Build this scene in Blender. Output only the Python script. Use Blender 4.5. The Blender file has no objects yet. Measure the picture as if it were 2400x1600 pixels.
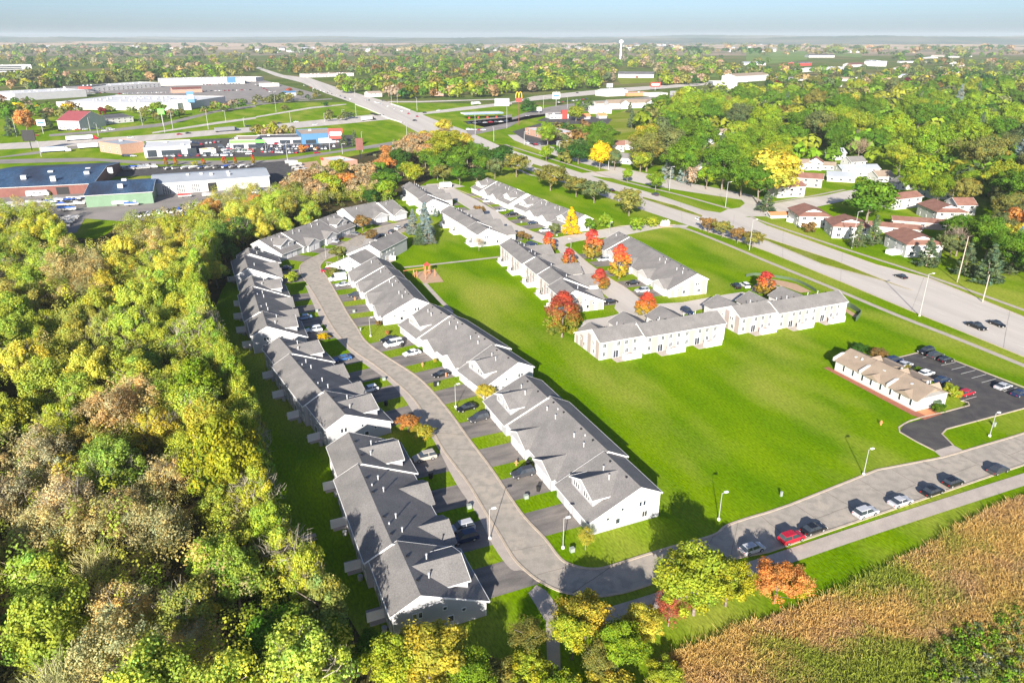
import bpy, math, random
import numpy as np
from mathutils import Vector
from mathutils.geometry import tessellate_polygon

sc = bpy.context.scene
COL = sc.collection
RND = random.Random(11)
NR = np.random.RandomState(5)

# ------------------------------------------------------------------ camera
CAM_H, F_PX, Y_HOR = 78.0, 1700.0, 88.0
TH = math.atan((800 - Y_HOR) / F_PX)
cam_d = bpy.data.cameras.new('camera')
cam = bpy.data.objects.new('camera', cam_d); COL.objects.link(cam)
cam.location = (0, 0, CAM_H); cam.rotation_euler = (math.pi / 2 - TH, 0, 0)
cam_d.sensor_width = 36; cam_d.lens = 36 * F_PX / 2400
cam_d.clip_start = 1; cam_d.clip_end = 60000
sc.camera = cam

# ------------------------------------------------------------------ light
SUN_EL, SHADOW_DIR = math.radians(21.0), math.radians(80.3)
S = Vector((-math.cos(SHADOW_DIR) * math.cos(SUN_EL), -math.sin(SHADOW_DIR) * math.cos(SUN_EL), math.sin(SUN_EL)))
sd = bpy.data.lights.new('sun', 'SUN'); sd.energy = 5.0; sd.angle = math.radians(0.5); sd.color = (1, .93, .82)
sun = bpy.data.objects.new('sun', sd); COL.objects.link(sun)
sun.rotation_euler = S.to_track_quat('Z', 'Y').to_euler(); sun.location = (0, 0, 200)
world = bpy.data.worlds.new('World'); sc.world = world; world.use_nodes = True
wn = world.node_tree.nodes; wl = world.node_tree.links
bg = wn['Background']; sky = wn.new('ShaderNodeTexSky'); sky.sky_type = 'NISHITA'
sky.sun_disc = False; sky.sun_elevation = SUN_EL; sky.sun_rotation = math.atan2(S.x, S.y)
sky.air_density = .65; sky.dust_density = 1.5; sky.ozone_density = 3.2; sky.altitude = 300
wl.new(sky.outputs[0], bg.inputs[0]); bg.inputs[1].default_value = 0.072
sc.view_settings.view_transform = 'Standard'; sc.view_settings.look = 'None'
sc.view_settings.gamma = 1; sc.view_settings.use_curve_mapping = False
sc.view_settings.exposure = 1.18
sc.cycles.max_bounces = 6; sc.cycles.diffuse_bounces = 3; sc.cycles.transmission_bounces = 3
sc.cycles.volume_bounces = 0; sc.cycles.caustics_reflective = False; sc.cycles.caustics_refractive = False

# ------------------------------------------------------------------ helpers
CT, ST = math.cos(TH), math.sin(TH)
def P(px, py, z=0.0):
    """point of the place seen at photograph pixel (px,py) on the level z"""
    u = (px - 1200) / F_PX; v = (py - 800) / F_PX
    dy = CT - v * ST; dz = -ST - v * CT
    t = (z - CAM_H) / dz
    return Vector((u * t, dy * t, z))
def Q(ox, oy, k, pts): return [(ox + x / k, oy + y / k) for x, y in pts]
def TA(pts): return Q(0, 0, 3.92, pts)
def TB(pts): return Q(600, 0, 3.92, pts)
def TC(pts): return Q(1200, 0, 3.92, pts)
def TD(pts): return Q(1800, 0, 3.92, pts)
def TE(pts): return Q(0, 400, 3.92, pts)
def TF(pts): return Q(600, 400, 3.92, pts)
def TG(pts): return Q(1200, 400, 3.92, pts)
def TH_(pts): return Q(1800, 400, 3.92, pts)
def TJ(pts): return Q(600, 800, 3.92, pts)
def TK(pts): return Q(1200, 800, 3.92, pts)
def TL(pts): return Q(1800, 800, 3.92, pts)
def TM(pts): return Q(600, 1200, 3.92, pts)
def TN(pts): return Q(1200, 1200, 3.92, pts)
def TO(pts): return Q(1800, 1200, 3.92, pts)
def height_at(base, ty):
    b = P(*base); v = (ty - 800) / F_PX
    return CAM_H - b.y * (v * CT + ST) / (CT - v * ST)

def tag(o, label=None, cat=None, group=None, kind=None):
    if label: o['label'] = label
    if cat: o['category'] = cat
    if group: o['group'] = group
    if kind: o['kind'] = kind
    return o
def link(name, data, parent=None, loc=(0, 0, 0), rz=0.0, scale=None):
    o = bpy.data.objects.new(name, data); COL.objects.link(o)
    o.location = loc
    if rz: o.rotation_euler = (0, 0, rz)
    if scale: o.scale = scale
    if parent: o.parent = parent
    return o
def empty(name, loc=(0, 0, 0), rz=0.0, label=None, cat=None, group=None):
    o = link(name, None, None, loc, rz); o.empty_display_size = .5
    return tag(o, label, cat, group)
def mesh_np(name, V, F, mat=None, n=4):
    """fast mesh from numpy arrays (all faces with n corners)"""
    V = np.asarray(V, np.float32); F = np.asarray(F, np.int32)
    me = bpy.data.meshes.new(name)
    me.vertices.add(len(V)); me.vertices.foreach_set('co', V.ravel())
    me.loops.add(F.size); me.loops.foreach_set('vertex_index', F.ravel())
    me.polygons.add(len(F)); me.polygons.foreach_set('loop_start', np.arange(0, F.size, n, dtype=np.int32))
    me.polygons.foreach_set('loop_total', np.full(len(F), n, np.int32))
    if mat: me.materials.append(mat)
    me.update(calc_edges=True)
    return me

class MB:
    def __init__(s): s.v = []; s.f = []; s.m = []
    def face(s, pts, m=0):
        i = len(s.v); s.v += [tuple(p) for p in pts]; s.f.append(tuple(range(i, i + len(pts)))); s.m.append(m); return s
    def box(s, x0, x1, y0, y1, z0, z1, m=0):
        i = len(s.v)
        s.v += [(x0, y0, z0), (x1, y0, z0), (x1, y1, z0), (x0, y1, z0), (x0, y0, z1), (x1, y0, z1), (x1, y1, z1), (x0, y1, z1)]
        for f in ((0, 3, 2, 1), (4, 5, 6, 7), (0, 1, 5, 4), (1, 2, 6, 5), (2, 3, 7, 6), (3, 0, 4, 7)):
            s.f.append(tuple(i + k for k in f)); s.m.append(m)
        return s
    def prism(s, prof, x0, x1, m=0, axis='x'):
        """profile of (y,z) extruded along x (or (x,z) along y)"""
        n = len(prof); i = len(s.v)
        for x in (x0, x1):
            for a, b in prof: s.v.append((x, a, b) if axis == 'x' else (a, x, b))
        s.f.append(tuple(i + k for k in range(n))); s.m.append(m)
        s.f.append(tuple(i + n + k for k in reversed(range(n)))); s.m.append(m)
        for k in range(n):
            l = (k + 1) % n
            s.f.append((i + k, i + n + k, i + n + l, i + l)); s.m.append(m)
        return s
    def tube(s, p0, p1, r0, r1=None, n=8, m=0):
        p0 = Vector(p0); p1 = Vector(p1); r1 = r0 if r1 is None else r1
        d = (p1 - p0).normalized(); a = d.orthogonal().normalized(); b = d.cross(a); i = len(s.v)
        for p, r in ((p0, r0), (p1, r1)):
            for k in range(n):
                t = 2 * math.pi * k / n; s.v.append(tuple(p + a * (r * math.cos(t)) + b * (r * math.sin(t))))
        for k in range(n):
            l = (k + 1) % n; s.f.append((i + k, i + l, i + n + l, i + n + k)); s.m.append(m)
        s.f.append(tuple(i + k for k in reversed(range(n)))); s.m.append(m)
        s.f.append(tuple(i + n + k for k in range(n))); s.m.append(m)
        return s
    def mesh(s, name, *mats):
        me = bpy.data.meshes.new(name); me.from_pydata(s.v, [], s.f)
        for m in mats: me.materials.append(m)
        if len(mats) > 1: me.polygons.foreach_set('material_index', s.m)
        me.update(); return me
    def build(s, name, mat, parent=None, loc=(0, 0, 0), rz=0.0):
        mats = mat if isinstance(mat, (list, tuple)) else (mat,)
        return link(name, s.mesh(name, *mats), parent, loc, rz)

# ------------------------------------------------------------------ materials
def mat(name, c1, c2=None, scale=1.0, detail=3.0, rough=.85, fine=0.0, fscale=20.0, bump=0.0, bscale=8.0, metal=0.0, spec=.3,
        c3=None, scale3=.1, objcol=False, stretch=None, emit=None, lo=.35, hi=.65, lo3=.45, hi3=.62):
    m = bpy.data.materials.new(name); m.use_nodes = True
    n = m.node_tree.nodes; l = m.node_tree.links; b = n['Principled BSDF']
    b.inputs['Roughness'].default_value = rough; b.inputs['Metallic'].default_value = metal
    b.inputs['Specular IOR Level'].default_value = spec
    geo = n.new('ShaderNodeNewGeometry'); pos = geo.outputs['Position']
    if stretch:
        mp = n.new('ShaderNodeMapping'); mp.vector_type = 'TEXTURE'; l.new(pos, mp.inputs[0])
        mp.inputs['Rotation'].default_value = (0, 0, stretch[0]); mp.inputs['Scale'].default_value = tuple(1 / q for q in stretch[1]); pos = mp.outputs[0]
    def noise(sc_, det=3.0, p=None):
        t = n.new('ShaderNodeTexNoise'); t.inputs['Scale'].default_value = sc_; t.inputs['Detail'].default_value = det
        l.new(p or pos, t.inputs['Vector']); return t.outputs['Fac']
    def ramp(f, a, z):
        r = n.new('ShaderNodeMapRange'); r.inputs['From Min'].default_value = a; r.inputs['From Max'].default_value = z
        l.new(f, r.inputs['Value']); return r.outputs[0]
    def mix(f, a, z, mode='MIX'):
        x = n.new('ShaderNodeMix'); x.data_type = 'RGBA'; x.blend_type = mode
        if isinstance(f, float): x.inputs[0].default_value = f
        else: l.new(f, x.inputs[0])
        for k, v in ((6, a), (7, z)):
            if isinstance(v, tuple): x.inputs[k].default_value = (*v, 1)
            else: l.new(v, x.inputs[k])
        return x.outputs[2]
    if objcol:
        oi = n.new('ShaderNodeObjectInfo'); c = oi.outputs['Color']
        if c2: c = mix(ramp(noise(scale, detail), lo, hi), c, mix(1.0, c, c2, 'MULTIPLY'))
    else:
        c = mix(ramp(noise(scale, detail), lo, hi), c1, c2) if c2 else None
    if c3: c = mix(ramp(noise(scale3, 4), lo3, hi3), c if c is not None else c1, c3)
    if fine:
        f = ramp(noise(fscale, 5), .25, .75)
        g = n.new('ShaderNodeMapRange'); g.inputs['To Min'].default_value = 1 - fine; g.inputs['To Max'].default_value = 1 + fine
        l.new(f, g.inputs['Value'])
        vm = n.new('ShaderNodeVectorMath'); vm.operation = 'SCALE'; l.new(g.outputs[0], vm.inputs['Scale'])
        if c is None: vm.inputs[0].default_value = c1
        else: l.new(c, vm.inputs[0])
        c = vm.outputs[0]
    if c is None: b.inputs['Base Color'].default_value = (*c1, 1)
    else: l.new(c, b.inputs['Base Color'])
    if bump:
        bp = n.new('ShaderNodeBump'); bp.inputs['Strength'].default_value = bump; bp.inputs['Distance'].default_value = .1
        l.new(noise(bscale, 5), bp.inputs['Height']); l.new(bp.outputs[0], b.inputs['Normal'])
    if emit: b.inputs['Emission Color'].default_value = (*emit, 1); b.inputs['Emission Strength'].default_value = 1
    return m
M = {}
def grass_mat(name, a, b_, dry, strdir=113):
    return mat(name, a, b_, scale=.11, detail=8, rough=.95, fine=.38, fscale=2.6, bump=.5, bscale=3.0, spec=0, c3=dry, scale3=.045,
               stretch=(math.radians(strdir), (.4, 1, 1)), lo3=.47, hi3=.68)
M['lawn'] = grass_mat('lawn', (.10, .205, .001), (.165, .27, .002), (.27, .31, .04))
M['lawn2'] = grass_mat('lawn_dry', (.14, .20, .006), (.20, .25, .02), (.30, .29, .09), 24)
M['country'] = mat('country_ground', (.15, .155, .07), (.26, .20, .13), scale=.004, detail=6, rough=1, fine=.2, fscale=.05, c3=(.36, .26, .18), scale3=.0011, spec=.05)
M['meadow'] = mat('meadow_ground', (.07, .12, .02), (.13, .16, .035), scale=.012, detail=6, rough=1, fine=.3, fscale=.3, c3=(.22, .17, .09), scale3=.004, spec=0, lo3=.5, hi3=.7)
M['farm'] = mat('farm_soil', (.46, .33, .24), (.54, .40, .28), scale=.003, detail=5, rough=1, fine=.15, fscale=.02, spec=.05)
M['farmgreen'] = mat('farm_green', (.12, .2, .03), (.16, .24, .05), scale=.004, rough=1, spec=.05)
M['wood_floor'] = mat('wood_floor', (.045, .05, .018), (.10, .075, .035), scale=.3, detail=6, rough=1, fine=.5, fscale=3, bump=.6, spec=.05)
M['prairie_soil'] = mat('prairie_soil', (.34, .22, .09), (.22, .22, .06), scale=.12, detail=6, rough=1, fine=.4, fscale=3, bump=.6, spec=.05)
M['concrete_road'] = mat('worn_concrete_road', (.43, .375, .315), (.37, .33, .285), scale=.15, detail=7, rough=.9, fine=.12, fscale=6, bump=.1, c3=(.32, .29, .25), scale3=.6)
M['light_road'] = mat('pale_concrete_road', (.58, .53, .48), (.48, .44, .40), scale=.08, detail=6, rough=.9, fine=.08, fscale=3, stretch=(math.radians(109), (.06, 1.8, 1)))
M['asphalt'] = mat('dark_asphalt', (.055, .052, .056), (.09, .085, .08), scale=.35, detail=6, rough=.9, fine=.25, fscale=9, bump=.1)
M['drive'] = mat('driveway_asphalt', (.25, .22, .20), (.15, .138, .13), c3=(.085, .08, .078), scale3=.28, lo3=.56, hi3=.75, scale=.5, detail=7, rough=.92, fine=.2, fscale=10, bump=.1, stretch=(math.radians(23), (.3, 1, 1)))
M['grey_lot'] = mat('grey_lot', (.30, .27, .25), (.22, .2, .19), scale=.06, detail=6, rough=.9, fine=.12, fscale=3)
M['kerb'] = mat('kerb_concrete', (.50, .42, .33), (.42, .35, .28), scale=.8, rough=.9, fine=.15, fscale=6)
M['walk'] = mat('path_concrete', (.47, .41, .36), (.40, .35, .31), scale=.5, rough=.9, fine=.12, fscale=5)
M['joint'] = mat('dark_joint', (.11, .09, .075), (.17, .14, .12), scale=1.5)
M['paint'] = mat('road_paint', (.75, .74, .7), (.6, .6, .56), scale=2)
M['mulch'] = mat('red_mulch', (.38, .15, .09), (.30, .11, .07), scale=2, fine=.3, fscale=8)
M['sand'] = mat('tan_sand', (.52, .34, .22), (.44, .3, .2), scale=1, fine=.2)
M['shingle'] = mat('grey_shingles', (.235, .222, .215), (.195, .186, .182), scale=.35, detail=6, rough=.95, fine=.28, fscale=5, bump=.25, bscale=7, spec=.12, c3=(.17, .163, .16), scale3=.16, lo3=.5, hi3=.75)
M['shingle_tan'] = mat('tan_shingles', (.33, .26, .20), (.28, .22, .17), scale=.4, rough=.95, fine=.15, fscale=6, spec=.12)
M['shingle_brown'] = mat('brown_shingles', (.22, .11, .085), (.28, .15, .115), scale=.4, detail=6, rough=.95, fine=.18, fscale=5, spec=.12)
M['siding'] = mat('pale_siding', (.43, .43, .45), (.395, .395, .42), scale=.3, rough=.7, fine=.05, fscale=4)
M['siding_white'] = mat('white_siding', (.57, .56, .555), (.52, .515, .51), scale=.3, rough=.7, fine=.04, fscale=4)
M['siding_beige'] = mat('beige_siding', (.40, .33, .31), (.36, .30, .28), scale=.3, rough=.75, fine=.04, fscale=4)
M['trim'] = mat('white_trim', (.82, .81, .8), rough=.5)
M['door'] = mat('garage_door_white', (.74, .73, .73), (.69, .69, .7), scale=.6, rough=.5)
M['glass'] = mat('window_glass', (.035, .045, .06), rough=.08, spec=.8)
M['pipe'] = mat('galvanised_pipe', (.72, .73, .75), rough=.4, metal=.3)
M['black'] = mat('black_plastic', (.02, .02, .022), rough=.6)
M['darkroof'] = mat('blue_black_roofing', (.03, .075, .15), (.055, .11, .20), scale=.25, detail=7, rough=.6, fine=.5, fscale=1.6, c3=(.03, .04, .07), scale3=.05, stretch=(math.radians(20), (1, .25, 1)))  # blue-black roofing, its blue raised to paint in the sheen
M['metalroof'] = mat('pale_metal_roof', (.40, .43, .47), (.34, .37, .41), scale=.1, rough=.5, fine=.08)
M['whiteroof'] = mat('white_flat_roof', (.68, .68, .69), (.55, .56, .58), scale=.05, detail=6, rough=.8)
M['tanroof'] = mat('tan_flat_roof', (.42, .33, .27), (.36, .29, .25), scale=.1, rough=.9)
M['darkflat'] = mat('dark_flat_roof', (.09, .09, .1), (.13, .13, .14), scale=.1, rough=.9)
M['greenwall'] = mat('sage_green_metal', (.17, .27, .18), (.15, .24, .16), scale=.4, rough=.6)
M['maroon'] = mat('maroon_metal', (.19, .075, .06), (.16, .06, .05), scale=.5, rough=.6)
M['brick'] = mat('coral_brick', (.46, .28, .21), (.40, .24, .18), scale=1, rough=.9, fine=.1)
M['blue'] = mat('blue_panel', (.08, .2, .36), rough=.5)
M['lime'] = mat('lime_panel', (.16, .72, .09), rough=.5)
M['red'] = mat('red_panel', (.45, .06, .05), rough=.5)
M['yellow'] = mat('yellow_panel', (.8, .5, .03), rough=.5)
M['orange'] = mat('orange_paint', (.62, .24, .11), rough=.5)
M['redroof'] = mat('crimson_roof', (.28, .07, .08), (.24, .06, .07), scale=.4, rough=.7)
M['greenfence'] = mat('green_fence', (.09, .13, .08), rough=.9, spec=.1)
M['galv'] = mat('grey_metal_post', (.42, .42, .42), rough=.5, metal=.2)
M['woodpost'] = mat('weathered_wood_pole', (.5, .41, .34), (.4, .33, .28), scale=2, rough=.9)
M['bark'] = mat('bark', (.16, .12, .09), (.28, .24, .2), scale=3, rough=.95)
M['stone'] = mat('pale_stone', (.5, .47, .42), (.35, .33, .3), scale=1.5, rough=.9)
M['carpaint'] = mat('car_paint', (.5, .5, .5), objcol=True, rough=.25, spec=.6)
M['tyre'] = mat('tyre_rubber', (.02, .02, .02), rough=.8)
M['rim'] = mat('alloy_rim', (.6, .6, .62), rough=.3, metal=.6)
M['headlamp'] = mat('headlamp_glass', (.7, .7, .72), rough=.1, spec=.8)
M['taillamp'] = mat('taillamp_red', (.55, .01, .01), rough=.2)
M['cloth'] = mat('boat_cover', (.5, .5, .5), objcol=True, c2=(.8, .8, .8), scale=1.2, rough=.8)

def leaf_mat(name, use_tint):
    m = bpy.data.materials.new(name); m.use_nodes = True
    n = m.node_tree.nodes; l = m.node_tree.links; n.remove(n['Principled BSDF']); out = n['Material Output']
    if use_tint:
        a = n.new('ShaderNodeAttribute'); a.attribute_name = 'tint'; col = a.outputs['Color']
    else:
        oi = n.new('ShaderNodeObjectInfo'); a = n.new('ShaderNodeAttribute'); a.attribute_name = 'vary'
        x = n.new('ShaderNodeMix'); x.data_type = 'RGBA'; x.blend_type = 'MULTIPLY'; x.inputs[0].default_value = 1
        l.new(oi.outputs['Color'], x.inputs[6]); l.new(a.outputs['Color'], x.inputs[7]); col = x.outputs[2]
    d = n.new('ShaderNodeBsdfDiffuse'); t = n.new('ShaderNodeBsdfTranslucent'); ms = n.new('ShaderNodeMixShader')
    ms.inputs[0].default_value = .42
    l.new(col, d.inputs[0]); l.new(col, t.inputs[0]); l.new(d.outputs[0], ms.inputs[1]); l.new(t.outputs[0], ms.inputs[2])
    l.new(ms.outputs[0], out.inputs['Surface'])
    return m
M['leaf'] = leaf_mat('leaves', False); M['tintleaf'] = leaf_mat('mixed_leaves', True)

# ------------------------------------------------------------------ ground and paving
LAYER = [0]
def lift_z(name, z):     # every sheet gets a level of its own so that no two lie in one plane
    if name == 'driveway': return z
    LAYER[0] += 1; return z + LAYER[0] * .0006
def poly(name, pts, z, m, kind='structure', world_pts=False, parent=None, label=None, thick=0):
    z = lift_z(name, z) if name not in ('lawn', 'meadow') else z
    W = [Vector((p[0], p[1], z)) for p in pts] if world_pts else [Vector((*P(*p, z).xy, z)) for p in pts]
    tr = tessellate_polygon([W])
    mb = MB(); mb.v = [tuple(v) for v in W]
    for t in tr: mb.f.append(tuple(t)); mb.m.append(0)
    o = mb.build(name, m, parent)
    if kind: o['kind'] = kind
    if label: o['label'] = label
    return o
def smooth(pts, n=6):
    out = []; L = len(pts)
    for i in range(L - 1):
        p0, p1, p2, p3 = pts[max(i - 1, 0)], pts[i], pts[i + 1], pts[min(i + 2, L - 1)]
        for k in range(n):
            t = k / n
            out.append(tuple(.5 * ((2 * b) + (-a + c) * t + (2 * a - 5 * b + 4 * c - d) * t * t + (-a + 3 * b - 3 * c + d) * t ** 3)
                             for a, b, c, d in zip(p0, p1, p2, p3)))
    out.append(tuple(pts[-1])); return out
def wpts(px): return [tuple(P(*p).xy) for p in px]
def kerb(name, pw, w=.42, h=.13, m='kerb', z0=0.0):
    """raised strip along world polyline"""
    mb = MB(); n = len(pw); L = []; Rr = []
    for i, p in enumerate(pw):
        a = Vector(pw[max(i - 1, 0)]); b = Vector(pw[min(i + 1, n - 1)]); d = (b - a)
        if d.length < 1e-6: d = Vector((1, 0))
        d.normalize(); q = Vector((-d.y, d.x)) * (w / 2)
        L.append((p[0] + q.x, p[1] + q.y)); Rr.append((p[0] - q.x, p[1] - q.y))
    for i in range(n - 1):
        a, b, c, d = L[i], L[i + 1], Rr[i + 1], Rr[i]
        mb.face([(*a, h), (*d, h), (*c, h), (*b, h)])
        mb.face([(*a, z0), (*a, h), (*b, h), (*b, z0)]); mb.face([(*d, z0), (*c, z0), (*c, h), (*d, h)])
    o = mb.build(name, M[m]); o['kind'] = 'structure'; return o
def strip(name, pw, w, z, m):
    z = lift_z(name, z) + .004
    mb = MB(); n = len(pw); L = []; Rr = []
    for i, p in enumerate(pw):
        a = Vector(pw[max(i - 1, 0)]); b = Vector(pw[min(i + 1, n - 1)]); d = (b - a).normalized(); q = Vector((-d.y, d.x)) * (w / 2)
        L.append((p[0] + q.x, p[1] + q.y)); Rr.append((p[0] - q.x, p[1] - q.y))
    for i in range(n - 1): mb.face([(*L[i], z), (*Rr[i], z), (*Rr[i + 1], z), (*L[i + 1], z)])
    o = mb.build(name, M[m]); o['kind'] = 'structure'; return o

g = MB().face([(-26000, -600, -.02), (26000, -600, -.02), (26000, 26000, -.02), (-26000, 26000, -.02)]).build('ground', M['country']); g['kind'] = 'structure'
poly('lawn', [(-700, 20), (500, 20), (620, 600), (300, 900), (-200, 1000), (-750, 900)], 0.0, M['lawn'], world_pts=True)
poly('meadow', [(-2600, 300), (2600, 300), (4200, 3600), (-4200, 3600)], -.01, M['meadow'], world_pts=True)
# verge left of the far right grass corner and prairie field
PRA = smooth([(2470, 1140), (2400, 1162)] + TO([(2000, 0), (1700, 190), (1100, 500), (700, 720), (350, 860), (0, 980)]) + TN([(2000, 1110), (1800, 1220), (1540, 1300), (1350, 1400)]) + [(1500, 1640)], 4)
poly('prairie', PRA + [(1500, 1900), (3000, 1900), (3000, 1140)], .02, M['prairie_soil'])
WOODPX = [(0, 520), (130, 555), (230, 560), (330, 500), (470, 470), (560, 445), (660, 440), (700, 470), (760, 470), (905, 470), (930, 500), (880, 500), (760, 525), (640, 580), (560, 615), (520, 680), (490, 760), (540, 850), (600, 980), (640, 1080), (600, 1190), (700, 1290), (790, 1400), (850, 1500), (960, 1540), (1260, 1560), (1330, 1700), (-400, 1700), (-900, 900), (-500, 540)]
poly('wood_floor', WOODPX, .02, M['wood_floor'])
poly('backyard_painted_shade', [(905, 470), (960, 450), (1010, 420), (1230, 380), (1190, 340), (960, 330), (900, 350), (760, 380)], .02, M['wood_floor'])  # grass given the dark wood-floor colour, so its shade is painted in

# ---- curved residential street
SL = [(1800, 1293), (1707.7, 1312), (1640, 1336), (1570, 1353), (1493, 1379), (1442, 1392), (1394, 1398), (1353, 1394), (1307, 1383), (1262, 1360), (1228, 1333), (1200, 1302), (1171, 1253), (1138, 1200), (1100, 1136), (1066, 1090), (1033.7, 1045), (998, 978.6), (967.3, 932.7), (925, 893), (878, 855), (829.6, 822), (800, 793), (773.5, 757), (743, 701), (722.4, 668), (706, 644), (702, 630), (710, 617), (742.9, 599), (794, 576), (845, 550.5), (880.6, 535), (957, 517)]
SR = [(1800, 1200), (1740, 1218), (1700, 1233.2), (1672, 1253.6), (1582.7, 1279), (1506, 1302), (1429.6, 1326.3), (1393.9, 1332.7), (1353, 1327.6), (1314.8, 1309.7), (1276.5, 1261.2), (1220.4, 1200), (1153.6, 1101), (1100, 1029.6), (1043.9, 953), (982.7, 886.7), (906, 835.7), (857.7, 800), (835, 765), (814.3, 734.2), (788.8, 688.3), (763.3, 644.9), (751, 629.6), (753, 619.4), (768.4, 606.6), (817, 590), (860, 571), (905, 556), (975, 535)]
WL = smooth(wpts(SL)); WR = smooth(wpts(SR))
D24 = math.radians(24.0); U24 = Vector((math.cos(D24), math.sin(D24))); N24 = Vector((-U24.y, U24.x))
roadL = [(WL[0][0] + U24.x * 130, WL[0][1] + U24.y * 130)] + WL
roadR = [tuple(P(2369, 1024.5).xy + U24 * 60), tuple(P(2369, 1024.5).xy), tuple(P(2208, 1071.7).xy), tuple(P(2055, 1101).xy), tuple(P(1851, 1182.7).xy)] + WR
poly('street', roadL + list(reversed(roadR)), .03, M['concrete_road'], world_pts=True)
kerb('kerb', roadL); kerb('kerb', roadR)
# pavement on the left of the street
PVO = [(1258.7, 1363), (1225.5, 1337), (1197, 1333), (1156, 1279), (1117.9, 1205), (1066.8, 1129), (1018, 1034.7), (982.7, 988.8), (944, 930), (906, 890), (837, 840), (790, 795), (763.3, 767.3), (737.8, 721.4), (716, 670)]
PVI = [(1262, 1360), (1228, 1333), (1200, 1302), (1171, 1253), (1138, 1200), (1100, 1136), (1033.7, 1045), (998, 978.6), (967.3, 932.7), (925, 893), (878, 855), (829.6, 822), (773.5, 757), (743, 701), (722.4, 668)]
poly('pavement', smooth(wpts(PVO), 4) + list(reversed(smooth(wpts(PVI), 4))), .05, M['walk'], world_pts=True)
poly('path', TN([(225, 665), (310, 715), (420, 860), (435, 1000), (450, 1568), (330, 1568), (310, 1000), (150, 740)]), .05, M['walk'])
FP = [P(2500, 1090).xy, P(2400, 1123).xy, P(2055, 1234).xy, P(1870, 1296).xy, P(1700, 1352).xy, P(1545, 1405).xy, P(1400, 1450).xy, P(1310, 1480).xy]
strip('path', smooth([tuple(p) for p in FP], 3), 2.9, .06, 'walk')
mb = MB()   # transverse joints of the street
def joint(a, b, w=.07, z=.05):
    a = Vector(a); b = Vector(b); d = (b - a).normalized(); q = Vector((-d.y, d.x)) * w / 2
    k = 6; pts = [a.lerp(b, i / k) + q * (RND.uniform(-3, 3) if 0 < i < k else 0) for i in range(k + 1)]
    for i in range(k): mb.face([(*(pts[i] + q), z), (*(pts[i] - q), z), (*(pts[i + 1] - q), z), (*(pts[i + 1] + q), z)])
def resample(pw, s0, n):
    L = [0]
    for i in range(1, len(pw)): L.append(L[-1] + (Vector(pw[i]) - Vector(pw[i - 1])).length)
    out = []
    for k in range(n + 1):
        t = L[-1] * k / n; i = max(j for j in range(len(L)) if L[j] <= t + 1e-9); i = min(i, len(pw) - 2)
        out.append(Vector(pw[i]).lerp(Vector(pw[i + 1]), (t - L[i]) / max(L[i + 1] - L[i], 1e-6)))
    return out
ra, rb = resample(WL, 0, 44), resample(WR, 0, 44)
for i in range(1, 44):
    if i % 2 or RND.random() < .5: joint(ra[i], rb[i], .09 if RND.random() < .3 else .05)
c0 = P(1800, 1246).xy
for i in range(0, 12):
    a = c0 + U24 * (i * 8.5 + 2) - N24 * 4.6; joint(a, a + N24 * 10 + U24 * RND.uniform(-1, 1), .08, .05)
    if i % 2: joint(a + N24 * 4, a + N24 * 4.3 + U24 * 8, .06, .052)
mb.build('street_joints', M['joint'])['kind'] = 'structure'

# ---- the divided main road (far right to the overpass)
MNE = [(2480, 870), (2400, 836), (2310, 799), (2131.6, 727), (1978.6, 663), (1800, 590), (1740, 568), (1640, 537), (1519, 497), (1400, 455), (1290, 418), (1180, 378), (1092, 336), (1000, 322), (913.8, 275.5), (837, 245), (763, 219), (707, 194), (646, 178.6), (600, 160)]
MFE = [(2480, 779), (2400, 743), (2182.7, 654), (2055, 621), (1800, 530), (1760, 510), (1650, 493), (1560, 463), (1500, 445), (1420, 424), (1290, 382), (1180, 346), (1092, 306), (1018, 280.6), (962, 257.6), (906, 238.5), (829.6, 217), (778.6, 201.5), (727.6, 183.7), (663.8, 176), (605, 157)]
wm1, wm2 = wpts(MNE), wpts(MFE)
poly('main_road', wm1 + list(reversed(wm2)), .04, M['light_road'], world_pts=True)
kerb('kerb', wpts(MNE[:8])); kerb('kerb', wpts(MFE[:5]))
MED = [(2139, 681), (2080, 660), (1953, 609), (1800, 559.4), (1760, 547)] ; MED2 = [(1760, 553), (1800, 566), (1927.6, 619.4), (2070, 658)]
poly('median', MED + MED2, .10, M['lawn2']); kerb('kerb', wpts(MED), .3, .17); kerb('kerb', wpts(MED2), .3, .17)
MEDb = TG([(1200, 240), (1500, 320), (1750, 412), (1740, 428), (1480, 350), (1200, 258)])
poly('median', MEDb, .10, M['lawn2']); kerb('kerb', wpts(MEDb + MEDb[:1]), .25, .15)
poly('median', [(1250, 384), (1400, 432), (1470, 456), (1468, 462), (1390, 440), (1245, 390)], .10, M['lawn2'])
# verge + pavements of the main road
strip('path', smooth(wpts([(2480, 890), (2400, 857), (2254, 798), (2100, 738), (1943, 672), (1800, 614), (1700, 572), (1610, 537), (1562, 528)]), 3), 2.0, .06, 'walk')
strip('path', smooth(wpts([(2480, 755), (2400, 727), (2170, 645), (1990, 587), (1800, 524), (1760, 508)]), 3), 1.8, .06, 'walk')
strip('path', smooth(wpts(TG([(2000, 352), (1600, 240), (1340, 176), (1100, 118), (900, 60)]) + TC([(0, 1350), (-60, 1330)])), 3), 2.2, .06, 'walk')
strip('path', smooth(wpts([(1330, 420), (1250, 412), (1225, 402), (1180, 385)]), 3), 2.2, .06, 'walk')
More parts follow.
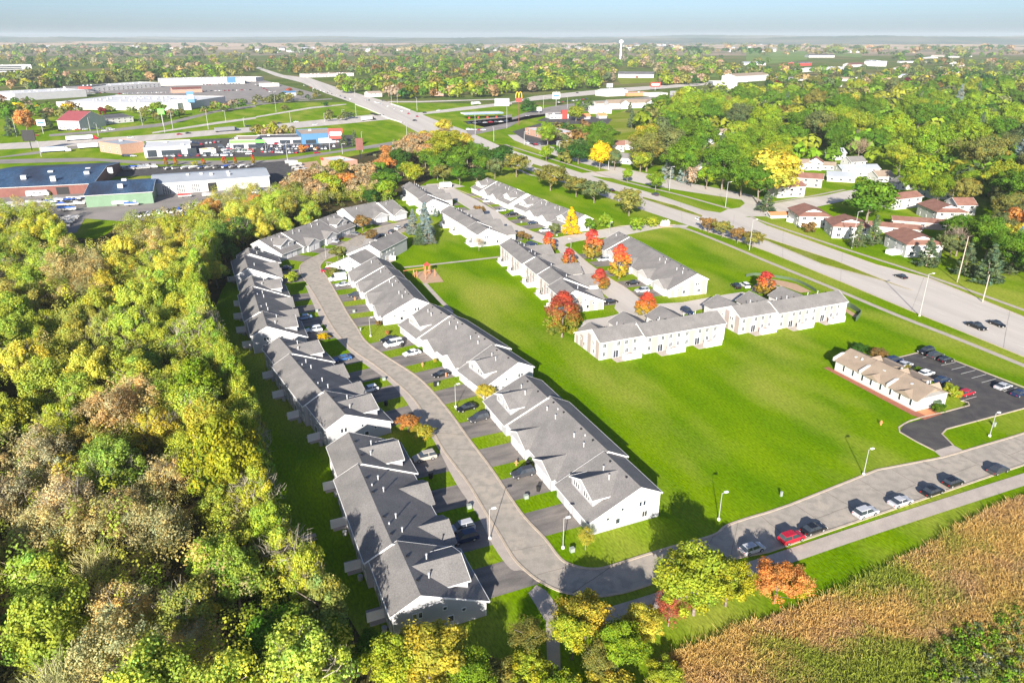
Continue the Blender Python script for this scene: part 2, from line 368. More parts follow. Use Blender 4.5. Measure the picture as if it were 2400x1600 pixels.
# frontage road with its turn
poly('frontage_road', TC([(-40, 1240), (20, 1290), (120, 1330), (450, 1450), (900, 1568)]) + TG([(560, 30), (1050, 85), (1300, 140), (1600, 190), (1900, 235), (2300, 300), (2352, 330)]) + [(1830, 500), (1900, 488), (2000, 466), (2060, 450), (2060, 436), (1980, 448), (1880, 470), (1800, 478), (1790, 472)] + TG([(2200, 225), (1900, 165), (1500, 90), (1300, 40), (1120, 0)]) + TC([(900, 1520), (560, 1420), (430, 1370), (200, 1290), (80, 1240)]), .05, M['light_road'])
poly('side_street', TG([(1980, 355), (2090, 340), (2140, 300), (2100, 258), (2352, 300), (2352, 420), (2150, 420), (2100, 440), (2000, 470), (1800, 440)]), .055, M['light_road'])
poly('side_street', TG([(1630, 500), (1500, 498), (1380, 500), (1060, 505), (900, 530), (500, 600), (380, 620), (270, 590), (0, 480)]) + [(1180, 505), (1120, 470), (1062, 441), (1090, 437)] + [(1055, 428), (1000, 432), (995, 440), (1020, 450), (1060, 465), (1100, 490)] + TG([(0, 570), (420, 720), (520, 860), (640, 960), (760, 1060), (900, 1180), (960, 1200)]) + [(1440, 722), (1452, 735), (1420, 743), (1370, 750), (1360, 765), (1500, 770), (1640, 725), (1740, 700), (1760, 690), (1740, 684), (1700, 690), (1600, 708), (1540, 712), (1505, 705)] + TG([(1200, 1200), (1050, 1080), (900, 990), (700, 850), (560, 730), (480, 690), (500, 670), (640, 640), (1050, 590), (1400, 520), (1600, 525)]), .05, M['light_road'])
kerb('kerb', smooth(wpts(TG([(1500, 498), (1060, 505), (900, 530), (500, 600), (380, 620), (270, 590), (0, 480)]) + [(1130, 470), (1062, 441)])), .35)
kerb('kerb', smooth(wpts(TG([(1200, 1200), (1050, 1080), (900, 990), (700, 850), (560, 730), (480, 690), (500, 670), (640, 640), (1050, 590)]))), .35)
poly('car_park', TH_([(-20, 1010), (150, 1090), (80, 1115), (-80, 1130), (-160, 1100), (-130, 1050)]), .055, M['concrete_road'])
poly('mulch_bed', TH_([(-70, 995), (0, 990), (130, 1010), (260, 1040), (400, 1110), (300, 1120), (160, 1070), (0, 1030)]), .03, M['sand'])
poly('mulch_bed', TH_([(690, 1245), (760, 1290), (830, 1330), (800, 1350), (690, 1280)]), .03, M['sand'])
strip('side_street', smooth(wpts(TH_([(-40, 335), (150, 312), (380, 272), (640, 235), (900, 180), (1110, 112)])), 3), 9, .05, 'light_road')
strip('path', wpts(TH_([(60, 290), (400, 235), (700, 175)])), 1.8, .06, 'walk')
# neighbourhood path over the green
strip('path', smooth(wpts(TF([(1360, 890), (1700, 855), (2270, 790)])), 2), 1.7, .06, 'walk')
strip('path', smooth(wpts(TF([(640, 840), (740, 860), (860, 890)])), 2), 1.5, .06, 'walk')
strip('path', smooth(wpts(TF([(1550, 1035), (1700, 1200), (1790, 1290), (1760, 1330)])), 3), 1.5, .06, 'walk')
poly('playground_sand', TF([(1440, 935), (1640, 905), (1725, 1020), (1540, 1037)]), .05, M['sand'])
# ---- church car park
LOT = TL([(1100, 175), (1370, 108), (1720, 178), (2352, 430), (2500, 490), (2500, 570), (2352, 610), (1640, 800), (1600, 850), (1700, 950), (1530, 1005), (1210, 830), (1250, 760), (1850, 590), (1780, 540), (1480, 330)])
poly('car_park', LOT, .04, M['asphalt'])
poly('drive_apron', TL([(1700, 950), (1810, 1008), (1600, 1068), (1525, 1005)]), .06, M['walk'])
kerb('kerb', wpts(TL([(1200, 148), (1370, 105), (1700, 172), (2352, 422), (2600, 520)])), .35)
kerb('kerb', wpts(TL([(2500, 575), (2352, 615), (1640, 805), (1598, 850), (1700, 955)])), .3)
kerb('kerb', smooth(wpts(TL([(1530, 1005), (1210, 832), (1250, 757), (1400, 700), (1850, 588), (1770, 545)])), 2), .3)
mb = MB()
for a, b in (((1590, 222), (1725, 192)), ((1685, 262), (1815, 230)), ((1772, 300), (1905, 266)), ((1870, 340), (2005, 304)), ((1962, 380), (2095, 344)), ((2165, 460), (2290, 425)), ((1780, 545), (1915, 508)), ((1420, 152), (1500, 132))):
    A, B = [P(*q).xy for q in TL([a, b])]; d = (B - A).normalized(); q = Vector((-d.y, d.x)) * .07
    mb.face([(*(A + q), .09), (*(A - q), .09), (*(B - q), .09), (*(B + q), .09)])
# lane lines on the main road
def dashes(pw, w, on, off, z=.08):
    n = max(2, int(sum((Vector(pw[i + 1]) - Vector(pw[i])).length for i in range(len(pw) - 1)) / (on + off)))
    r = resample(pw, 0, n * 2)
    for i in range(0, len(r) - 1, 2):
        A, B = r[i], r[i + 1]; B = A.lerp(B, min(1, on / max((B - A).length, .1))); d = (B - A).normalized(); q = Vector((-d.y, d.x)) * w / 2
        mb.face([(*(A + q), z), (*(A - q), z), (*(B - q), z), (*(B + q), z)])
def between(a, b, t, n=24):
    A, B = resample(a, 0, n), resample(b, 0, n); return [tuple(x.lerp(y, t)) for x, y in zip(A, B)]
for t in (.22, .78): dashes(between(wm1[:13], wm2[:13], t), .18, 3, 6)
mb.build('road_markings', M['paint'])['kind'] = 'structure'
mb = MB()
for i in range(2, 60, 4):
    A, B = resample(wm1[:13], 0, 60)[i], resample(wm2[:13], 0, 60)[i]; joint(A, B, .05, .075)
mb.build('main_road_joints', M['joint'])['kind'] = 'structure'

# ---- highway, ramps, commercial lots
poly('highway', TA([(-200, 1330), (0, 1320), (640, 1285), (1300, 1245), (2352, 1165)]) + TB([(0, 1160), (650, 1095), (1050, 1055), (1400, 1040), (1560, 1030), (1900, 985), (2352, 935)]) + TC([(200, 885), (900, 815), (1700, 765), (2352, 720), (2352, 732), (1700, 790), (1200, 830), (600, 885), (0, 945)]) + TB([(2352, 960), (1900, 1015), (1560, 1050), (1400, 1080), (900, 1130), (240, 1190), (0, 1200)]) + TA([(2352, 1210), (1300, 1300), (640, 1345), (0, 1375), (-200, 1390)]), .03, M['light_road'])
poly('service_road', TA([(-200, 1480), (0, 1465), (800, 1450), (1300, 1480), (2352, 1475)]) + TB([(180, 1468), (900, 1360), (1560, 1250), (1590, 1275), (1200, 1345), (700, 1410), (180, 1500)]) + TA([(2352, 1520), (1300, 1510), (900, 1480), (0, 1505), (-200, 1510)]), .03, M['grey_lot'])
poly('ramp', TA([(0, 1440), (700, 1340), (1100, 1310), (1100, 1325), (700, 1365), (300, 1420), (0, 1450)]), .035, M['grey_lot'])
poly('ramp', TA([(450, 1235), (900, 1200), (1500, 1130), (2000, 1010), (2352, 965)]) + TB([(0, 955), (500, 915), (700, 905), (700, 915), (300, 935), (0, 970)]) + TA([(2352, 985), (2000, 1030), (1500, 1160), (900, 1225), (450, 1255)]), .035, M['grey_lot'])
poly('ramp', TA([(1400, 1215), (2000, 1120), (2352, 1075)]) + TB([(0, 1070), (500, 985), (830, 955), (830, 962), (500, 1000), (0, 1082)]) + TA([(2352, 1092), (2000, 1140), (1400, 1228)]), .035, M['light_road'])
poly('ramp', TB([(1200, 930), (1500, 930), (2250, 908), (2250, 916), (1500, 942), (1220, 942)]), .035, M['light_road'])
poly('service_road', [(1092, 306), (1130, 300), (1180, 285), (1230, 264), (1290, 250), (1340, 243), (1345, 248), (1290, 256), (1235, 275), (1190, 300), (1100, 318)], .045, M['grey_lot'])
poly('grey_lot', TA([(430, 880), (1500, 790), (2352, 740), (2352, 960), (1900, 980), (1700, 950), (1550, 890), (900, 850)]) + [], .03, M['grey_lot'])
poly('grey_lot', TB([(0, 720), (600, 870), (500, 910), (0, 950), (-60, 940), (-60, 740)]), .03, M['grey_lot'])
poly('dealer_lot', TA([(1330, 1300), (2352, 1260), (2352, 1440), (1350, 1470)]), .035, M['asphalt'])
poly('dealer_lot', TB([(0, 1260), (900, 1240), (900, 1350), (120, 1440), (0, 1440)]), .035, M['asphalt'])
poly('boat_yard', TE([(-200, 160), (900, 130), (1500, 60), (2352, -20), (2500, -30), (2500, 200), (2352, 230), (2000, 290), (1750, 400), (1200, 470), (780, 440), (700, 570), (560, 580), (100, 480), (-200, 430)]), .03, M['grey_lot'])
poly('boat_yard', TE([(900, 0), (1500, -40), (2352, -60), (2352, 20), (900, 60)]) , .04, M['asphalt'])
poly('boat_yard', TF([(0, -70), (270, -90), (430, 60), (280, 100), (100, 150), (0, 200)]), .04, M['asphalt'])
poly('grey_lot', TF([(330, -60), (560, -90), (620, 0), (560, 60), (470, 60)]), .04, M['sand'])
poly('grey_lot', TC([(0, 1210), (300, 1120), (640, 1180), (400, 1330), (200, 1340)]), .04, M['asphalt'])
poly('grey_lot', TC([(300, 1080), (640, 1060), (920, 1095), (880, 1140), (500, 1140), (230, 1110)]), .04, M['asphalt'])
poly('grey_lot', TB([(1900, 1120), (2352, 1050), (2352, 1130), (2100, 1170)]) + TC([(600, 940), (1400, 880), (1700, 850), (1000, 1010), (500, 1030)]), .04, M['grey_lot'])
for pts, m in ((TA([(-100, 395), (180, 365), (640, 352), (640, 385), (0, 420)]), 'farm'), (TB([(-100, 372), (640, 380), (640, 405), (200, 438), (-100, 430)]), 'farm'), (TB([(1000, 380), (1700, 378), (2100, 400), (1600, 440), (1000, 420)]), 'farm'), (TD([(800, 425), (2500, 420), (2500, 447), (1000, 455)]), 'farm'), (TD([(-200, 470), (380, 470), (360, 550), (0, 590), (-200, 560)]), 'farmgreen'), (TD([(600, 490), (860, 495), (860, 530), (620, 515)]), 'farmgreen'), (TC([(700, 1130), (1060, 1010), (1280, 1010), (1150, 1300), (850, 1330), (620, 1180)]), 'lawn2'), (TC([(960, 715), (1330, 715), (1420, 750), (1000, 775)]), 'lawn2'), (TC([(1740, 650), (1940, 650), (1900, 715), (1760, 700)]), 'farmgreen')):
    poly('field', pts, .03, M[m])

# ------------------------------------------------------------------ tree parts
def quads(C, Nn, size, asp=1.0, roll=None):
    """leaf quads at centres C with normals Nn"""
    n = len(C); Nn = Nn / np.maximum(np.linalg.norm(Nn, axis=1, keepdims=True), 1e-6)
    r = NR.normal(size=(n, 3)); A = np.cross(Nn, r); A /= np.maximum(np.linalg.norm(A, axis=1, keepdims=True), 1e-6); B = np.cross(Nn, A)
    s = size if np.ndim(size) else np.full(n, size); s = (s * NR.uniform(.6, 1.25, n))[:, None] * .5
    V = np.stack([C - A * s, C - B * s * asp, C + A * s, C + B * s * asp], 1).reshape(-1, 3)
    return V, np.arange(n * 4).reshape(-1, 4)
def color_attr(me, name, cols):
    a = me.attributes.new(name, 'FLOAT_COLOR', 'FACE'); c = np.ones((len(me.polygons), 4), np.float32); c[:, :3] = cols
    a.data.foreach_set('color', c.ravel())
def unit(n, up=0.0):
    v = NR.normal(size=(n, 3)); v[:, 2] += up; return v / np.linalg.norm(v, axis=1, keepdims=True)
def crown(name, kind, nc, nl, leaf):
    """crown of a 10 m tree, radius about 4"""
    if kind == 'round':
        d = unit(nc, .35); r = NR.uniform(.5, .95, nc)[:, None]; C = d * r * np.array([3.5, 3.5, 3.0]) + [0, 0, 6.1]; cr = NR.uniform(.9, 1.7, nc) * (46 / nc) ** .4
    elif kind == 'wide':
        d = unit(nc, .5); r = NR.uniform(.5, 1, nc)[:, None]; C = d * r * np.array([4.2, 4.2, 2.4]) + [0, 0, 6.2]; cr = NR.uniform(.85, 1.55, nc) * (46 / nc) ** .4
    elif kind == 'tall':
        d = unit(nc, .2); r = NR.uniform(.45, .95, nc)[:, None]; C = d * r * np.array([2.4, 2.4, 3.9]) + [0, 0, 5.6]; cr = NR.uniform(.75, 1.3, nc) * (44 / nc) ** .4
    elif kind == 'egg':      # street maple: low dense egg with a point
        h = NR.uniform(0, 1, nc) ** .9; R_ = 2.9 * np.sin(np.clip(.24 + h * .76, 0, 1) * math.pi) ** .75; a = NR.uniform(0, 6.283, nc); q = NR.uniform(.5, .95, nc)
        C = np.stack([np.cos(a) * R_ * q, np.sin(a) * R_ * q, 1.35 + h * 7.9], 1); cr = NR.uniform(.55, .95, nc)
    elif kind == 'cone':
        h = NR.uniform(0, 1, nc) ** 1.25; R_ = 2.9 * (1 - h) + .1; a = NR.uniform(0, 6.283, nc); q = NR.uniform(.55, 1, nc)
        C = np.stack([np.cos(a) * R_ * q, np.sin(a) * R_ * q, .9 + h * 8.9], 1); cr = .35 + .55 * (1 - h) * NR.uniform(.7, 1.2, nc)
    elif kind == 'bush':
        d = unit(nc, .6); r = NR.uniform(.4, .95, nc)[:, None]; C = d * r * np.array([4, 4, 3.4]) + [0, 0, 3.2]; cr = NR.uniform(.8, 1.5, nc) * (36 / nc) ** .35
    if kind in ('round', 'wide', 'tall', 'bush'):    # uneven outline
        k1, k2, k3 = unit(3); q = C - C.mean(0); q /= np.linalg.norm(q, axis=1, keepdims=True)
        C[:, :2] *= (1 + .22 * np.sin(q @ k1 * 5) + .14 * np.sin(q @ k2 * 9))[:, None]; C[:, 2] += .8 * np.sin(q @ k3 * 6); cr = cr * NR.choice([.7, 1, 1.15], nc)
    idx = np.repeat(np.arange(nc), nl); n = nc * nl
    d = unit(n, .15 if kind != 'cone' else -.1); rad = (NR.uniform(.45, 1.08, n) * cr[idx])[:, None]
    if kind == 'cone': d[:, 2] *= .45
    X = C[idx] + d * rad; X[:, 2] = np.maximum(X[:, 2], .3)
    ctr = np.array([0, 0, C[:, 2].mean()])
    Nn = d * 1.0 + (X - ctr) / 4 * .7 + NR.normal(size=(n, 3)) * .55
    V, Fq = quads(X, Nn, leaf, .75 if kind != 'cone' else .4)
    me = mesh_np(name, V, Fq, M['leaf'])
    cv = NR.normal(1, .13, nc)[idx] * NR.normal(1, .16, n); hue = NR.normal(0, .10, nc)[idx] + NR.normal(0, .05, n)
    cols = np.stack([cv * (1 + hue), cv, cv * (1 - hue)], 1).clip(.3, 1.9)
    if kind == 'egg': # autumn maple turns red from the top
        top = ((X[:, 2] - 3.0) / 5 + NR.normal(0, .22, n)).clip(0, 1)[:, None]
        me2 = top * np.array([1.25, .6, .9]) + (1 - top) * np.array([.8, 2.4, .7]); cols = cols * me2
    color_attr(me, 'vary', cols)
    return me
def twigs(name, n=420, length=1.5, w=.05):
    d = unit(n, .7); r = NR.uniform(.2, 1, n)[:, None]; C = d * r * np.array([3.6, 3.6, 3.2]) + [0, 0, 5.6]
    dirn = (C - np.array([0, 0, 2.5])); dirn /= np.linalg.norm(dirn, axis=1, keepdims=True); dirn += NR.normal(size=(n, 3)) * .45; dirn /= np.linalg.norm(dirn, axis=1, keepdims=True)
    A = np.cross(dirn, NR.normal(size=(n, 3))); A /= np.linalg.norm(A, axis=1, keepdims=True)
    L = NR.uniform(.5, 1.2, n)[:, None] * length / 2
    V = np.stack([C - dirn * L - A * w, C - dirn * L + A * w, C + dirn * L + A * w * .3, C + dirn * L - A * w * .3], 1).reshape(-1, 3)
    me = mesh_np(name, V, np.arange(n * 4).reshape(-1, 4), M['leaf']); color_attr(me, 'vary', np.repeat(NR.normal(1, .2, n)[:, None], 3, 1).clip(.4, 1.7)); return me
def trunk_mesh(name, seed, limbs=6, top=7.0, r=.2):
    rr = random.Random(seed); mb = MB(); p = Vector((0, 0, 0)); segs = []
    for i in range(4):
        q = Vector((rr.uniform(-.15, .15) * i, rr.uniform(-.15, .15) * i, top * (i + 1) / 4)); mb.tube(p, q, r * (1 - .2 * i), r * (1 - .2 * (i + 1)), 6); segs.append((p, q)); p = q
    for k in range(limbs):
        s = segs[min(3, 1 + k % 3)]; b = s[0].lerp(s[1], rr.random()); a = k * 2.4 + rr.random(); e = b + Vector((math.cos(a) * 2.4, math.sin(a) * 2.4, rr.uniform(1.2, 2.6)))
        mb.tube(b, e, r * .45, r * .15, 5)
    return mb.mesh(name, M['bark'])
TR = [trunk_mesh('trunk', i) for i in range(3)]; TRC = trunk_mesh('trunk', 9, 0, 8.5, .16)
N_ = {'round': [crown('crown', 'round', 125, 150, .29) for _ in range(3)], 'wide': [crown('crown', 'wide', 120, 140, .29) for _ in range(2)], 'tall': [crown('crown', 'tall', 110, 120, .27) for _ in range(2)],
      'egg': [crown('crown', 'egg', 80, 100, .4) for _ in range(2)], 'cone': [crown('crown', 'cone', 150, 50, .5) for _ in range(2)], 'bush': [crown('crown', 'bush', 80, 130, .36)],
      'bare': [twigs('twigs', 620, 1.5, .04)], 'sparse': [crown('crown', 'round', 130, 60, .24), crown('crown', 'wide', 130, 60, .24)]}
F_ = {'round': [crown('crown', 'round', 60, 75, .62) for _ in range(3)], 'wide': [crown('crown', 'wide', 60, 70, .62) for _ in range(2)], 'tall': [crown('crown', 'tall', 30, 38, .9)],
      'egg': [crown('crown', 'egg', 46, 34, .75)], 'cone': [crown('crown', 'cone', 80, 22, .85)], 'bush': [crown('crown', 'bush', 26, 34, 1.1)], 'bare': N_['bare'], 'sparse': [crown('crown', 'round', 40, 18, .8)]}
LC = {'amber': (.44, .13, .05), 'maple': (.27, .095, .04), 'green': (.10, .19, .018), 'deep': (.045, .11, .018), 'lime': (.19, .28, .022), 'yellowgreen': (.27, .31, .03), 'yellow': (.42, .37, .05), 'gold': (.60, .43, .02), 'olive': (.20, .20, .05),
      'tan': (.36, .27, .15), 'pinktan': (.42, .30, .20), 'orange': (.44, .22, .07), 'red': (.36, .10, .055), 'crimson': (.20, .025, .03), 'bluespruce': (.21, .26, .24), 'spruce': (.10, .14, .07), 'grey': (.30, .25, .21), 'moss': (.13, .16, .06), 'rust': (.22, .14, .05), 'plum': (.14, .07, .05)}
WORDS = {'amber': 'orange-red', 'maple': 'dull red', 'green': 'mid green', 'deep': 'dark green', 'lime': 'bright green', 'yellowgreen': 'yellow-green', 'yellow': 'yellow', 'gold': 'golden yellow', 'olive': 'olive green', 'tan': 'tan leafed', 'pinktan': 'pinkish tan', 'orange': 'orange', 'red': 'red', 'crimson': 'crimson', 'bluespruce': 'blue-grey', 'spruce': 'dull green', 'grey': 'bare grey', 'moss': 'mossy green', 'rust': 'rusty brown', 'plum': 'dark plum'}
KINDNAME = {'round': 'broadleaf_tree', 'wide': 'broadleaf_tree', 'tall': 'broadleaf_tree', 'egg': 'maple_tree', 'cone': 'spruce_tree', 'bush': 'shrub', 'bare': 'bare_tree', 'sparse': 'broadleaf_tree'}
def tree(x, y, h, r, kind, colour, label, group=None, name=None, jitter=.12, near=None, z=0, blend=0):
    near = (math.hypot(x, y) < 235) if near is None else near
    lib = N_ if near else F_
    root = empty(name or KINDNAME[kind], (x, y, z), RND.uniform(0, 6.28), label, 'shrub' if kind == 'bush' else 'tree', group)
    base = {'cone': 2.9, 'egg': 2.9, 'tall': 3.1}.get(kind, 4.3); s = (r / base, r / base, h / 10)
    c = link('crown', RND.choice(lib[kind]), root, scale=s); c.rotation_euler = (0, 0, RND.uniform(0, 6.28))
    cc = tuple(a * (1 - blend) + b * blend for a, b in zip(LC[colour], (.31, .34, .065))); k = RND.uniform(1 - jitter, 1 + jitter); q = RND.uniform(-jitter, jitter) * .6
    k *= 1.55 if blend else 1.3; c.color = (cc[0] * k * (1 + q), cc[1] * k, cc[2] * k * (1 - q), 1)
    if blend and RND.random() < .3:
        t_ = link('twigs', N_['bare'][0], root, scale=(s[0] * 1.08, s[1] * 1.08, s[2] * 1.05)); t_.color = (.38, .34, .28, 1); t_.rotation_euler = (0, 0, RND.uniform(0, 6))
    if kind != 'bush':
        link('trunk', TRC if kind == 'cone' else RND.choice(TR), root, scale=(s[0], s[1], s[2]))
    return root

# ------------------------------------------------------------------ townhouse rows
ZR, SF, SB = 7.3, .46, .5
WIN = {}
def win_mesh(w, h):
    if (w, h) not in WIN:
        f = MB(); t = .09
        f.box(-w / 2 - t, w / 2 + t, -.06, .05, -t, 0).box(-w / 2 - t, w / 2 + t, -.06, .05, h, h + t)
        f.box(-w / 2 - t, -w / 2, -.06, .05, 0, h).box(w / 2, w / 2 + t, -.06, .05, 0, h)
        if w > .8: f.box(-.03, .03, -.05, .04, 0, h)
        p = MB().face([(-w / 2, -.025, 0), (w / 2, -.025, 0), (w / 2, -.025, h), (-w / 2, -.025, h)])
        WIN[(w, h)] = (f.mesh('window', M['trim']), p.mesh('pane', M['glass']))
    return WIN[(w, h)]
FACE = {'rear': 0.0, 'near': -math.pi / 2, 'far': math.pi / 2, 'front': math.pi}
def window(root, x, y, z, w, h, face):
    a, b = win_mesh(w, h); o = link('window', a, root, (x, y, z), FACE[face]); link('pane', b, o); return o
def slab(mb, prof, x0, x1): return mb.prism(prof, x0, x1)
GD = MB().box(-1.3, 1.3, -.03, .05, 0, 2.15).mesh('garage_door', M['door'])
GDT = MB()
for i in range(4): GDT.box(-1.3, 1.3, -.045, -.03, .53 * i + .03, .53 * i + .5)
GDT = GDT.mesh('door_panel', M['door'])
PIPE = MB().tube((0, 0, -.6), (0, 0, .75), .1).tube((0, 0, .75), (0, 0, .9), .17, .17).mesh('flue_pipe', M['pipe'])
PIPE2 = MB().tube((0, 0, -.3), (0, 0, .35), .12).mesh('vent_pipe', M['pipe'])
BOXV = MB().box(-.18, .18, -.18, .18, -.2, .16).mesh('roof_vent', M['black'])
def gd(root, x, y):
    o = link('garage_door', GD, root, (x, y, .05), math.pi); link('door_panel', GDT, o, (0, -.015, 0))
def seg_roof(root, a, b, s, mat_, zr=ZR, yf=10.1, yb=4.5):
    t = .22; zf = zr - SF * yf; zb = zr - SB * yb
    prof = [(s - yb, zb), (s, zr), (s + yf, zf), (s + yf, zf - t), (s, zr - t * 1.1), (s - yb, zb - t)]
    mb = MB(); slab(mb, prof, a - .2, b + .2); mb.build('roof', mat_, root)
    fb = MB()   # white fascia and rake boards
    for x0, x1 in ((a - .26, a - .203), (b + .203, b + .26)):
        slab(fb, [(s - yb, zb + .02), (s, zr + .02), (s + yf, zf + .02), (s + yf, zf - .26), (s, zr - .3), (s - yb, zb - .26)], x0, x1)
    fb.box(a - .2, b + .2, s + yf + .003, s + yf + .10, zf - .16, zf - .02); fb.box(a - .2, b + .2, s - yb - .10, s - yb - .003, zb - .16, zb - .02)
    fb.build('fascia', M['trim'], root)
def townhouse(O, d, segs, label, rear=True, walls='siding', panels=False, near_win=True, screens=True, big=None, group='townhouse rows', shingle='shingle', detail=True):
    root = empty('townhouse_row', (O[0], O[1], 0), math.radians(d), label, 'townhouse', group)
    x = 0.0; n = len(segs)
    for i, sg in enumerate(segs):
        L, s, feats = sg[:3]; zr = sg[3] if len(sg) > 3 else ZR; a, b = x, x + L
        seg_roof(root, a, b, s, M[shingle], zr)
        yr, yf = s - 4.15, s + 9.6
        slab(MB(), [(yr, 0), (yr, zr - SB * 4.15 - .24), (s, zr - .25), (yf, zr - SF * 9.6 - .22), (yf, 0)], a, b).build('wall', M[walls], root)
        for ft in feats:
            k, c = ft[0], a + ft[1]
            if k in 'gw':
                hw = 4.1 if k == 'g' else 4.9; zt = 4.75 if k == 'g' else 5.9; yo = s + (10.9 if k == 'g' else 13.2); sl = .48
                ze = zt - hw * sl; yk = s + (zr - zt) / SF; ye = min(s + (zr - ze) / SF, s + 10.05)
                rb = MB(); t = .2
                for sx in (-1, 1):
                    rb.face([(c, yk, zt), (c + sx * hw, ye, ze), (c + sx * hw, yo, ze), (c, yo, zt)])
                    rb.face([(c, yo, zt), (c + sx * hw, yo, ze), (c + sx * hw, yo, ze - t), (c, yo, zt - t)])
                    rb.face([(c + sx * hw, yo, ze), (c + sx * hw, ye, ze), (c + sx * hw, ye, ze - t), (c + sx * hw, yo, ze - t)])
                rb.build('garage_roof', M[shingle], root)
                tb = MB()
                for sx in (-1, 1): tb.face([(c, yo + .02, zt + .02), (c + sx * hw, yo + .02, ze + .02), (c + sx * hw, yo + .02, ze - .26), (c, yo + .02, zt - .26)])
                tb.build('rake_board', M['trim'], root)
                w = hw - .45; yw = yo - .3
                MB().prism([(c - w, 0), (c - w, ze + .05), (c, zt - .2), (c + w, ze + .05), (c + w, 0)], s + 9.5, yw, axis='y').build('garage_wall', M[walls], root)
                gd(root, c - 1.65, yw + .01); gd(root, c + 1.65, yw + .01)
            if k == 'd':
                hw, zt, sl = 4.2, zr - .25, .44; ze = zt - hw * sl; yo = s + 8.15; yk = s + (zr - zt) / SF; ye = s + (zr - ze) / SF; t = .2
                rb = MB()
                for sx in (-1, 1):
                    rb.face([(c, yk, zt), (c + sx * hw, ye, ze), (c + sx * hw, yo, ze), (c, yo, zt)])
                    rb.face([(c, yk, zt - t), (c + sx * hw, ye, ze - t), (c + sx * hw, yo, ze - t), (c, yo, zt - t)])
                    rb.face([(c + sx * hw, yo, ze), (c + sx * hw, ye, ze), (c + sx * hw, ye, ze - t), (c + sx * hw, yo, ze - t)])
                dm = rb.build('dormer', M[shingle], root)
                tb = MB()
                for sx in (-1, 1):
                    tb.prism([(c, zt + .03), (c + sx * hw, ze + .03), (c + sx * hw, ze - .24), (c, zt - .27)], yo + .003, yo + .06, axis='y')
                    tb.prism([(c + sx * (hw + .003), ze - .18), (c + sx * (hw + .09), ze - .18), (c + sx * (hw + .09), ze + .02), (c + sx * (hw + .003), ze + .02)], ye, yo, axis='y')
                tb.build('dormer_trim', M['trim'], dm)
                w = hw - .35; yw = yo - .35; zb_ = zr - SF * 8.0 - .3
                MB().prism([(c - w, zb_), (c - w, ze), (c, zt - .15), (c + w, ze), (c + w, zb_)], s + 3.5, yw, axis='y').build('dormer_wall', M[walls], dm)
                for wx in (-2.6, -1.85, -1.1, 1.1, 1.85, 2.6):
                    o = window(dm, c + wx, yw + .02, 4.25, .55, 1.05, 'front')
                    for ch in list(o.children):   # window stays a sub-part: fold its pane in
                        bpy.data.objects.remove(ch)
                    o2 = link('pane', WIN[(.55, 1.05)][1], dm, (c + wx, yw + .02, 4.25), math.pi)
                gd(root, c - 1.7, yf + .01); gd(root, c + 1.7, yf + .01)
                link('flue_pipe', PIPE, root, (c - 1.3, s + 3.2, zt - .5))
        if L > 20:
            for px_, py_ in ((4.7, 2.5), (8.6, 2.5), (16.7, 2.5), (20.6, 2.5)):
                if px_ < L: link('flue_pipe', PIPE, root, (a + px_, s + py_, zr - SF * py_))
            for px_ in (7.1, 18.8): link('vent_pipe', PIPE2, root, (a + px_, s + .9, zr - .4))
            for px_ in (4.7, 9.4, 16.9, 21.6): link('roof_vent', BOXV, root, (a + px_, s + .5, zr - .23))
        else:
            for px_ in (L * .3, L * .75): link('roof_vent', BOXV, root, (a + px_, s + .5, zr - .23))
            link('flue_pipe', PIPE, root, (a + L * .68, s + 2.4, zr - SF * 2.4))
        if rear:
            u = 0
            while u + 11 <= L + .5:
                for wx in (1.4, 5.6, 8.0, 10.7): window(root, a + u + wx, yr - .02, 3.35, .85, 1.15, 'rear')
                for wx in (1.4, 8.2, 10.7): window(root, a + u + wx, yr - .02, .95, .85, 1.15, 'rear')
                window(root, a + u + 4.9, yr - .02, .1, 1.5, 2.0, 'rear')
                if panels:
                    for wx in (3.05, 6.85, 9.35): MB().box(a + u + wx - .95, a + u + wx + .95 - (.35 if wx > 6 else 0), yr - .035, yr - .003, .05, zr - SB * 4.15 - .5).build('siding_panel', M['siding_beige'], root)
                big_ = walls == 'siding_white'
                if screens and not big_:
                    sb = MB().box(a + u + 6.9, a + u + 7.0, yr - 2.6, yr, 0, 1.8); sb.build('patio_screen', M['trim'], root)
                    MB().box(a + u + 4.5, a + u + 7.9, yr - 2.3, yr - .01, 0, .06).build('patio', M['walk'], root)
                    MB().tube((a + u + 9.6, yr - .7, .06), (a + u + 9.6, yr - .7, .85), .4, .4, 10).build('air_conditioner', M['galv'], root)
                    u += 12; continue
                sb = MB().box(a + u + 6.0, a + u + 11.2, yr - 2.9, yr - 2.78, 0, 1.75).box(a + u + 11.08, a + u + 11.2, yr - 2.78, yr, 0, 1.75).box(a + u + 6.0, a + u + 6.12, yr - 2.78, yr - 1.6, 0, 1.75)
                if screens: sb.build('patio_screen', M['trim'], root)
                MB().box(a + u + 3.6, a + u + 11.2, yr - 2.9, yr - .01, 0, .06).build('patio', M['walk'], root)
                u += 12 if L < 30 else 13
        x = b
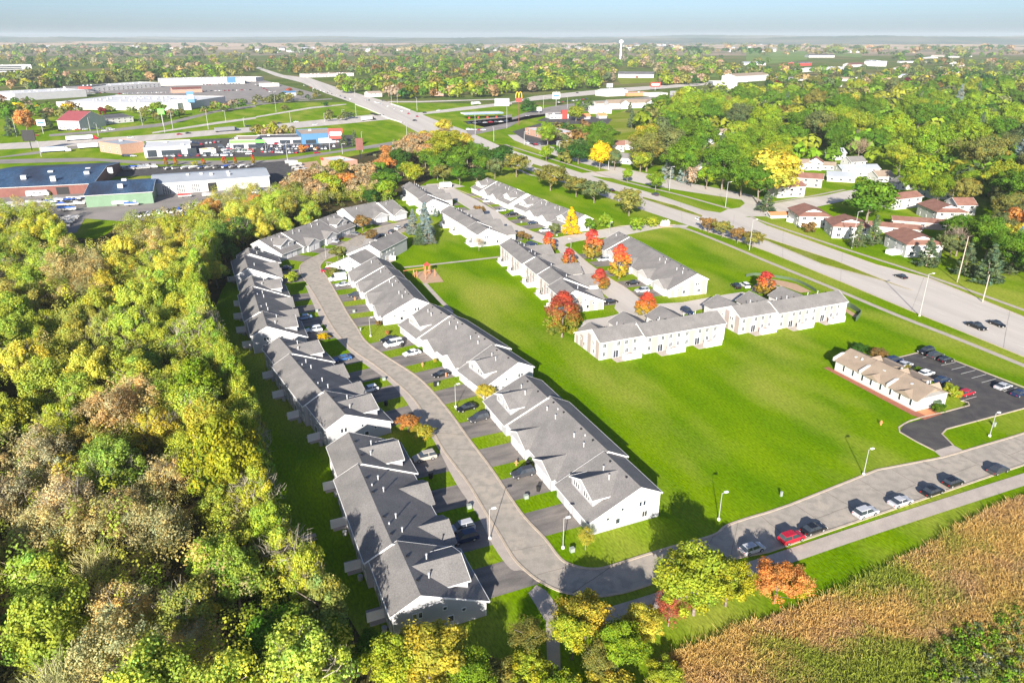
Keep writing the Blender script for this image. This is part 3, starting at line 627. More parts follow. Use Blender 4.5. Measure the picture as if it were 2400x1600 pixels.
    # gable end windows
    for face, xx, s, zr in (('near', 0, segs[0][1], segs[0][3] if len(segs[0]) > 3 else ZR), ('far', x, segs[-1][1], ZR)):
        e = -.02 if face == 'near' else .02
        for (yy, zz, w, h) in ((-1.0, 3.3, .5, .9), (-.2, 3.3, .5, .9), (3.4, 3.4, .5, .5), (6.2, 2.2, .5, .5), (-1.2, .9, 1.0, 1.1), (4.2, 1.0, .8, 1.0)):
            window(root, xx + e, s + yy, zz, w, h, face)
        if panels:
            for yy, w in ((-3.0, .9), (1.5, .9), (5.6, .9), (8.3, .6)):
                zt = zr - (SB * abs(yy) if yy < 0 else SF * (yy + w)) - .75
                x0, x1 = (xx - .035, xx - .003) if face == 'near' else (xx + .003, xx + .035)
                MB().box(x0, x1, s + yy - w, s + yy + w, .05, zt).build('siding_panel', M['siding_beige'], root)
        fd = MB(); x0, x1 = (xx - .05, xx - .003) if face == 'near' else (xx + .003, xx + .05)
        for yy in (s - 4.15, s + 9.5): fd.box(x0, x1, yy, yy + .12, 0, 2.3 if yy > s else zr - SB * 4.15 - .4)
        for k_, yy in enumerate((s - 4.15, s + 9.5)):
            MB().box(x0, x1, yy, yy + .12, 0, 2.3 if yy > s else zr - SB * 4.15 - .4).build('corner_board', M['trim'], root)
    # driveways and grass stay part of the ground
    return root
def ux(d): r = math.radians(d); return Vector((math.cos(r), math.sin(r)))
def far_end(O, d, L): return Vector(O) + ux(d) * L
def rowL(O, d, segs, label, **k):   # front on the right of the ridge direction: start at the far end, turned round
    Lt = sum(s[0] for s in segs)
    return townhouse(far_end(O, d, Lt), d + 180, [(s[0], s[1], [(f[0], s[0] - f[1]) for f in s[2]], *s[3:]) for s in reversed(segs)], label, **k)
A_ = [(12.4, 0, [('d', 6.4)]), (24, -.8, [('g', 5.6), ('g', 17.3)]), (12, 0, [('d', 5.7)])]
townhouse((22.0, 104.7), 113.4, A_, 'long grey-roofed townhouse row beside the street bend and the empty lawn', rear=True)
townhouse((1.5, 156.3), 121.6, [(12.2, 0, [('d', 6.4)]), (24, -1.0, [('g', 5.6), ('g', 17.3)]), (12, 0, [('d', 5.7)])], 'middle townhouse row on the inner side of the curved street, white cars on its drives')
townhouse((-29.2, 201.8), 112.5, [(23.4, -.5, [('g', 5.6), ('g', 17)]), (12.4, -.2, [('g', 6)]), (12, .3, [('g', 6)])], 'townhouse row with four garage gables and no dormers beside the white van')
rowL((-12.6, 78.7), 113.3, A_, 'nearest townhouse row at the wood edge, lit gable end behind the bottom trees', walls='siding')
rowL((-34.0, 130.6), 122.0, A_, 'second townhouse row along the wood, tree shadows falling right across its roof')
rowL((-65.1, 179.4), 113.0, A_, 'third townhouse row along the wood, beige gable end, blue car at its drives')
rowL((-87.9, 232.2), 113.2, [(18, 0, [('g', 4.6), ('g', 13)]), (8, 2.2, [])], 'small townhouse row with white gable at the top of the wood-side rows')
rowL((-95.8, 268.4), 67.6, [(12.2, 0, [('d', 6.2)]), (24, .8, [('g', 5.6), ('g', 17.3)]), (12.4, 0, [('d', 5.9)])], 'townhouse row with windowed dormers facing the outside of the street bend')
rowL((-76.0, 323.5), 50.0, [(18.5, 0, [('g', 13)]), (8.5, 2.4, [('g', 4.2)])], 'short townhouse row behind the reddish street tree at the top of the street')
rowL((-36.5, 343.8), 112.0, [(12.6, -.8, []), (35, 0, [('w', 6), ('w', 17), ('w', 29)])], 'white townhouse row behind the tall blue spruces, furthest up the green', walls='siding_white')
rowL((-9.7, 286.3), 114.3, [(12.6, 0, [('w', 6)]), (34, .4, [('w', 6), ('w', 17), ('w', 28)])], 'white townhouse row overlooking the green behind the bare pinkish tree', walls='siding_white')
rowL((19.3, 209.2), 108.0, [(12.2, 0, [('g', 6)]), (13, 1.2, [('w', 6)]), (13, .9, [('w', 6)]), (26.5, .2, [('w', 6), ('w', 19)])], 'white townhouse row with four patio screens behind the big red and green tree', walls='siding_white', panels=True)
townhouse((31.5, 310.6), 118.2, [(12, 0, [('d', 6)]), (24, .0, [('g', 6), ('g', 17.3)]), (12, -.6, [('d', 6)])], 'townhouse row behind the golden yellow tree, dormers facing parked cars', walls='siding_white', rear=False)
townhouse((7.2, 357.5), 115.4, [(12, 0, [('d', 6)]), (24, -.6, [('g', 6), ('g', 17.3)]), (12, 0, [('d', 6)])], 'furthest townhouse row at the head of the cul-de-sac, dormers at both ends', walls='siding_white', rear=False)
townhouse((60.1, 225.8), 107.2, [(49.5, 0, [('g', 5.5), ('g', 17), ('g', 31), ('g', 43)]), (9, .6, [])], 'townhouse row with striped gable end between the red maples and the main road', walls='siding_white', panels=True, rear=False)
townhouse((21.2, 177.2), 23.0, [(13, 0, [('g', 5)]), (26, -1.2, [('w', 3.5), ('w', 16)])], 'white and beige two-storey row facing the big lawn, left of the pair', walls='siding_white', panels=True)
townhouse((62.9, 195.2), 22.8, [(12.6, 0, [('w', 5)]), (26, -1.2, [('w', 3.5), ('w', 16)])], 'white and beige two-storey row on the big lawn, right one, by the curved fence', walls='siding_white', panels=True)
r_ = townhouse((-52.8, 261.4), 70.5, [(21.5, 0, [('g', 5), ('g', 16)])], 'two-storey block with small dark windows in front of the spruces', screens=True)
r_ = townhouse((-57.4, 250.6), 70.5, [(11.2, .9, [], 5.7)], 'low white-gabled block at the inside of the street bend', screens=False, rear=False)

# drives and little lawns in front of garages (world strips between house and street)
def drives(O, d, centers, out0, out1, side=1, w=7.0, m='drive'):
    u = ux(d); n = Vector((-u.y, u.x)) * side
    for c in centers:
        w_ = w; a = Vector(O) + u * (c - w_ / 2); b = Vector(O) + u * (c + w_ / 2)
        o1 = out1(c) if callable(out1) else out1
        poly('driveway', [tuple(a + n * out0), tuple(b + n * out0), tuple(b + n * o1), tuple(a + n * o1)], .02, M[m], world_pts=True)
def to_edge(O, d, side, edge):
    u = ux(d); n = Vector((-u.y, u.x)) * side
    E_ = [Vector(p) for p in edge]
    def f(c):
        p = Vector(O) + u * c; best = 18
        for i in range(len(E_) - 1):
            a, b = E_[i] - p, E_[i + 1] - p; a1, b1 = a.dot(u), b.dot(u)
            if a1 * b1 <= 0 and abs(a1 - b1) > 1e-6:
                t = a1 / (a1 - b1); q = a.dot(n) * (1 - t) + b.dot(n) * t
                if 5 < q < 40: best = min(best if best != 18 else 99, q)
        return best + 1.2
    return f
def shrub_bed(): pass
for O, d, cs, m in (((22.0, 104.7), 113.4, (6.5, 18, 30, 42), 1), ((1.5, 156.3), 121.6, (6, 18, 30, 42), 1), ((-29.2, 201.8), 112.5, (5.5, 17, 29, 41.5), 1)):
    drives(O, d, cs, 9.6, to_edge(O, d, m, WR), m, 7.2)
for O, d, cs in (((-12.6, 78.7), 113.3, (6.5, 18, 30, 42)), ((-34.0, 130.6), 122.0, (6, 18, 30, 42)), ((-65.1, 179.4), 113.0, (6, 18, 30, 42)), ((-87.9, 232.2), 113.2, (4.6, 13)), ((-95.8, 268.4), 67.6, (6, 18, 30, 42)), ((-76, 323.5), 50, (12, 22))):
    drives(O, d, cs, 9.6, to_edge(O, d, -1, WL), -1, 7.0)
for O, d, cs, s_ in (((31.5, 310.6), 118.2, (6, 18, 30, 42), 1), ((7.2, 357.5), 115.4, (6, 18, 30, 42), 1), ((60.1, 225.8), 107.2, (6, 17, 30, 42, 53), 1)):
    drives(O, d, cs, 9.6, 21.5 if O[0] < 50 else 18.5, s_, 7.0)
for O, d, cs in (((19.3, 209.2), 108, (6, 18, 31, 45, 57)), ((-9.7, 286.3), 114.3, (6, 18, 30, 41)), ((-36.5, 343.8), 112, (6, 18, 30, 41))):
    drives(O, d, cs, 9.6, 17.5, -1, 6.6)

# ------------------------------------------------------------------ church hall
ch = empty('church_hall', (*P(*TL([(1365, 655)])[0]).xy, 0) if False else (91.2, 145.2, 0), math.radians(112.6), 'low white hall with stepped tan roof and arched porch beside the dark car park', 'hall')
mb = MB().box(0, 24, -9.4, 0, 0, 3.0); mb.build('wall', M['siding_white'], ch)
for i, (a, b) in enumerate(((-.4, 8), (8, 16), (16, 24.4))):
    sh = .5 * (i == 1)
    MB().prism([(.5, 2.9), (-4.6, 5.2 + sh * .3), (-9.9, 2.9), (-9.9, 2.7), (-4.6, 5.0), (.5, 2.7)], a, b).build('roof', M['shingle_tan'], ch)
for x in (7.9, 16.0, 24.3): MB().prism([(.6, 2.6), (.6, 3.5), (-1.8, 4.4), (-2.6, 4.4), (-2.6, 2.6)], x - .2, x + .25).build('parapet', M['siding_white'], ch)
for x, y0, y1 in ((3.2, -.2, 1.3), (12.2, -.2, 1.3)): MB().prism([(x - 2.2, 2.85), (x, 4.0), (x + 2.2, 2.85)], -3.2, .9, axis='y').build('gablet', M['shingle_tan'], ch)
for x in (2.0, 10.5, 18.5): MB().prism([(x - 1.2, 3.4), (x, 4.9), (x + 1.2, 3.4)], -8.6, -5.2, axis='y').build('gablet', M['shingle_tan'], ch)
for x, w_ in ((4.2, .5), (11.8, .7), (20.6, .5)): MB().box(x, x + w_, -3.2, -2.7, 3.4, 4.6).build('roof_unit', M['pipe'], ch)
for x in (6, 14): MB().prism([(-4.6, 5.05), (-9.9, 3.1), (-12.3, 3.1), (-12.3, 2.9), (-4.6, 4.6)], x, x + 6).build('porch_roof', M['shingle_tan'], ch); MB().box(x + .3, x + 5.7, -11.9, -9.3, 0, 2.95).build('porch_wall', M['siding_white'], ch)
for x in (1.6, 4.6, 7.2, 10, 12.8, 15.4, 18.3, 21.2): window(ch, x, .03, .9, .6, 1.5, 'front')
MB().box(-2.6, -.01, -3.4, -.4, 0, .12).build('porch_step', M['orange'], ch)
MB().tube((-.05, -6.2, 0), (-.05, -6.2, 1.7), 1.1).build('arched_canopy', M['greenfence'], ch)
MB().tube((3, -6, 4.0), (3, -6, 5.3), .25).build('flue_pipe', M['pipe'], ch); MB().tube((19, -3, 4.0), (19, -3, 4.9), .35, .2).build('roof_turbine', M['pipe'], ch)
u_ = ux(112.6); n_ = Vector((-u_.y, u_.x)); o_ = Vector((91.2, 145.2))
poly('mulch_bed', [tuple(o_ + u_ * a + n_ * b) for a, b in ((-3.2, -4.5), (-3.6, 1.4), (-1, 2.2), (24, 1.6), (26, 1.6), (26, 0), (0, 0), (0, -4.5))], .05, M['mulch'], world_pts=True)

# ------------------------------------------------------------------ playground, sign, fence
pc = P(*TF([(1560, 960)])[0])
pg = empty('playground_tower', (pc.x, pc.y, 0), .4, 'orange and red play tower with swings on the tan sand by the path', 'play frame')
for a in ((0, 0), (1.6, 0), (0, 1.6), (1.6, 1.6)): MB().tube((*a, 0), (*a, 3.6), .12).build('post', M['orange'], pg)
MB().box(-.1, 1.7, -.1, 1.7, 1.4, 1.5).build('deck', M['sand'], pg); MB().tube((.8, .8, 3.5), (.8, .8, 4.6), 1.5, .1, 4).build('roof', M['red'], pg)
MB().prism([(0, 1.4), (3.2, .2), (3.2, .1), (0, 1.3)], .4, 1.2).build('slide', M['yellow'], pg)
MB().tube((-8, 0, 2.6), (0, .4, 2.6), .1).build('beam', M['orange'], pg)
for a in ((-8, -1), (-8, 1), (-4.4, -1), (-4.4, 1)): MB().tube((*a, 0), (a[0], 0, 2.6), .09).build('post', M['orange'], pg)
for i, (x, y) in enumerate(TF([(1560, 1000), (1645, 970), (1480, 985)])):
    p = P(x, y); o = MB().tube((0, 0, 0), (0, 0, 2.6), .12).build('play_post', M['orange'], None, (p.x, p.y, 0)); tag(o, 'orange post standing in the playground sand', 'post', 'playground posts')
p = P(*TG([(1405, 515)])[0]); o = empty('entrance_sign', (p.x, p.y, 0), math.radians(20), 'white entrance sign on a red base at the estate drive mouth', 'sign')
MB().box(-2.2, 2.2, -.3, .3, .5, 2.4).build('panel', M['trim'], o); MB().box(-2.6, 2.6, -1, 1, 0, .45).build('base', M['brick'], o)
for k in range(3): MB().box(-1.6 + k * 1.3, -1.1 + k * 1.3, -.35, .35, 2.5, 3.0).build('finial', M['trim'], o)
def fence(pts, h, label, m='greenfence'):
    o = empty('fence', (*pts[0], 0), 0, label, 'fence'); q = [Vector(p) - Vector(pts[0]) for p in pts]; r = resample(q, 0, 26)
    for i in range(len(r) - 1):
        d = (r[i + 1] - r[i]); nn = Vector((-d.y, d.x)).normalized() * .04
        MB().face([(*(r[i] + nn), .05), (*(r[i + 1] + nn), .05), (*(r[i + 1] + nn), h), (*(r[i] + nn), h)]).face([(*(r[i] - nn), .05), (*(r[i + 1] - nn), .05), (*(r[i + 1] - nn), h), (*(r[i] - nn), h)]).face([(*(r[i] + nn), h), (*(r[i + 1] + nn), h), (*(r[i + 1] - nn), h), (*(r[i] - nn), h)]).build('fence_panel', M[m], o)
        MB().tube((*r[i], 0), (*r[i], h + .1), .07).build('post', M[m], o)
fence(smooth(wpts(TG([(2150, 975), (2230, 962)]) + TH_([(0, 975), (200, 1005), (330, 1050), (440, 1115)])), 4), 1.0, 'long curved green fence behind the right-hand two-storey row')
fence(smooth(wpts(TH_([(700, 1240), (760, 1262), (830, 1310), (845, 1335), (800, 1390)])), 4), 1.5, 'short curved green fence end at the corner of the right-hand two-storey row')

# ------------------------------------------------------------------ vehicles
def hullp(mb, prof, hw, taper=0, m=0):
    """side profile [(x,z,halfwidth)] closed polygon -> body"""
    n = len(prof); i = len(mb.v)
    for x, z, w in prof: mb.v.append((x, -w, z))
    for x, z, w in prof: mb.v.append((x, w, z))
    mb.f.append(tuple(i + k for k in range(n))); mb.m.append(m); mb.f.append(tuple(i + n + k for k in reversed(range(n)))); mb.m.append(m)
    for k in range(n):
        l = (k + 1) % n; mb.f.append((i + k, i + n + k, i + n + l, i + l)); mb.m.append(m)
CARS = {}
SPEC = { # length, width, hood z, roof z, cabin (rear bottom, rear top, front top, front bottom)
    'sedan': (4.8, 1.84, .92, 1.45, (-1.75, -1.15, .35, 1.15)), 'hatch': (4.3, 1.8, .95, 1.5, (-2.0, -1.7, .35, 1.15)), 'suv': (4.75, 1.92, 1.05, 1.74, (-2.2, -1.95, .35, 1.1)),
    'wagon': (4.9, 1.86, .98, 1.6, (-2.3, -1.95, .4, 1.25)), 'van': (5.3, 2.0, 1.15, 1.95, (-2.5, -2.4, .9, 1.9)), 'pickup': (5.7, 2.0, 1.1, 1.85, (-.9, -.7, .6, 1.3)), 'cargo': (6.0, 2.1, 1.3, 2.6, (-2.9, -2.85, 1.2, 2.0))}
def car_meshes(t):
    if t in CARS: return CARS[t]
    L, W, zh, zr, (rb, rt, ft, fb) = SPEC[t]; h, w = L / 2, W / 2
    b = MB(); hullp(b, [(-h + .1, .28, w * .92), (-h, .62, w * .96), (-h + .06, zh - .06, w * .93), (-h + .3, zh, w * .9), (fb, zh, w * .92), (h - .35, zh - .14, w * .85), (h - .02, zh - .32, w * .84), (h, .5, w * .88), (h - .08, .28, w * .88)], w)
    hullp(b, [(rt, zr - .05, w * .7), (rt + .08, zr, w * .66), (ft - .1, zr, w * .66), (ft + .02, zr - .05, w * .7), (ft, zr - .08, w * .71), (rt, zr - .08, w * .71)], w)
    for xx in (rb * .35 + ft * .25,):
        for sy in (-1, 1): b.face([(xx - .05, sy * (w * .9 + .002), zh), (xx + .06, sy * (w * .9 + .002), zh), (xx + .06, sy * (w * .715), zr - .06), (xx - .05, sy * (w * .715), zr - .06)])
    if t == 'pickup': b = b.box(-h + .15, -.95, -w * .8, w * .8, zh - .25, zh + .004); 
    if t == 'cargo': b.box(-2.9, 1.0, -w * .93, w * .93, 1.2, 2.55)
    gl = MB(); hullp(gl, [(rb, zh - .01, w * .9), (rt, zr - .06, w * .7), (ft, zr - .06, w * .7), (fb, zh - .01, w * .9)], w)
    wh = MB().tube((0, -.11, 0), (0, .11, 0), .34, .34, 14); rm = MB().tube((0, -.125, 0), (0, .125, 0), .2, .2, 10)
    hl = MB().box(-.04, .05, -.2, .2, -.07, .07); tl = MB().box(-.035, .04, -.12, .12, -.06, .06)
    CARS[t] = dict(body=b.mesh('body', M['carpaint']), windows=gl.mesh('windows', M['glass']), tyre=wh.mesh('wheel', M['tyre']), rim=rm.mesh('rim', M['rim']), hl=hl.mesh('headlight', M['headlamp']), tl=tl.mesh('taillight', M['taillamp']))
    return CARS[t]
PAINT = {'black': (.012, .013, .016), 'navy': (.015, .03, .08), 'dark grey': (.05, .052, .06), 'grey': (.16, .165, .175), 'silver': (.48, .49, .52), 'white': (.82, .82, .83), 'red': (.42, .012, .03), 'blue': (.05, .13, .32), 'light blue': (.28, .42, .62), 'beige': (.42, .38, .33), 'tan': (.35, .3, .24), 'green': (.05, .2, .05)}
NAME = {'sedan': 'sedan', 'hatch': 'hatchback', 'suv': 'suv', 'wagon': 'estate car', 'van': 'minivan', 'pickup': 'pickup truck', 'cargo': 'cargo van'}
def car(px, py, ang, t, paint, where, group=None):
    L, W, zh, zr, _ = SPEC[t]; p = P(px, py, .8); c = car_meshes(t)
    r = empty('parked_car' if 'driving' not in where else 'car', (p.x, p.y, .03), math.radians(ang), f'{paint} {NAME[t]} {where}', {'cargo': 'van', 'pickup': 'truck', 'van': 'car'}.get(t, 'car'), group)
    col = (*PAINT[paint], 1)
    b = link('body', c['body'], r); b.color = col; link('windows', c['windows'], r)
    for sx in (-1, 1):
        for sy in (-1, 1):
            o = link('wheel', c['tyre'], r, (sx * L * .3, sy * (W / 2 - .12), .34)); link('rim', c['rim'], o)
    for sy in (-1, 1):
        link('headlight', c['hl'], r, (L / 2 - .04, sy * W * .34, zh - .36)); link('taillight', c['tl'], r, (-L / 2 + .02, sy * W * .37, zh - .22))
    return r
D = 24
for a in (
 (1763.8, 1282, D, 'hatch', 'silver', 'parked at the kerb under the tree shadows'), (1856, 1257, D, 'suv', 'red', 'parked at the kerb behind a black sedan'),
 (1907, 1236, D, 'sedan', 'black', 'parked at the kerb just in front of the red suv'), (2029.6, 1198, D, 'suv', 'silver', 'parked at the kerb in the middle of the row by the path'),
 (2111, 1172.5, D, 'sedan', 'silver', 'parked at the kerb behind a black sedan with red lights'), (2186.5, 1148, D, 'sedan', 'black', 'parked at the kerb between the silver sedan and a black hatchback'),
 (2235, 1127, D, 'hatch', 'black', 'parked at the kerb opposite the car park entrance'), (2340.8, 1098, D, 'sedan', 'dark grey', 'parked alone at the kerb at the right edge'),
 (2171, 821, 205, 'suv', 'black', 'first of three in the hall car park'), (2192.9, 831, 25, 'suv', 'dark grey', 'middle of three in the hall car park'), (2217, 840.8, 25, 'hatch', 'black', 'third of three in the hall car park next to empty bays'),
 (2095.9, 842, 25, 'suv', 'navy', 'half hidden behind the hall roof and round tree'), (2120, 852, 25, 'sedan', 'silver', 'half hidden behind the hall roof'), (2172, 872, 25, 'hatch', 'white', 'parked behind the hall porch'),
 (2208, 888, 25, 'sedan', 'navy', 'in shade behind the hall'), (2266, 918, 25, 'hatch', 'red', 'beside the bush at the hall end'), (2352, 903, 25, 'sedan', 'silver', 'in the outer bays of the hall car park'), (2391, 919, 25, 'sedan', 'navy', 'in the outer bays cut by the right edge'),
 (2112, 646, 109, 'sedan', 'black', 'driving on the main road past the poles'), (2289.8, 763, -71, 'pickup', 'black', 'driving on the main road'), (2338, 757, -71, 'sedan', 'black', 'driving on the main road beside the pickup'),
 (1433, 445, 115, 'sedan', 'black', 'driving on the main road by the bushy trees'), (1535.5, 455, 115, 'suv', 'dark grey', 'driving on the main road near the small street tree'), (1446, 466, -65, 'sedan', 'grey', 'driving half behind the big bushy tree'), (1640, 513.5, -66, 'sedan', 'white', 'driving past the row of low trees'),
 (1226, 1106, 204, 'suv', 'dark grey', 'on the drive below the red hydrant'), (1093.6, 953, 212, 'sedan', 'black', 'on the drive by the little yellow tree, upper of two'), (1121.7, 977, 212, 'suv', 'dark grey', 'on the drive by the little yellow tree, lower of two'),
 (1035, 874, 212, 'sedan', 'black', 'on the drive with an orange ball'), (964.8, 825, 212, 'sedan', 'white', 'alone on its drive in the middle row'), (922, 804, 212, 'van', 'white', 'on the drive next to the black sedan in the middle row'), (911, 793, 212, 'sedan', 'black', 'on the drive touching the white minivan'),
 (832, 689, 203, 'sedan', 'dark grey', 'on the drive one below the white van'), (802.8, 665, 203, 'sedan', 'silver', 'squeezed beside the white van'), (791, 652, 203, 'cargo', 'white', 'parked on the drive at the street bend'), (765, 632, 203, 'hatch', 'red', 'half hidden behind the small street tree at the bend'),
 (1080.9, 1234, 204, 'suv', 'silver', 'on the nearest shaded drive, upper of two'), (1088.5, 1257, 204, 'suv', 'navy', 'on the nearest shaded drive, lower of two'), (995, 1067.9, 204, 'suv', 'beige', 'half in shade on the drive of the nearest row'),
 (865, 909.7, 212, 'hatch', 'white', 'half in shade on the drive of the second wood-side row'), (802, 838, 212, 'sedan', 'blue', 'in deep shade on the upper drive of the second wood-side row'), (735, 771, 203, 'suv', 'white', 'on the drive of the third wood-side row above the orange bush'), (712, 741.8, 203, 'sedan', 'light blue', 'in shade on the drive of the third wood-side row'),
 (667, 627, 203, 'sedan', 'navy', 'in shade beside the small round street tree'), (782, 564, 158, 'sedan', 'silver', 'on the drive facing the dormered row, left of two'), (789, 557, 158, 'sedan', 'black', 'on the drive facing the dormered row, right of two'), (830.9, 546.7, 158, 'sedan', 'grey', 'by the right-hand dormer of the bend row'),
 (919, 542.8, 70, 'suv', 'dark grey', 'at the street side above the low block'), (897, 552, 70, 'sedan', 'black', 'at the street side behind the two-storey block'), (934, 532.6, 70, 'sedan', 'white', 'at the street side near the spruces'), (955, 529, 70, 'suv', 'black', 'at the street side touching the spruces'),
 (1019.9, 440, 10, 'sedan', 'white', 'at the cul-de-sac head beside the trailer'), (1008, 438.3, 10, 'sedan', 'black', 'at the cul-de-sac head left of the white one'), (1028.8, 455.5, -20, 'suv', 'dark grey', 'behind the furthest white row'), (1138.5, 517, 24, 'suv', 'white', 'half hidden behind the white row roof'), (1165, 531, 24, 'sedan', 'navy', 'half hidden behind the white row roof'),
 (1142.5, 470, 204, 'suv', 'white', 'on the top drive of the cul-de-sac'), (1174, 492, 204, 'wagon', 'silver', 'on the drive in the middle of the cul-de-sac'), (1200, 501, 204, 'pickup', 'black', 'on the drive next to the silver estate car'), (1222.9, 509.5, 207, 'sedan', 'black', 'on the drive above a utility box'), (1247.7, 521, 207, 'sedan', 'navy', 'on the drive below the round shrub'), (1276.4, 538.8, 207, 'suv', 'white', 'on the last drive before the golden tree'),
 (1245.8, 571, 24, 'suv', 'navy', 'on the drive behind the small bronze trees'), (1414, 606.6, 197, 'suv', 'silver', 'on the drive between the two tall red maples'), (1481.9, 661.5, 197, 'sedan', 'black', 'on the drive beside the striped gable'), (1504.8, 679, 197, 'suv', 'silver', 'on the drive nearest the striped gable'),
 (1369.6, 667, 24, 'sedan', 'navy', 'under the small yellow tree behind the white row'), (1432, 705, 24, 'sedan', 'black', 'at the end of the row by the red mulch'), (1611, 727.8, -66, 'suv', 'navy', 'in shade behind the left two-storey row'), (1725, 669, 100, 'suv', 'black', 'in the small car park by the curved fence, left one'), (1746, 667, 100, 'suv', 'white', 'in the small car park by the curved fence, right one')):
    car(*a)
# small far vehicles: one mesh each
def small_car_mesh(t):
    L, W, zh, zr, (rb, rt, ft, fb) = SPEC[t]; h, w = L / 2, W / 2; b = MB()
    hullp(b, [(-h, .3, w), (-h, zh, w * .95), (h - .3, zh - .1, w * .9), (h, .35, w * .9)], w, m=0); hullp(b, [(rb, zh, w * .9), (rt, zr - .06, w * .7), (ft, zr - .06, w * .7), (fb, zh, w * .9)], w, m=1)
    b.box(rt, ft, -w * .68, w * .68, zr - .06, zr, 0)
    for sx in (-1, 1):
        for sy in (-1, 1): b.tube((sx * L * .3, sy * (w - .2), .33), (sx * L * .3, sy * w, .33), .33, .33, 6, 2)
    return b.mesh('small_car', M['carpaint'], M['glass'], M['tyre'])
SM = {t: small_car_mesh(t) for t in ('sedan', 'suv', 'hatch')}
def lot(a, b, n, ang, label, group, cols=('black', 'silver', 'white', 'grey', 'navy', 'red', 'dark grey', 'white', 'silver'), rows=1, dy=6):
    A, B = P(*a).xy, P(*b).xy; d = (B - A).normalized(); nn = Vector((-d.y, d.x))
    for r in range(rows):
        for i in range(n):
            p = A.lerp(B, i / max(n - 1, 1)) + nn * (r * dy) + Vector((RND.uniform(-.3, .3), RND.uniform(-.4, .4)))
            c = RND.choice(cols); o = link('parked_car', SM[RND.choice(('sedan', 'suv', 'hatch'))], None, (p.x, p.y, .04), math.radians(ang) + RND.uniform(-.05, .05)); o.color = (*PAINT[c], 1)
            tag(o, label, 'car', group)
lot(*TA([(1400, 1440), (2130, 1430)]), 34, 110, 'car in the dense front line of the white-gabled dealership', 'cars for sale before the white showroom')
lot(*TA([(2020, 1345), (2100, 1420)]), 7, 20, 'car in the side rows right of the white-gabled showroom', 'cars in the showroom side rows')
lot(*TA([(1900, 1320), (2010, 1310)]), 4, 100, 'car behind the yellow and white kiosk', 'cars behind the kiosk')
lot(*TA([(2190, 1370), (2290, 1420)]), 4, 20, 'car in front of the lime green store', 'cars before the lime store')
lot(*TB([(60, 1400), (370, 1410)]), 11, 100, 'car in the lot before the grey and blue stores', 'cars before the blue store')
lot(*TB([(60, 1350), (720, 1350)]), 17, 100, 'car in the back line of the blue store lot', 'cars in the back line')
lot(*TB([(500, 1385), (640, 1365)]), 4, 100, 'car in the lot right of the round orange tree', 'cars right of the orange tree')
lot(*TA([(1420, 1400), (1500, 1440)]), 6, 20, 'car at the left end of the white-gabled showroom front', 'cars at the showroom end')
lot(*TA([(1100, 865), (2300, 830)]), 30, 60, 'car in the wide mall car park', 'cars in the wide mall car park')
lot(*TA([(1700, 930), (2000, 940)]), 12, 60, 'car in the mall car park right of the tall dark sign', 'mall cars right of the sign')
lot(*TB([(20, 1300), (300, 1345)]), 9, 20, 'car between the grey store and the lot', 'cars by the grey store')
lot(*TA([(2130, 1310), (2100, 1400)]), 9, 20, 'car in the column left of the lime green store', 'cars left of the lime store')
lot(*TB([(60, 1375), (640, 1372)]), 18, 100, 'car in the middle line of the blue store lot', 'cars in the middle line')
lot(*TA([(2150, 1400), (2330, 1395)]), 8, 100, 'car in the front line before the lime store', 'cars in the lime store front line')
lot(*TA([(1250, 1540), (1340, 1530)]), 5, 60, 'car beside the boats behind the green shed', 'cars beside the boats')
lot(*TE([(1900, 60 + 230), (2330, 235)]), 8, 40, 'car or van parked among the boats at the wood edge', 'vehicles among the boats')
lot(*TA([(1700, 1300), (1850, 1330)]), 7, 110, 'car beside the showroom right wall', 'cars beside the showroom')
lot(*TA([(1150, 1440), (1230, 1440)]), 4, 20, 'car or boat before the coral building', 'vehicles by the coral building')
lot(*TB([(-60, 1400), (-10, 1330)]), 5, 20, 'car at the left end of the grey store lot', 'cars at the grey store end')
lot(*TA([(560, 1205), (1000, 1185)]), 7, 30, 'car in the inn car park', 'cars at the inn')
lot(*TB([(0, 780), (230, 900)]), 9, 60, 'car in the lots left of the main road', 'cars left of the main road')
lot(*TB([(1960, 1140), (2300, 1120)]), 8, 30, 'car at the petrol station', 'cars at the petrol station')
lot(*TA([(800, 870), (960, 855)]), 9, 60, 'car in the mall car park beside the dark roof', 'mall cars')
lot(*TA([(1560, 905), (1700, 890)]), 8, 60, 'car in the mall car park by the tall dark sign', 'mall cars by the sign')
lot(*TA([(1850, 780), (2200, 775)]), 14, 60, 'car before the far white store with blue entrance', 'cars before the blue entrance')
lot(*TB([(440, 790), (860, 915)]), 13, 112, 'car queueing towards the overpass', 'cars queueing on the overpass road')
lot(*TB([(1040, 925), (1480, 1075)]), 8, 112, 'car driving over the overpass', 'cars on the overpass')
lot(*TB([(1950, 1195), (2090, 1200)]), 5, 20, 'car at the junction by the petrol station', 'cars at the junction')
lot(*TC([(140, 1320), (250, 1335)]), 4, 110, 'car before the coral brick diner', 'cars before the diner')
lot(*TC([(430, 945), (680, 915)]), 9, 110, 'car beside the motel along the slip road', 'cars by the motel')
lot(*TC([(590, 1085), (860, 1085)]), 3, 110, 'car by the low white office', 'cars by the office')
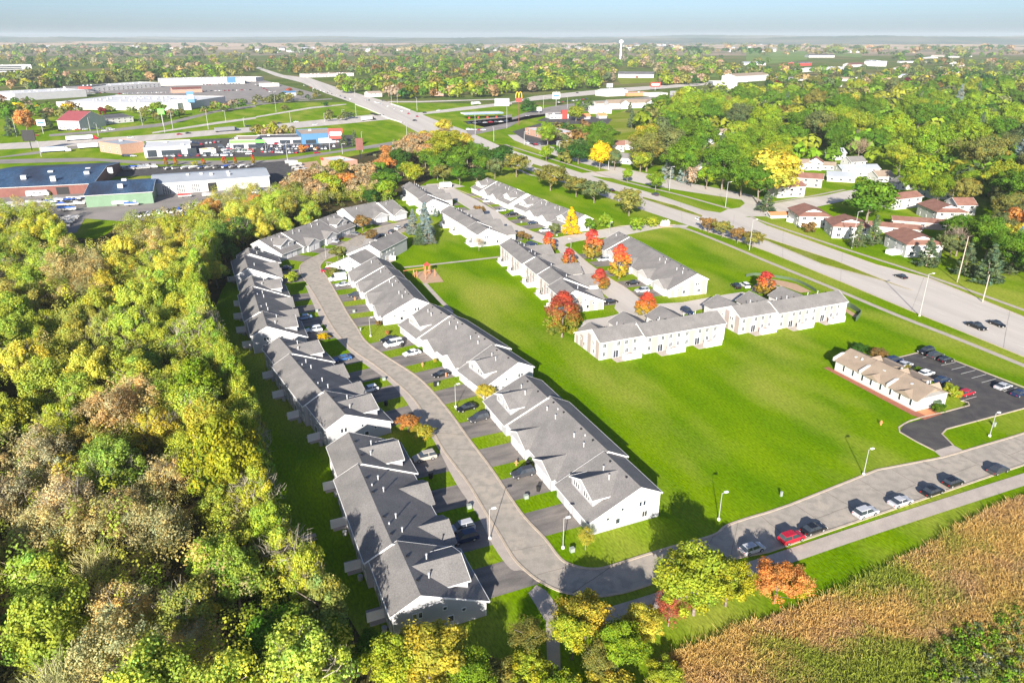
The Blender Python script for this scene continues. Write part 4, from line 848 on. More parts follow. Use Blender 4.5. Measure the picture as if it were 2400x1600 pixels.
for (x, y), t, c in zip(TA([(1200, 1270), (1650, 1240), (1730, 1230), (1030, 1195), (960, 1205), (2280, 1165), (330, 1250)]) + TB([(215, 1138), (370, 1125), (545, 1150), (990, 1092), (1550, 1040), (1680, 1020), (1120, 950), (1170, 930), (1460, 1112), (410, 1520), (560, 1410), (680, 845), (1020, 925)]) + TC([(600, 858), (800, 832), (1035, 822), (145, 1068)]),
                    'sssssshssssssssssssshhss', ['white', 'red', 'black', 'white', 'white', 'black', 'red', 'black', 'white', 'white', 'black', 'black', 'white', 'white', 'grey', 'black', 'navy', 'red', 'silver', 'silver', 'black', 'white', 'black', 'silver']):
    p = P(x, y); o = link('car', SM['sedan'], None, (p.x, p.y, .05), math.radians(40)); o.color = (*PAINT[c], 1); tag(o, 'small distant car out on the highway or its side roads', 'car', 'distant moving cars')
def lorry(px, py, ang, L, colb, colc, label):
    p = P(px, py); r = empty('lorry', (p.x, p.y, .05), math.radians(ang), label, 'truck')
    o = MB().box(-L / 2, L / 2 - 2.6, -1.25, 1.25, 1.1, 3.9).build('trailer', M['carpaint'], r); o.color = (*colb, 1)
    o = MB().prism([(L / 2 - 2.4, .5), (L / 2 - 2.4, 3.4), (L / 2 - 1, 3.3), (L / 2 - .6, 2.0), (L / 2 + 1.2, 1.8), (L / 2 + 1.3, .5)], -1.2, 1.2, axis='y').build('cab', M['carpaint'], r); o.color = (*colc, 1)
    for x in (-L / 2 + 1.2, -L / 2 + 2.4, L / 2 - 3.4, L / 2 + .5):
        for y in (-1.1, 1.1): MB().tube((x, y - .15, .5), (x, y + .15, .5), .5).build('wheel', M['tyre'], r)
W3 = (.8, .8, .8)
lorry(*TA([(750, 1290)])[0], 35, 22, W3, PAINT['red'], 'white lorry trailer with red cab on the highway')
lorry(*TA([(2080, 1210)])[0], 40, 20, (.25, .25, .27), PAINT['navy'], 'flatbed lorry with blue cab on the highway')
lorry(*TA([(830, 1365)])[0], 35, 16, W3, PAINT['grey'], 'white tanker lorry beside the coral building')
lorry(*TA([(510, 1400)])[0], 25, 18, (.6, .7, .85), W3, 'white and blue coach parked on the service road')
lorry(*TB([(1030, 1108)])[0], 40, 14, W3, PAINT['black'], 'white box lorry passing under the overpass')
lorry(*TB([(2020, 965)])[0], 55, 16, W3, W3, 'white lorry on the far highway right of the overpass')
lorry(*TB([(2230, 960)])[0], 55, 11, W3, W3, 'short white lorry near the billboard')
p = P(1044, 440); o = empty('trailer', (p.x, p.y, 0), math.radians(15), 'white box trailer at the cul-de-sac head by the trees', 'trailer')
MB().box(-3.2, 3.2, -1.2, 1.2, .5, 3.0).build('box', M['trim'], o)
for x in (-.6, .6): MB().tube((x, -1.25, .4), (x, 1.25, .4), .4).build('wheel', M['tyre'], o)
p = P(*TE([(355, 235)])[0]); o = empty('motorhome', (p.x, p.y, 0), math.radians(17), 'long silver-white motorhome parked before the maroon shed', 'motorhome')
MB().prism([(-5.4, .5), (-5.4, 3.1), (4.6, 3.1), (5.3, 2.0), (5.4, .5)], -1.25, 1.25, axis='y').build('body', M['whiteroof'], o)
for x in (-4, -1.5, 1.5): window(o, x, -1.26, 1.7, 1.1, .7, 'rear')
for x in (-3, 3.4):
    for y in (-1.1, 1.1): MB().tube((x, y - .2, .45), (x, y + .2, .45), .45).build('wheel', M['tyre'], o)
# boats
def boat_mesh(cover):
    b = MB(); st = [(-3.2, 1.15), (-1, 1.25), (1, 1.15), (2.4, .7), (3.4, .05)]
    for i in range(len(st) - 1):
        (x0, w0), (x1, w1) = st[i], st[i + 1]
        for s in (-1, 1): b.face([(x0, s * w0 * .5, .5), (x1, s * w1 * .5, .5 + .1 * i), (x1, s * w1, 1.5 + .05 * i), (x0, s * w0, 1.4 + .05 * i)], 0)
        if cover:
            for s in (-1, 1): b.face([(x0, s * w0, 1.42 + .05 * i), (x1, s * w1, 1.52 + .05 * i), (x1, 0, 2.15 - .15 * i), (x0, 0, 2.1 - .05 * i)], 1)
        else: b.face([(x0, -w0, 1.4 + .05 * i), (x0, w0, 1.4 + .05 * i), (x1, w1, 1.5 + .05 * i), (x1, -w1, 1.5 + .05 * i)], 1)
    b.face([(-3.2, -.6, .5), (-3.2, .6, .5), (-3.2, 1.15, 1.4), (-3.2, -1.15, 1.4)], 0)
    if not cover: b.box(-.6, .6, -.7, .7, 1.45, 2.1, 2); b.box(-3.5, -3.1, -.25, .25, .8, 2.0, 2)
    b.tube((-.9, -1, .35), (-.9, 1, .35), .32, .32, 8, 2); b.box(-2.8, 3.9, -.1, .1, .35, .5, 2)
    return b.mesh('boat', M['siding_white'], M['cloth'], M['tyre'])
BT = [boat_mesh(True), boat_mesh(False)]
BC = [(.75, .75, .76), (.5, .5, .55), (.05, .05, .06), (.04, .12, .5), (.7, .7, .7), (.3, .32, .36), (.85, .85, .85)]
def boats(a, b, n, ang, label, group, rows=1, dy=4, sc_=1, cols=BC):
    A, B = P(*a).xy, P(*b).xy; d = (B - A).normalized(); nn = Vector((-d.y, d.x))
    for r in range(rows):
        for i in range(n):
            p = A.lerp(B, i / max(n - 1, 1)) + nn * (r * dy) + Vector((RND.uniform(-.4, .4), RND.uniform(-.4, .4)))
            o = link('boat', RND.choice(BT), None, (p.x, p.y, .04), math.radians(ang + RND.uniform(-10, 10)), (sc_,) * 3); o.color = (*RND.choice(cols), 1); tag(o, label, 'boat', group)
boats(*TE([(1250, 430), (1660, 375)]), 11, 110, 'small covered boat in the tight row at the wood edge below the green shed', 'boats in the tight row')
boats(*TE([(480, 330), (560, 280)]), 4, 15, 'boat in the block of boats left of the green shed corner', 'boats left of the green shed', rows=3, dy=-6)
boats(*TE([(560, 540), (680, 440)]), 6, 20, 'boat in the fenced pen left of the wood', 'boats in the fenced pen', rows=2, dy=5, sc_=.8, cols=[(.05, .05, .06), (.5, .5, .52), (.7, .7, .72)])
boats(*TE([(100, 390), (190, 360)]), 3, 20, 'boat at the left end of the yard before the trees', 'boats at the yard end')
boats(*TE([(20, 330), (400, 300)]), 5, 30, 'boat on the open yard before the maroon shed', 'boats before the maroon shed', cols=[(.5, .5, .55), (.8, .8, .8), (.3, .3, .35)])
boats(*TE([(480, 300), (770, 280)]), 8, 15, 'boat in the crowded rows before the green shed corner', 'boats in the crowded rows', rows=3, dy=-5)
boats(*TE([(1850, 330), (2300, 250)]), 9, 60, 'boat in the loose line before the long white shed', 'boats in the loose line')
boats(*TE([(1180, 0), (1400, -20)]), 4, 15, 'boat on the dark lot behind the green shed', 'boats behind the green shed', rows=3, dy=4.5)
boats(*TE([(1550, -10), (2300, -30)]), 11, 60, 'boat on the dark lot behind the long white shed', 'boats behind the long white shed')
boats(*TE([(1780, 340), (2050, 270)]), 6, 70, 'dark-covered boat near the tree line right of the tight row', 'boats by the tree line')
boats(*TF([(0, 205), (230, 195)]), 9, 70, 'boat in the row below the white shed corner', 'boats at the shed corner')
boats(*TF([(330, -60), (470, 60)]), 6, 30, 'large white wrapped boat on the lot edge right of the white shed', 'wrapped boats', sc_=1.25, cols=[(.85, .85, .85)])
for (x, y), c, lb, s in zip(TE([(1700, 248), (620, 375), (720, 205), (180, 345), (1920, 240), (2140, 200), (1110, 320), (1210, 325)]), [(.6, .02, .02), (.04, .16, .55), (.2, .1, .3), (.6, .6, .6), (.55, .55, .58), (.6, .6, .6), (.8, .8, .8), (.05, .15, .5)],
                         ['boat with bright red cover alone before the white shed doors', 'boat under a bright blue cover on the yard', 'boat under a blue and red striped cover by the maroon shed', 'white-covered boat with red trim at the left of the yard', 'silver boat before the dark open shed door', 'open boat beside the red machine', 'big white cruiser before the green wall', 'blue-covered boat beside the white cruiser'], [1, 1.25, 1.15, 1, 1, 1, 1.2, 1]):
    p = P(x, y); o = link('boat', BT[0], None, (p.x, p.y, .04), math.radians(10), (s,) * 3); o.color = (*c, 1); tag(o, lb, 'boat')
# ------------------------------------------------------------------ commercial and other buildings
def bld(a, b, depth, h, label, wall='siding_white', roof='whiteroof', kind='flat', rise=2.0, name='building', cat='building', windows=0, doors=(), group=None, wh=1.4):
    """a,b: ground line of the side that faces the camera (photograph pixels), depth goes away from it"""
    A, B = P(*a).xy, P(*b).xy; L = (B - A).length; ang = math.atan2((B - A).y, (B - A).x)
    r = empty(name, (A.x, A.y, 0), ang, label, cat, group)
    if kind == 'flat':
        MB().box(0, L, 0, depth, 0, h).build('wall', M[wall], r); MB().box(.25, L - .25, .25, depth - .25, h + .003, h + .05).build('roof', M[roof], r)
        pb = MB(); pb.box(-.06, L + .06, -.06, .25, h - .3, h + .4).box(-.06, L + .06, depth - .25, depth + .06, h - .3, h + .4).box(-.06, .25, .25, depth - .25, h - .3, h + .4).box(L - .25, L + .06, .25, depth - .25, h - .3, h + .4); pb.build('parapet', M[wall], r)
        for k in range(max(1, int(L * depth / 500))):
            x, y = RND.uniform(.15, .85) * L, RND.uniform(.2, .8) * depth; MB().box(x - 1, x + 1, y - .8, y + .8, h, h + 1.2).build('roof_unit', M['whiteroof'], r)
    elif kind == 'gable':    # ridge along the facade
        MB().prism([(0, 0), (0, h), (depth / 2, h + rise - .2), (depth, h), (depth, 0)], 0, L).build('wall', M[wall], r)
        s = rise / (depth / 2)
        MB().prism([(-.5, h - .5 * s), (depth / 2, h + rise), (depth + .5, h - .5 * s), (depth + .5, h - .5 * s - .2), (depth / 2, h + rise - .2), (-.5, h - .5 * s - .2)], -.5, L + .5).build('roof', M[roof], r)
        fb = MB()
        for x0, x1 in ((-.56, -.503), (L + .503, L + .56)): fb.prism([(-.5, h - .5 * s), (depth / 2, h + rise), (depth + .5, h - .5 * s), (depth + .5, h - .5 * s - .28), (depth / 2, h + rise - .28), (-.5, h - .5 * s - .28)], x0, x1)
        fb.box(-.5, L + .5, -.6, -.503, h - .5 * s - .18, h - .5 * s); fb.build('fascia', M['trim'], r)
    elif kind == 'cross':    # gable end towards the camera
        MB().prism([(0, 0), (0, h), (L / 2, h + rise - .2), (L, h), (L, 0)], 0, depth, axis='y').build('wall', M[wall], r)
        s = rise / (L / 2)
        MB().prism([(-.5, h - .5 * s), (L / 2, h + rise), (L + .5, h - .5 * s), (L + .5, h - .5 * s - .2), (L / 2, h + rise - .2), (-.5, h - .5 * s - .2)], -.5, depth + .5, axis='y').build('roof', M[roof], r)
        MB().prism([(-.5, h - .5 * s), (L / 2, h + rise), (L + .5, h - .5 * s), (L + .5, h - .5 * s - .28), (L / 2, h + rise - .28), (-.5, h - .5 * s - .28)], -.56, -.503, axis='y').build('fascia', M['trim'], r)
    elif kind == 'dutch':
        MB().box(0, L, 0, depth, 0, h).build('wall', M[wall], r); o = .55; c = L / 2; yg, k = 2.6, .5; zr_ = h + rise; hw_ = (c + o) * (1 - k)
        mb = MB(); A_0, B_0, C_0, D_0 = (-o, -o, h), (L + o, -o, h), (L + o, depth + o, h), (-o, depth + o, h); G1, G2, E_0, F_0 = (c - hw_, yg, h + rise * k), (c + hw_, yg, h + rise * k), (c, yg - .3, zr_), (c, depth + o, zr_)
        mb.face([A_0, B_0, G2, G1]).face([B_0, C_0, F_0, E_0, G2]).face([D_0, A_0, G1, E_0, F_0]); mb.box(-o, L + o, -o, depth + o, h - .2, h - .003); mb.build('roof', M[roof], r)
        MB().prism([(c - hw_, h + rise * k - .02), (c, zr_ - .06), (c + hw_, h + rise * k - .02)], yg - .05, yg + .3, axis='y').build('gablet', M['trim'], r)
    elif kind == 'hip':
        MB().box(0, L, 0, depth, 0, h).build('wall', M[wall], r); o = .5; i_ = min(depth, L) / 2
        mb = MB(); A_0, B_0, C_0, D_0 = (-o, -o, h), (L + o, -o, h), (L + o, depth + o, h), (-o, depth + o, h); E_0, F_0 = (i_, depth / 2, h + rise), (L - i_, depth / 2, h + rise)
        mb.face([A_0, B_0, F_0, E_0]).face([B_0, C_0, F_0]).face([C_0, D_0, E_0, F_0]).face([D_0, A_0, E_0]); mb.box(-o, L + o, -o, depth + o, h - .18, h - .003); mb.build('roof', M[roof], r)
    n = windows
    for i in range(n):
        x = L * (i + .5) / n
        for z in ([.9] if h < 4.4 else [.9, 3.4]): window(r, x, -.03, z, wh, 1.2, 'rear')
    m2 = max(1, int(depth // 5))
    if windows:
        for i in range(m2):
            for z in ([.9] if h < 4.4 else [.9, 3.4]): window(r, -.03, depth * (i + .5) / m2, z, .9, 1.1, 'near')
    for (x0, x1, z0, z1, mm, nm) in doors: MB().box(x0, x1, -.12, -.01, z0, z1).build(nm, M[mm], r)
    return r
r = bld(*TE([(-260, 262), (870, 205)]), 75, 5.2, 'huge blue-black roofed maroon shed at the left of the boat yard', 'maroon', 'darkroof', 'gable', 3.5, 'shed', 'shed', doors=[(6, 12, .1, 4, 'black', 'shed_door'), (40, 46, .1, 4, 'black', 'shed_door')])
for k, (x, y) in enumerate(((20, 15), (36, 8), (50, 20), (60, 30), (48, 33), (30, 28))): MB().box(x, x + 2.6, y, y + 2, 5.5, 8.6).build('roof_unit', M['whiteroof'], r)
r = bld(*TE([(800, 340), (1415, 300)]), 41, 6, 'sage green shed with a blue-black roof between the maroon and the white shed', 'greenwall', 'darkroof', 'gable', 2.6, 'shed', 'shed', doors=[(21, 22.3, .1, 2.2, 'door', 'door')])
for x, y in ((14, 9), (14, 25)): MB().box(x, x + 2.4, y, y + 2, 6, 9).build('roof_unit', M['whiteroof'], r)
r = bld(*Q(300, 300, 3.733, [(235, 590), (1245, 515)]), 31, 6.2, 'long white metal shed with three gridded doors at the end of the boat yard', 'siding_white', 'metalroof', 'gable', 1.8, 'shed', 'shed', doors=[(27, 31.5, .1, 4.6, 'black', 'open_door'), (15, 15.2, 0, .1, 'black', 'drain')])
for x0 in (4, 11, 18.5):
    dd = MB().box(x0, x0 + 4.6, -.1, -.01, .1, 4.6).build('shutter_door', M['door'], r)
    pp = MB()
    for i in range(4):
        for j in range(6): pp.box(x0 + .25 + i * 1.07, x0 + 1.1 + i * 1.07, -.13, -.1, .35 + j * .72, .85 + j * .72)
    o = pp.build('door_glass', M['glass'], dd); o['kind'] = 'stuff'
for x, y in ((17, 12), (29, 9), (38, 6), (38, 12), (24, 12)): MB().box(x, x + 1.5, y, y + 1.3, 6.8, 8.4).build('roof_unit', M['whiteroof'], r)
bld(*Q(300, 300, 3.733, [(150, 262), (560, 240)]), 36, 6.5, 'white flat-roofed car showroom with a gabled glass entrance', 'siding_white', 'whiteroof', 'flat', doors=[(2, 8, .3, 5, 'glass', 'shop_window'), (11, 24, .5, 4.5, 'glass', 'shop_window'), (28, 34, .5, 5, 'glass', 'shop_window')])
bld(*TA([(1860, 1435), (1990, 1425)]), 8, 4, 'white kiosk with a yellow top between the car lots', 'siding_white', 'yellow', 'flat', doors=[(.5, 6, .5, 2.6, 'glass', 'shop_window')], name='kiosk')
bld(*TA([(2120, 1370), (2352, 1365)]), 26, 6.2, 'grey store with a lime green fascia band', 'siding_white', 'tanroof', 'flat', doors=[(0, 26, 4.2, 6.3, 'lime', 'fascia_sign'), (2, 10, .3, 3.2, 'glass', 'shop_window'), (13, 24, .3, 3.2, 'glass', 'shop_window')], name='store')
bld(*TB([(-20, 1330), (420, 1320)]), 22, 4.6, 'low grey store joined to the left of the blue one', 'siding', 'darkflat', 'flat', doors=[(20, 28, .3, 3, 'glass', 'shop_window'), (30, 38, .3, 3, 'glass', 'shop_window')], name='store')
bld(*TB([(425, 1328), (735, 1312)]), 34, 7.5, 'blue-fronted store with a tan flat roof', 'blue', 'tanroof', 'flat', doors=[(13, 29, .3, 4, 'door', 'white_panel'), (3, 11, .3, 3.2, 'glass', 'shop_window')], name='store')
bld(*TB([(600, 1520), (760, 1560)]), 14, 4.5, 'small drive-in with a red-fronted white roof beside the round trees', 'brick', 'whiteroof', 'flat', doors=[(0, 4, 3.6, 5.2, 'red', 'red_sign')], name='diner')
bld(*TA([(925, 1395), (1120, 1425)]), 18, 7, 'coral two-storey building with red sign beside the highway', 'brick', 'metalroof', 'flat', windows=3)
bld(*TA([(540, 1190), (740, 1195)]), 34, 8, 'white inn with a steep crimson roof near the slip road', 'siding_white', 'redroof', 'gable', 7, windows=5, name='inn', cat='inn')
bld(*TA([(800, 1160), (1230, 1120)]), 40, 5, 'low dark-roofed motel wings right of the crimson-roofed inn', 'siding_white', 'darkflat', 'gable', 2, windows=8)
bld(*TA([(530, 1005), (1640, 1020)]), 110, 8, 'long white-roofed mall building', 'siding_white', 'whiteroof', 'flat')
bld(*TA([(150, 930), (800, 890)]), 70, 9, 'second long white-roofed mall wing behind the autumn trees', 'siding', 'whiteroof', 'flat')
bld(*TA([(1570, 1015), (1760, 1010)]), 45, 11, 'tall white corner block of the mall', 'siding_white', 'whiteroof', 'flat')
bld(*TA([(610, 850), (800, 850)]), 60, 8, 'dark-roofed part of the mall with a red sign', 'darkflat', 'darkflat', 'flat', doors=[(20, 40, 5, 8, 'red', 'red_sign')])
bld(*TA([(800, 850), (1480, 800)]), 50, 7, 'row of small shops with white pillars behind the mall car park', 'siding_white', 'whiteroof', 'flat', windows=16, wh=3)
bld(*TA([(1480, 790), (2250, 770)]), 70, 9, 'far white superstore with blue entrance', 'siding_white', 'whiteroof', 'flat', doors=[(110, 125, 2, 12, 'blue', 'entrance')])
bld(*TA([(1590, 858), (1860, 848)]), 16, 5, 'low brick restaurant in the middle of the mall car park', 'brick', 'maroon', 'gable', 3)
bld(*TA([(2150, 748), (2352, 750)]), 30, 7, 'white bank-like block at the far car park', 'siding_white', 'whiteroof', 'flat', windows=8, wh=3)
bld(*TA([(-60, 668), (300, 660)]), 30, 16, 'four-storey pale office block at the left edge', 'siding_white', 'metalroof', 'flat', doors=[(2, 200, 3, 5.5, 'glass', 'window_band'), (2, 200, 7, 9.5, 'glass', 'window_band'), (2, 200, 11, 13.5, 'glass', 'window_band')] if False else [(2, 60, 3, 5.5, 'glass', 'window_band'), (2, 60, 7, 9.5, 'glass', 'window_band'), (2, 60, 11, 13.5, 'glass', 'window_band')])
bld(*TB([(480, 715), (900, 700)]), 40, 6, 'long low coral-roofed school beyond the main road', 'siding_white', 'brick', 'flat', windows=14, wh=2)
bld(*TB([(50, 800), (215, 795)]), 18, 5, 'small white store left of the main road', 'siding_white', 'tanroof', 'flat')
bld(*TB([(255, 882), (370, 878)]), 12, 4, 'blue-roofed diner left of the main road', 'siding_white', 'blue', 'gable', 2, name='diner')
bld(*TB([(1040, 895), (1160, 890)]), 18, 5, 'white house by the main road beyond the overpass', 'siding_white', 'tanroof', 'gable', 2.5, windows=3, name='house', cat='house')
bld(*TB([(1600, 880), (1740, 885)]), 14, 5, 'brick house in front of the yellow tree beyond the highway', 'brick', 'tanroof', 'gable', 3, windows=3, name='house', cat='house')
r = empty('petrol_station', (*P(*TB([(1920, 1100)])[0]).xy, 0), math.radians(20), 'petrol station canopy with white flat roof and blue band', 'petrol station')
MB().box(0, 42, 0, 16, 4.6, 5.8).build('canopy', M['whiteroof'], r); MB().box(-.1, 42.1, -.1, -.01, 4.8, 5.6).build('canopy_band', M['blue'], r)
for x in (6, 16, 26, 36): MB().box(x, x + .6, 7.6, 8.4, 0, 4.6).build('column', M['galv'], r); MB().box(x - .6, x + 1.2, 5.6, 6.6, 0, 1.8).build('pump', M['red'], r)
bld(*TC([(120, 1235), (335, 1290)]), 26, 5, 'coral brick diner with a white roof deck', 'brick', 'whiteroof', 'flat', windows=3, wh=2.4, name='diner')
r = bld(*TC([(350, 1095), (520, 1090)]), 16, 4, 'dark-roofed fast food restaurant with a red tower', 'siding_white', 'darkflat', 'flat', windows=5, wh=2, name='restaurant', cat='restaurant')
MB().box(13, 18.5, -1, 4, 0, 8.5).build('tower', M['red'], r)
for a, b, lb in (((640, 1100), (720, 1095), 'small dark-awninged shed with a red peak on the diner lot'), ((800, 1092), (870, 1090), 'second small shed with a red peak on the diner lot')): bld(*TC([a, b]), 8, 3, lb, 'siding', 'orange', 'gable', 2.5, name='shed', cat='shed')
bld(*TC([(715, 1045), (915, 1045)]), 20, 6, 'white cube-like office before the motel', 'siding_white', 'whiteroof', 'flat', windows=4, wh=1.6)
bld(*TC([(890, 1000), (1380, 990)]), 18, 6, 'long white two-storey motel with tan roof and gables', 'siding_white', 'shingle_tan', 'gable', 3.5, windows=14, wh=1, name='motel', cat='motel')
for a, b, lb in (((1005, 1003), (1070, 1002), 'left'), ((1240, 998), (1320, 997), 'right')): bld(*TC([a, b]), 12, 6.6, f'projecting white gable on the {lb} of the motel front', 'siding_white', 'shingle_tan', 'cross', 3, windows=1, name='motel_gable', cat='gable')
bld(*TC([(780, 985), (890, 980)]), 14, 4, 'low tan-roofed wing left of the motel', 'siding_white', 'shingle_tan', 'gable', 2, name='motel_wing')
bld(*TC([(870, 890), (1060, 880)]), 26, 7, 'white metal hall behind the motel', 'siding_white', 'whiteroof', 'gable', 3)
bld(*TC([(1060, 885), (1260, 880)]), 18, 4, 'long low building with an orange-red wall behind the motel', 'orange', 'metalroof', 'flat')
bld(*TC([(1260, 890), (1430, 885)]), 18, 4, 'low white building right of the orange one', 'siding_white', 'whiteroof', 'flat')
bld(*TC([(1540, 885), (1700, 880)]), 26, 5, 'tan flat-roofed building left of the white hotel', 'siding', 'tanroof', 'flat')
bld(*TC([(1840, 850), (2060, 850)]), 30, 15, 'white four-storey hotel among the trees', 'siding_white', 'whiteroof', 'flat', windows=9, wh=1.6, name='hotel', cat='hotel')
bld(*TC([(2050, 760), (2352, 740)]), 30, 11, 'white gabled apartment block right of the hotel', 'siding_white', 'shingle_tan', 'gable', 4, windows=9)
bld(*TC([(975, 715), (1300, 718)]), 24, 7, 'long white barn-like church with a dark green roof', 'siding_white', 'darkflat', 'gable', 5, name='church', cat='church', doors=[(36, 42, .2, 4.5, 'maroon', 'door')])
bld(*TC([(2130, 602), (2330, 602)]), 40, 6, 'far grey-roofed white hall on the green hill', 'siding_white', 'metalroof', 'gable', 4)
bld(*TD([(375, 530), (610, 530)]), 50, 8, 'far white hall with a dark roof', 'siding_white', 'darkflat', 'gable', 4)
bld(*TD([(690, 485), (885, 485)]), 60, 10, 'far tan-roofed pavilion on the ridge', 'siding_white', 'shingle_tan', 'gable', 8, windows=6, wh=3)
bld(*TD([(880, 600), (985, 612)]), 30, 14, 'far white metal hall, left bay of two', 'siding_white', 'metalroof', 'flat')
bld(*TD([(990, 612), (1060, 610)]), 40, 13, 'far white metal hall, right bay of two', 'siding_white', 'metalroof', 'flat')
bld(*TD([(1210, 580), (1470, 578)]), 14, 5, 'long thin white shed with a dark roof in the far field', 'siding_white', 'darkflat', 'gable', 2)
bld(*TD([(310, 665), (420, 660)]), 20, 7, 'white building at the edge of the far industrial yard', 'siding_white', 'whiteroof', 'flat')
bld(*TD([(420, 650), (740, 640)]), 30, 6, 'long grey building of the far industrial yard', 'siding', 'metalroof', 'flat', windows=8, wh=4)
bld(*TD([(760, 620), (890, 615)]), 25, 7, 'maroon-roofed hall of the far industrial yard', 'siding_white', 'maroon', 'gable', 4)
bld(*TD([(250, 610), (400, 605)]), 25, 8, 'black-roofed hall of the far industrial yard', 'red', 'darkflat', 'gable', 3)

# houses right of the main road
def house(px, py, ang, L, W, h, roof, wall, kind, label, rise=2.2, windows=4):
    """px,py: middle of the roof"""
    p = P(px, py, h + rise * .6); u = ux(ang); n = Vector((-u.y, u.x)); o = p.xy - u * L / 2 - n * W / 2
    a = cam_px(o); b = cam_px(o + u * L)
    return bld(a, b, W, h, label, wall, roof, kind, rise, 'house', 'house', windows)
def cam_px(w, z=0.0):
    dep = w[1] * CT + (CAM_H - z) * ST; up = w[1] * ST - (CAM_H - z) * CT
    return (1200 + F_PX * w[0] / dep, 800 - F_PX * up / dep)
Hh = TH_; Z_ = lambda pts: Q(1680, 360, 3.733, pts)
for (q, ang, L, W, h, roof, wall, kind, lb, rs) in (
 (Hh([(385, 350)])[0], -3, 13.5, 16, 5.2, 'shingle_brown', 'siding_white', 'dutch', 'brown-roofed two-storey house beside the small brown conifer and red-roofed shed', 2.4),
 (Hh([(740, 450)])[0], -8, 15, 13, 5.2, 'shingle_brown', 'siding_white', 'dutch', 'brown-roofed white house half hidden by two spruces behind the tall lamp post', 2.4),
 (Hh([(1350, 590)])[0], 0, 14, 17, 5.2, 'shingle_brown', 'siding_white', 'dutch', 'brown-roofed house with white gablet, nearest the main road', 2.4),
 (Hh([(1610, 312)])[0], -2, 13.5, 18, 5.2, 'shingle_brown', 'siding_white', 'dutch', 'brown-roofed house above the long garages by the orange tree', 2.4),
 (Hh([(1235, 210)])[0], 24, 18, 9, 5.4, 'shingle_brown', 'siding_white', 'gable', 'white house right of the big round green tree', 2),
 (Hh([(1170, 490)])[0], -25, 20, 7, 2.7, 'shingle_brown', 'siding_white', 'gable', 'low brown-roofed garage row between the white house and the nearest house', 1.2),
 (Hh([(1420, 440)])[0], -20, 24, 8, 3.0, 'shingle_brown', 'siding_beige', 'gable', 'long garage row with pale doors and shaded brown roof', 1.2),
 (Hh([(1530, 150)])[0], 15, 16, 11, 3.2, 'shingle_tan', 'siding_white', 'gable', 'low white bungalow with greyish roof below the tall pale trees', 1.8),
 (Z_([(620, 258)])[0], 14, 16, 9, 5.6, 'shingle_brown', 'siding_white', 'gable', 'white brown-roofed house next to the huge yellow tree', 1.8),
 (Z_([(790, 180)])[0], -22, 17, 10, 5.2, 'shingle_brown', 'siding_beige', 'gable', 'pinkish house with a brown roof and a wooden balcony', 2.2),
 (Z_([(1090, 170)])[0], -20, 15, 11, 3.2, 'metalroof', 'siding_white', 'gable', 'grey-roofed house with a double garage', 2),
 (Z_([(1230, 105)])[0], 6, 24, 10, 4.6, 'metalroof', 'siding_white', 'gable', 'long grey-roofed white house behind the grey-roofed garage house', 2),
 (Z_([(690, 60)])[0], 8, 17, 9, 4.5, 'shingle_tan', 'siding_white', 'gable', 'white house under reddish foliage right of the yellow tree', 2),
 (Z_([(955, 80)])[0], -20, 11, 8, 3, 'shingle_tan', 'siding_white', 'gable', 'small house with a bright tan roof', 1.8),
 (TC([(1930, 1195)])[0], 5, 18, 10, 4.5, 'shingle_tan', 'siding_white', 'gable', 'white house with a tan roof in the middle of the tree belt', 2.5),
 (TC([(1040, 1300)])[0], -15, 13, 10, 4, 'shingle_tan', 'siding_white', 'hip', 'small house with a pinkish tan hipped roof at the meadow edge', 2.4),
 (TC([(1040, 1420)])[0], -35, 14, 10, 4, 'shingle', 'siding_white', 'gable', 'grey-roofed house behind the pale green roadside tree', 2.4),
 (TC([(510, 1295)])[0], 20, 15, 9, 3, 'metalroof', 'siding', 'gable', 'grey bungalow among dark trees near the diner', 1.2),
 (TC([(1330, 1380)])[0], 24, 14, 9, 3, 'shingle', 'siding', 'gable', 'grey-roofed garage between the round trees', 1.5),
 (TC([(1720, 1490)])[0], 15, 18, 10, 4, 'shingle', 'siding_white', 'gable', 'grey-roofed house behind the grey-blue spruces', 2.4),
 (TD([(90, 1130)])[0], -25, 20, 9, 3.5, 'shingle', 'siding_white', 'gable', 'grey-roofed bungalow deep in the tree belt', 1.6),
 (TD([(1570, 970)])[0], 10, 16, 9, 4.5, 'brick', 'siding_white', 'gable', 'white house with a red chimney among the bright trees', 2.4),
 (TD([(1450, 860)])[0], -20, 13, 9, 4.5, 'shingle', 'siding_white', 'cross', 'white gable end showing between bright trees', 3),
 (TD([(1470, 780)])[0], 15, 17, 9, 4, 'shingle_tan', 'siding_white', 'gable', 'tan-roofed bungalow behind the bright rounded trees', 2.2),
 (TD([(2090, 765)])[0], 0, 22, 11, 5, 'shingle_tan', 'siding_white', 'gable', 'tan-roofed house at the right of the tree belt', 2.6),
 (TD([(2110, 810)])[0], 0, 24, 11, 5, 'shingle_tan', 'siding_white', 'gable', 'long tan-roofed house beside the small red tree', 2.6),
 (TD([(2190, 860)])[0], 0, 18, 11, 4, 'shingle', 'siding_white', 'gable', 'grey-roofed house below the small red tree', 2.2),
 (TC([(2240, 885)])[0], 0, 30, 12, 4, 'metalroof', 'siding_white', 'gable', 'pale grey roof between the hotel and the tree belt', 2),
 (TD([(20, 900)])[0], 5, 34, 12, 4, 'shingle_tan', 'siding_white', 'gable', 'long low brown-grey roof behind the first trees', 2)):
    house(q[0], q[1], ang, L, W, h, roof, wall, kind, lb, rs, 3)
o = bld(*Hh([(25, 440), (185, 435)]), 5, 1.6, 'low shed with a bright orange-red roof on the verge', 'siding_white', 'orange', 'gable', 1, 'shed', 'shed')
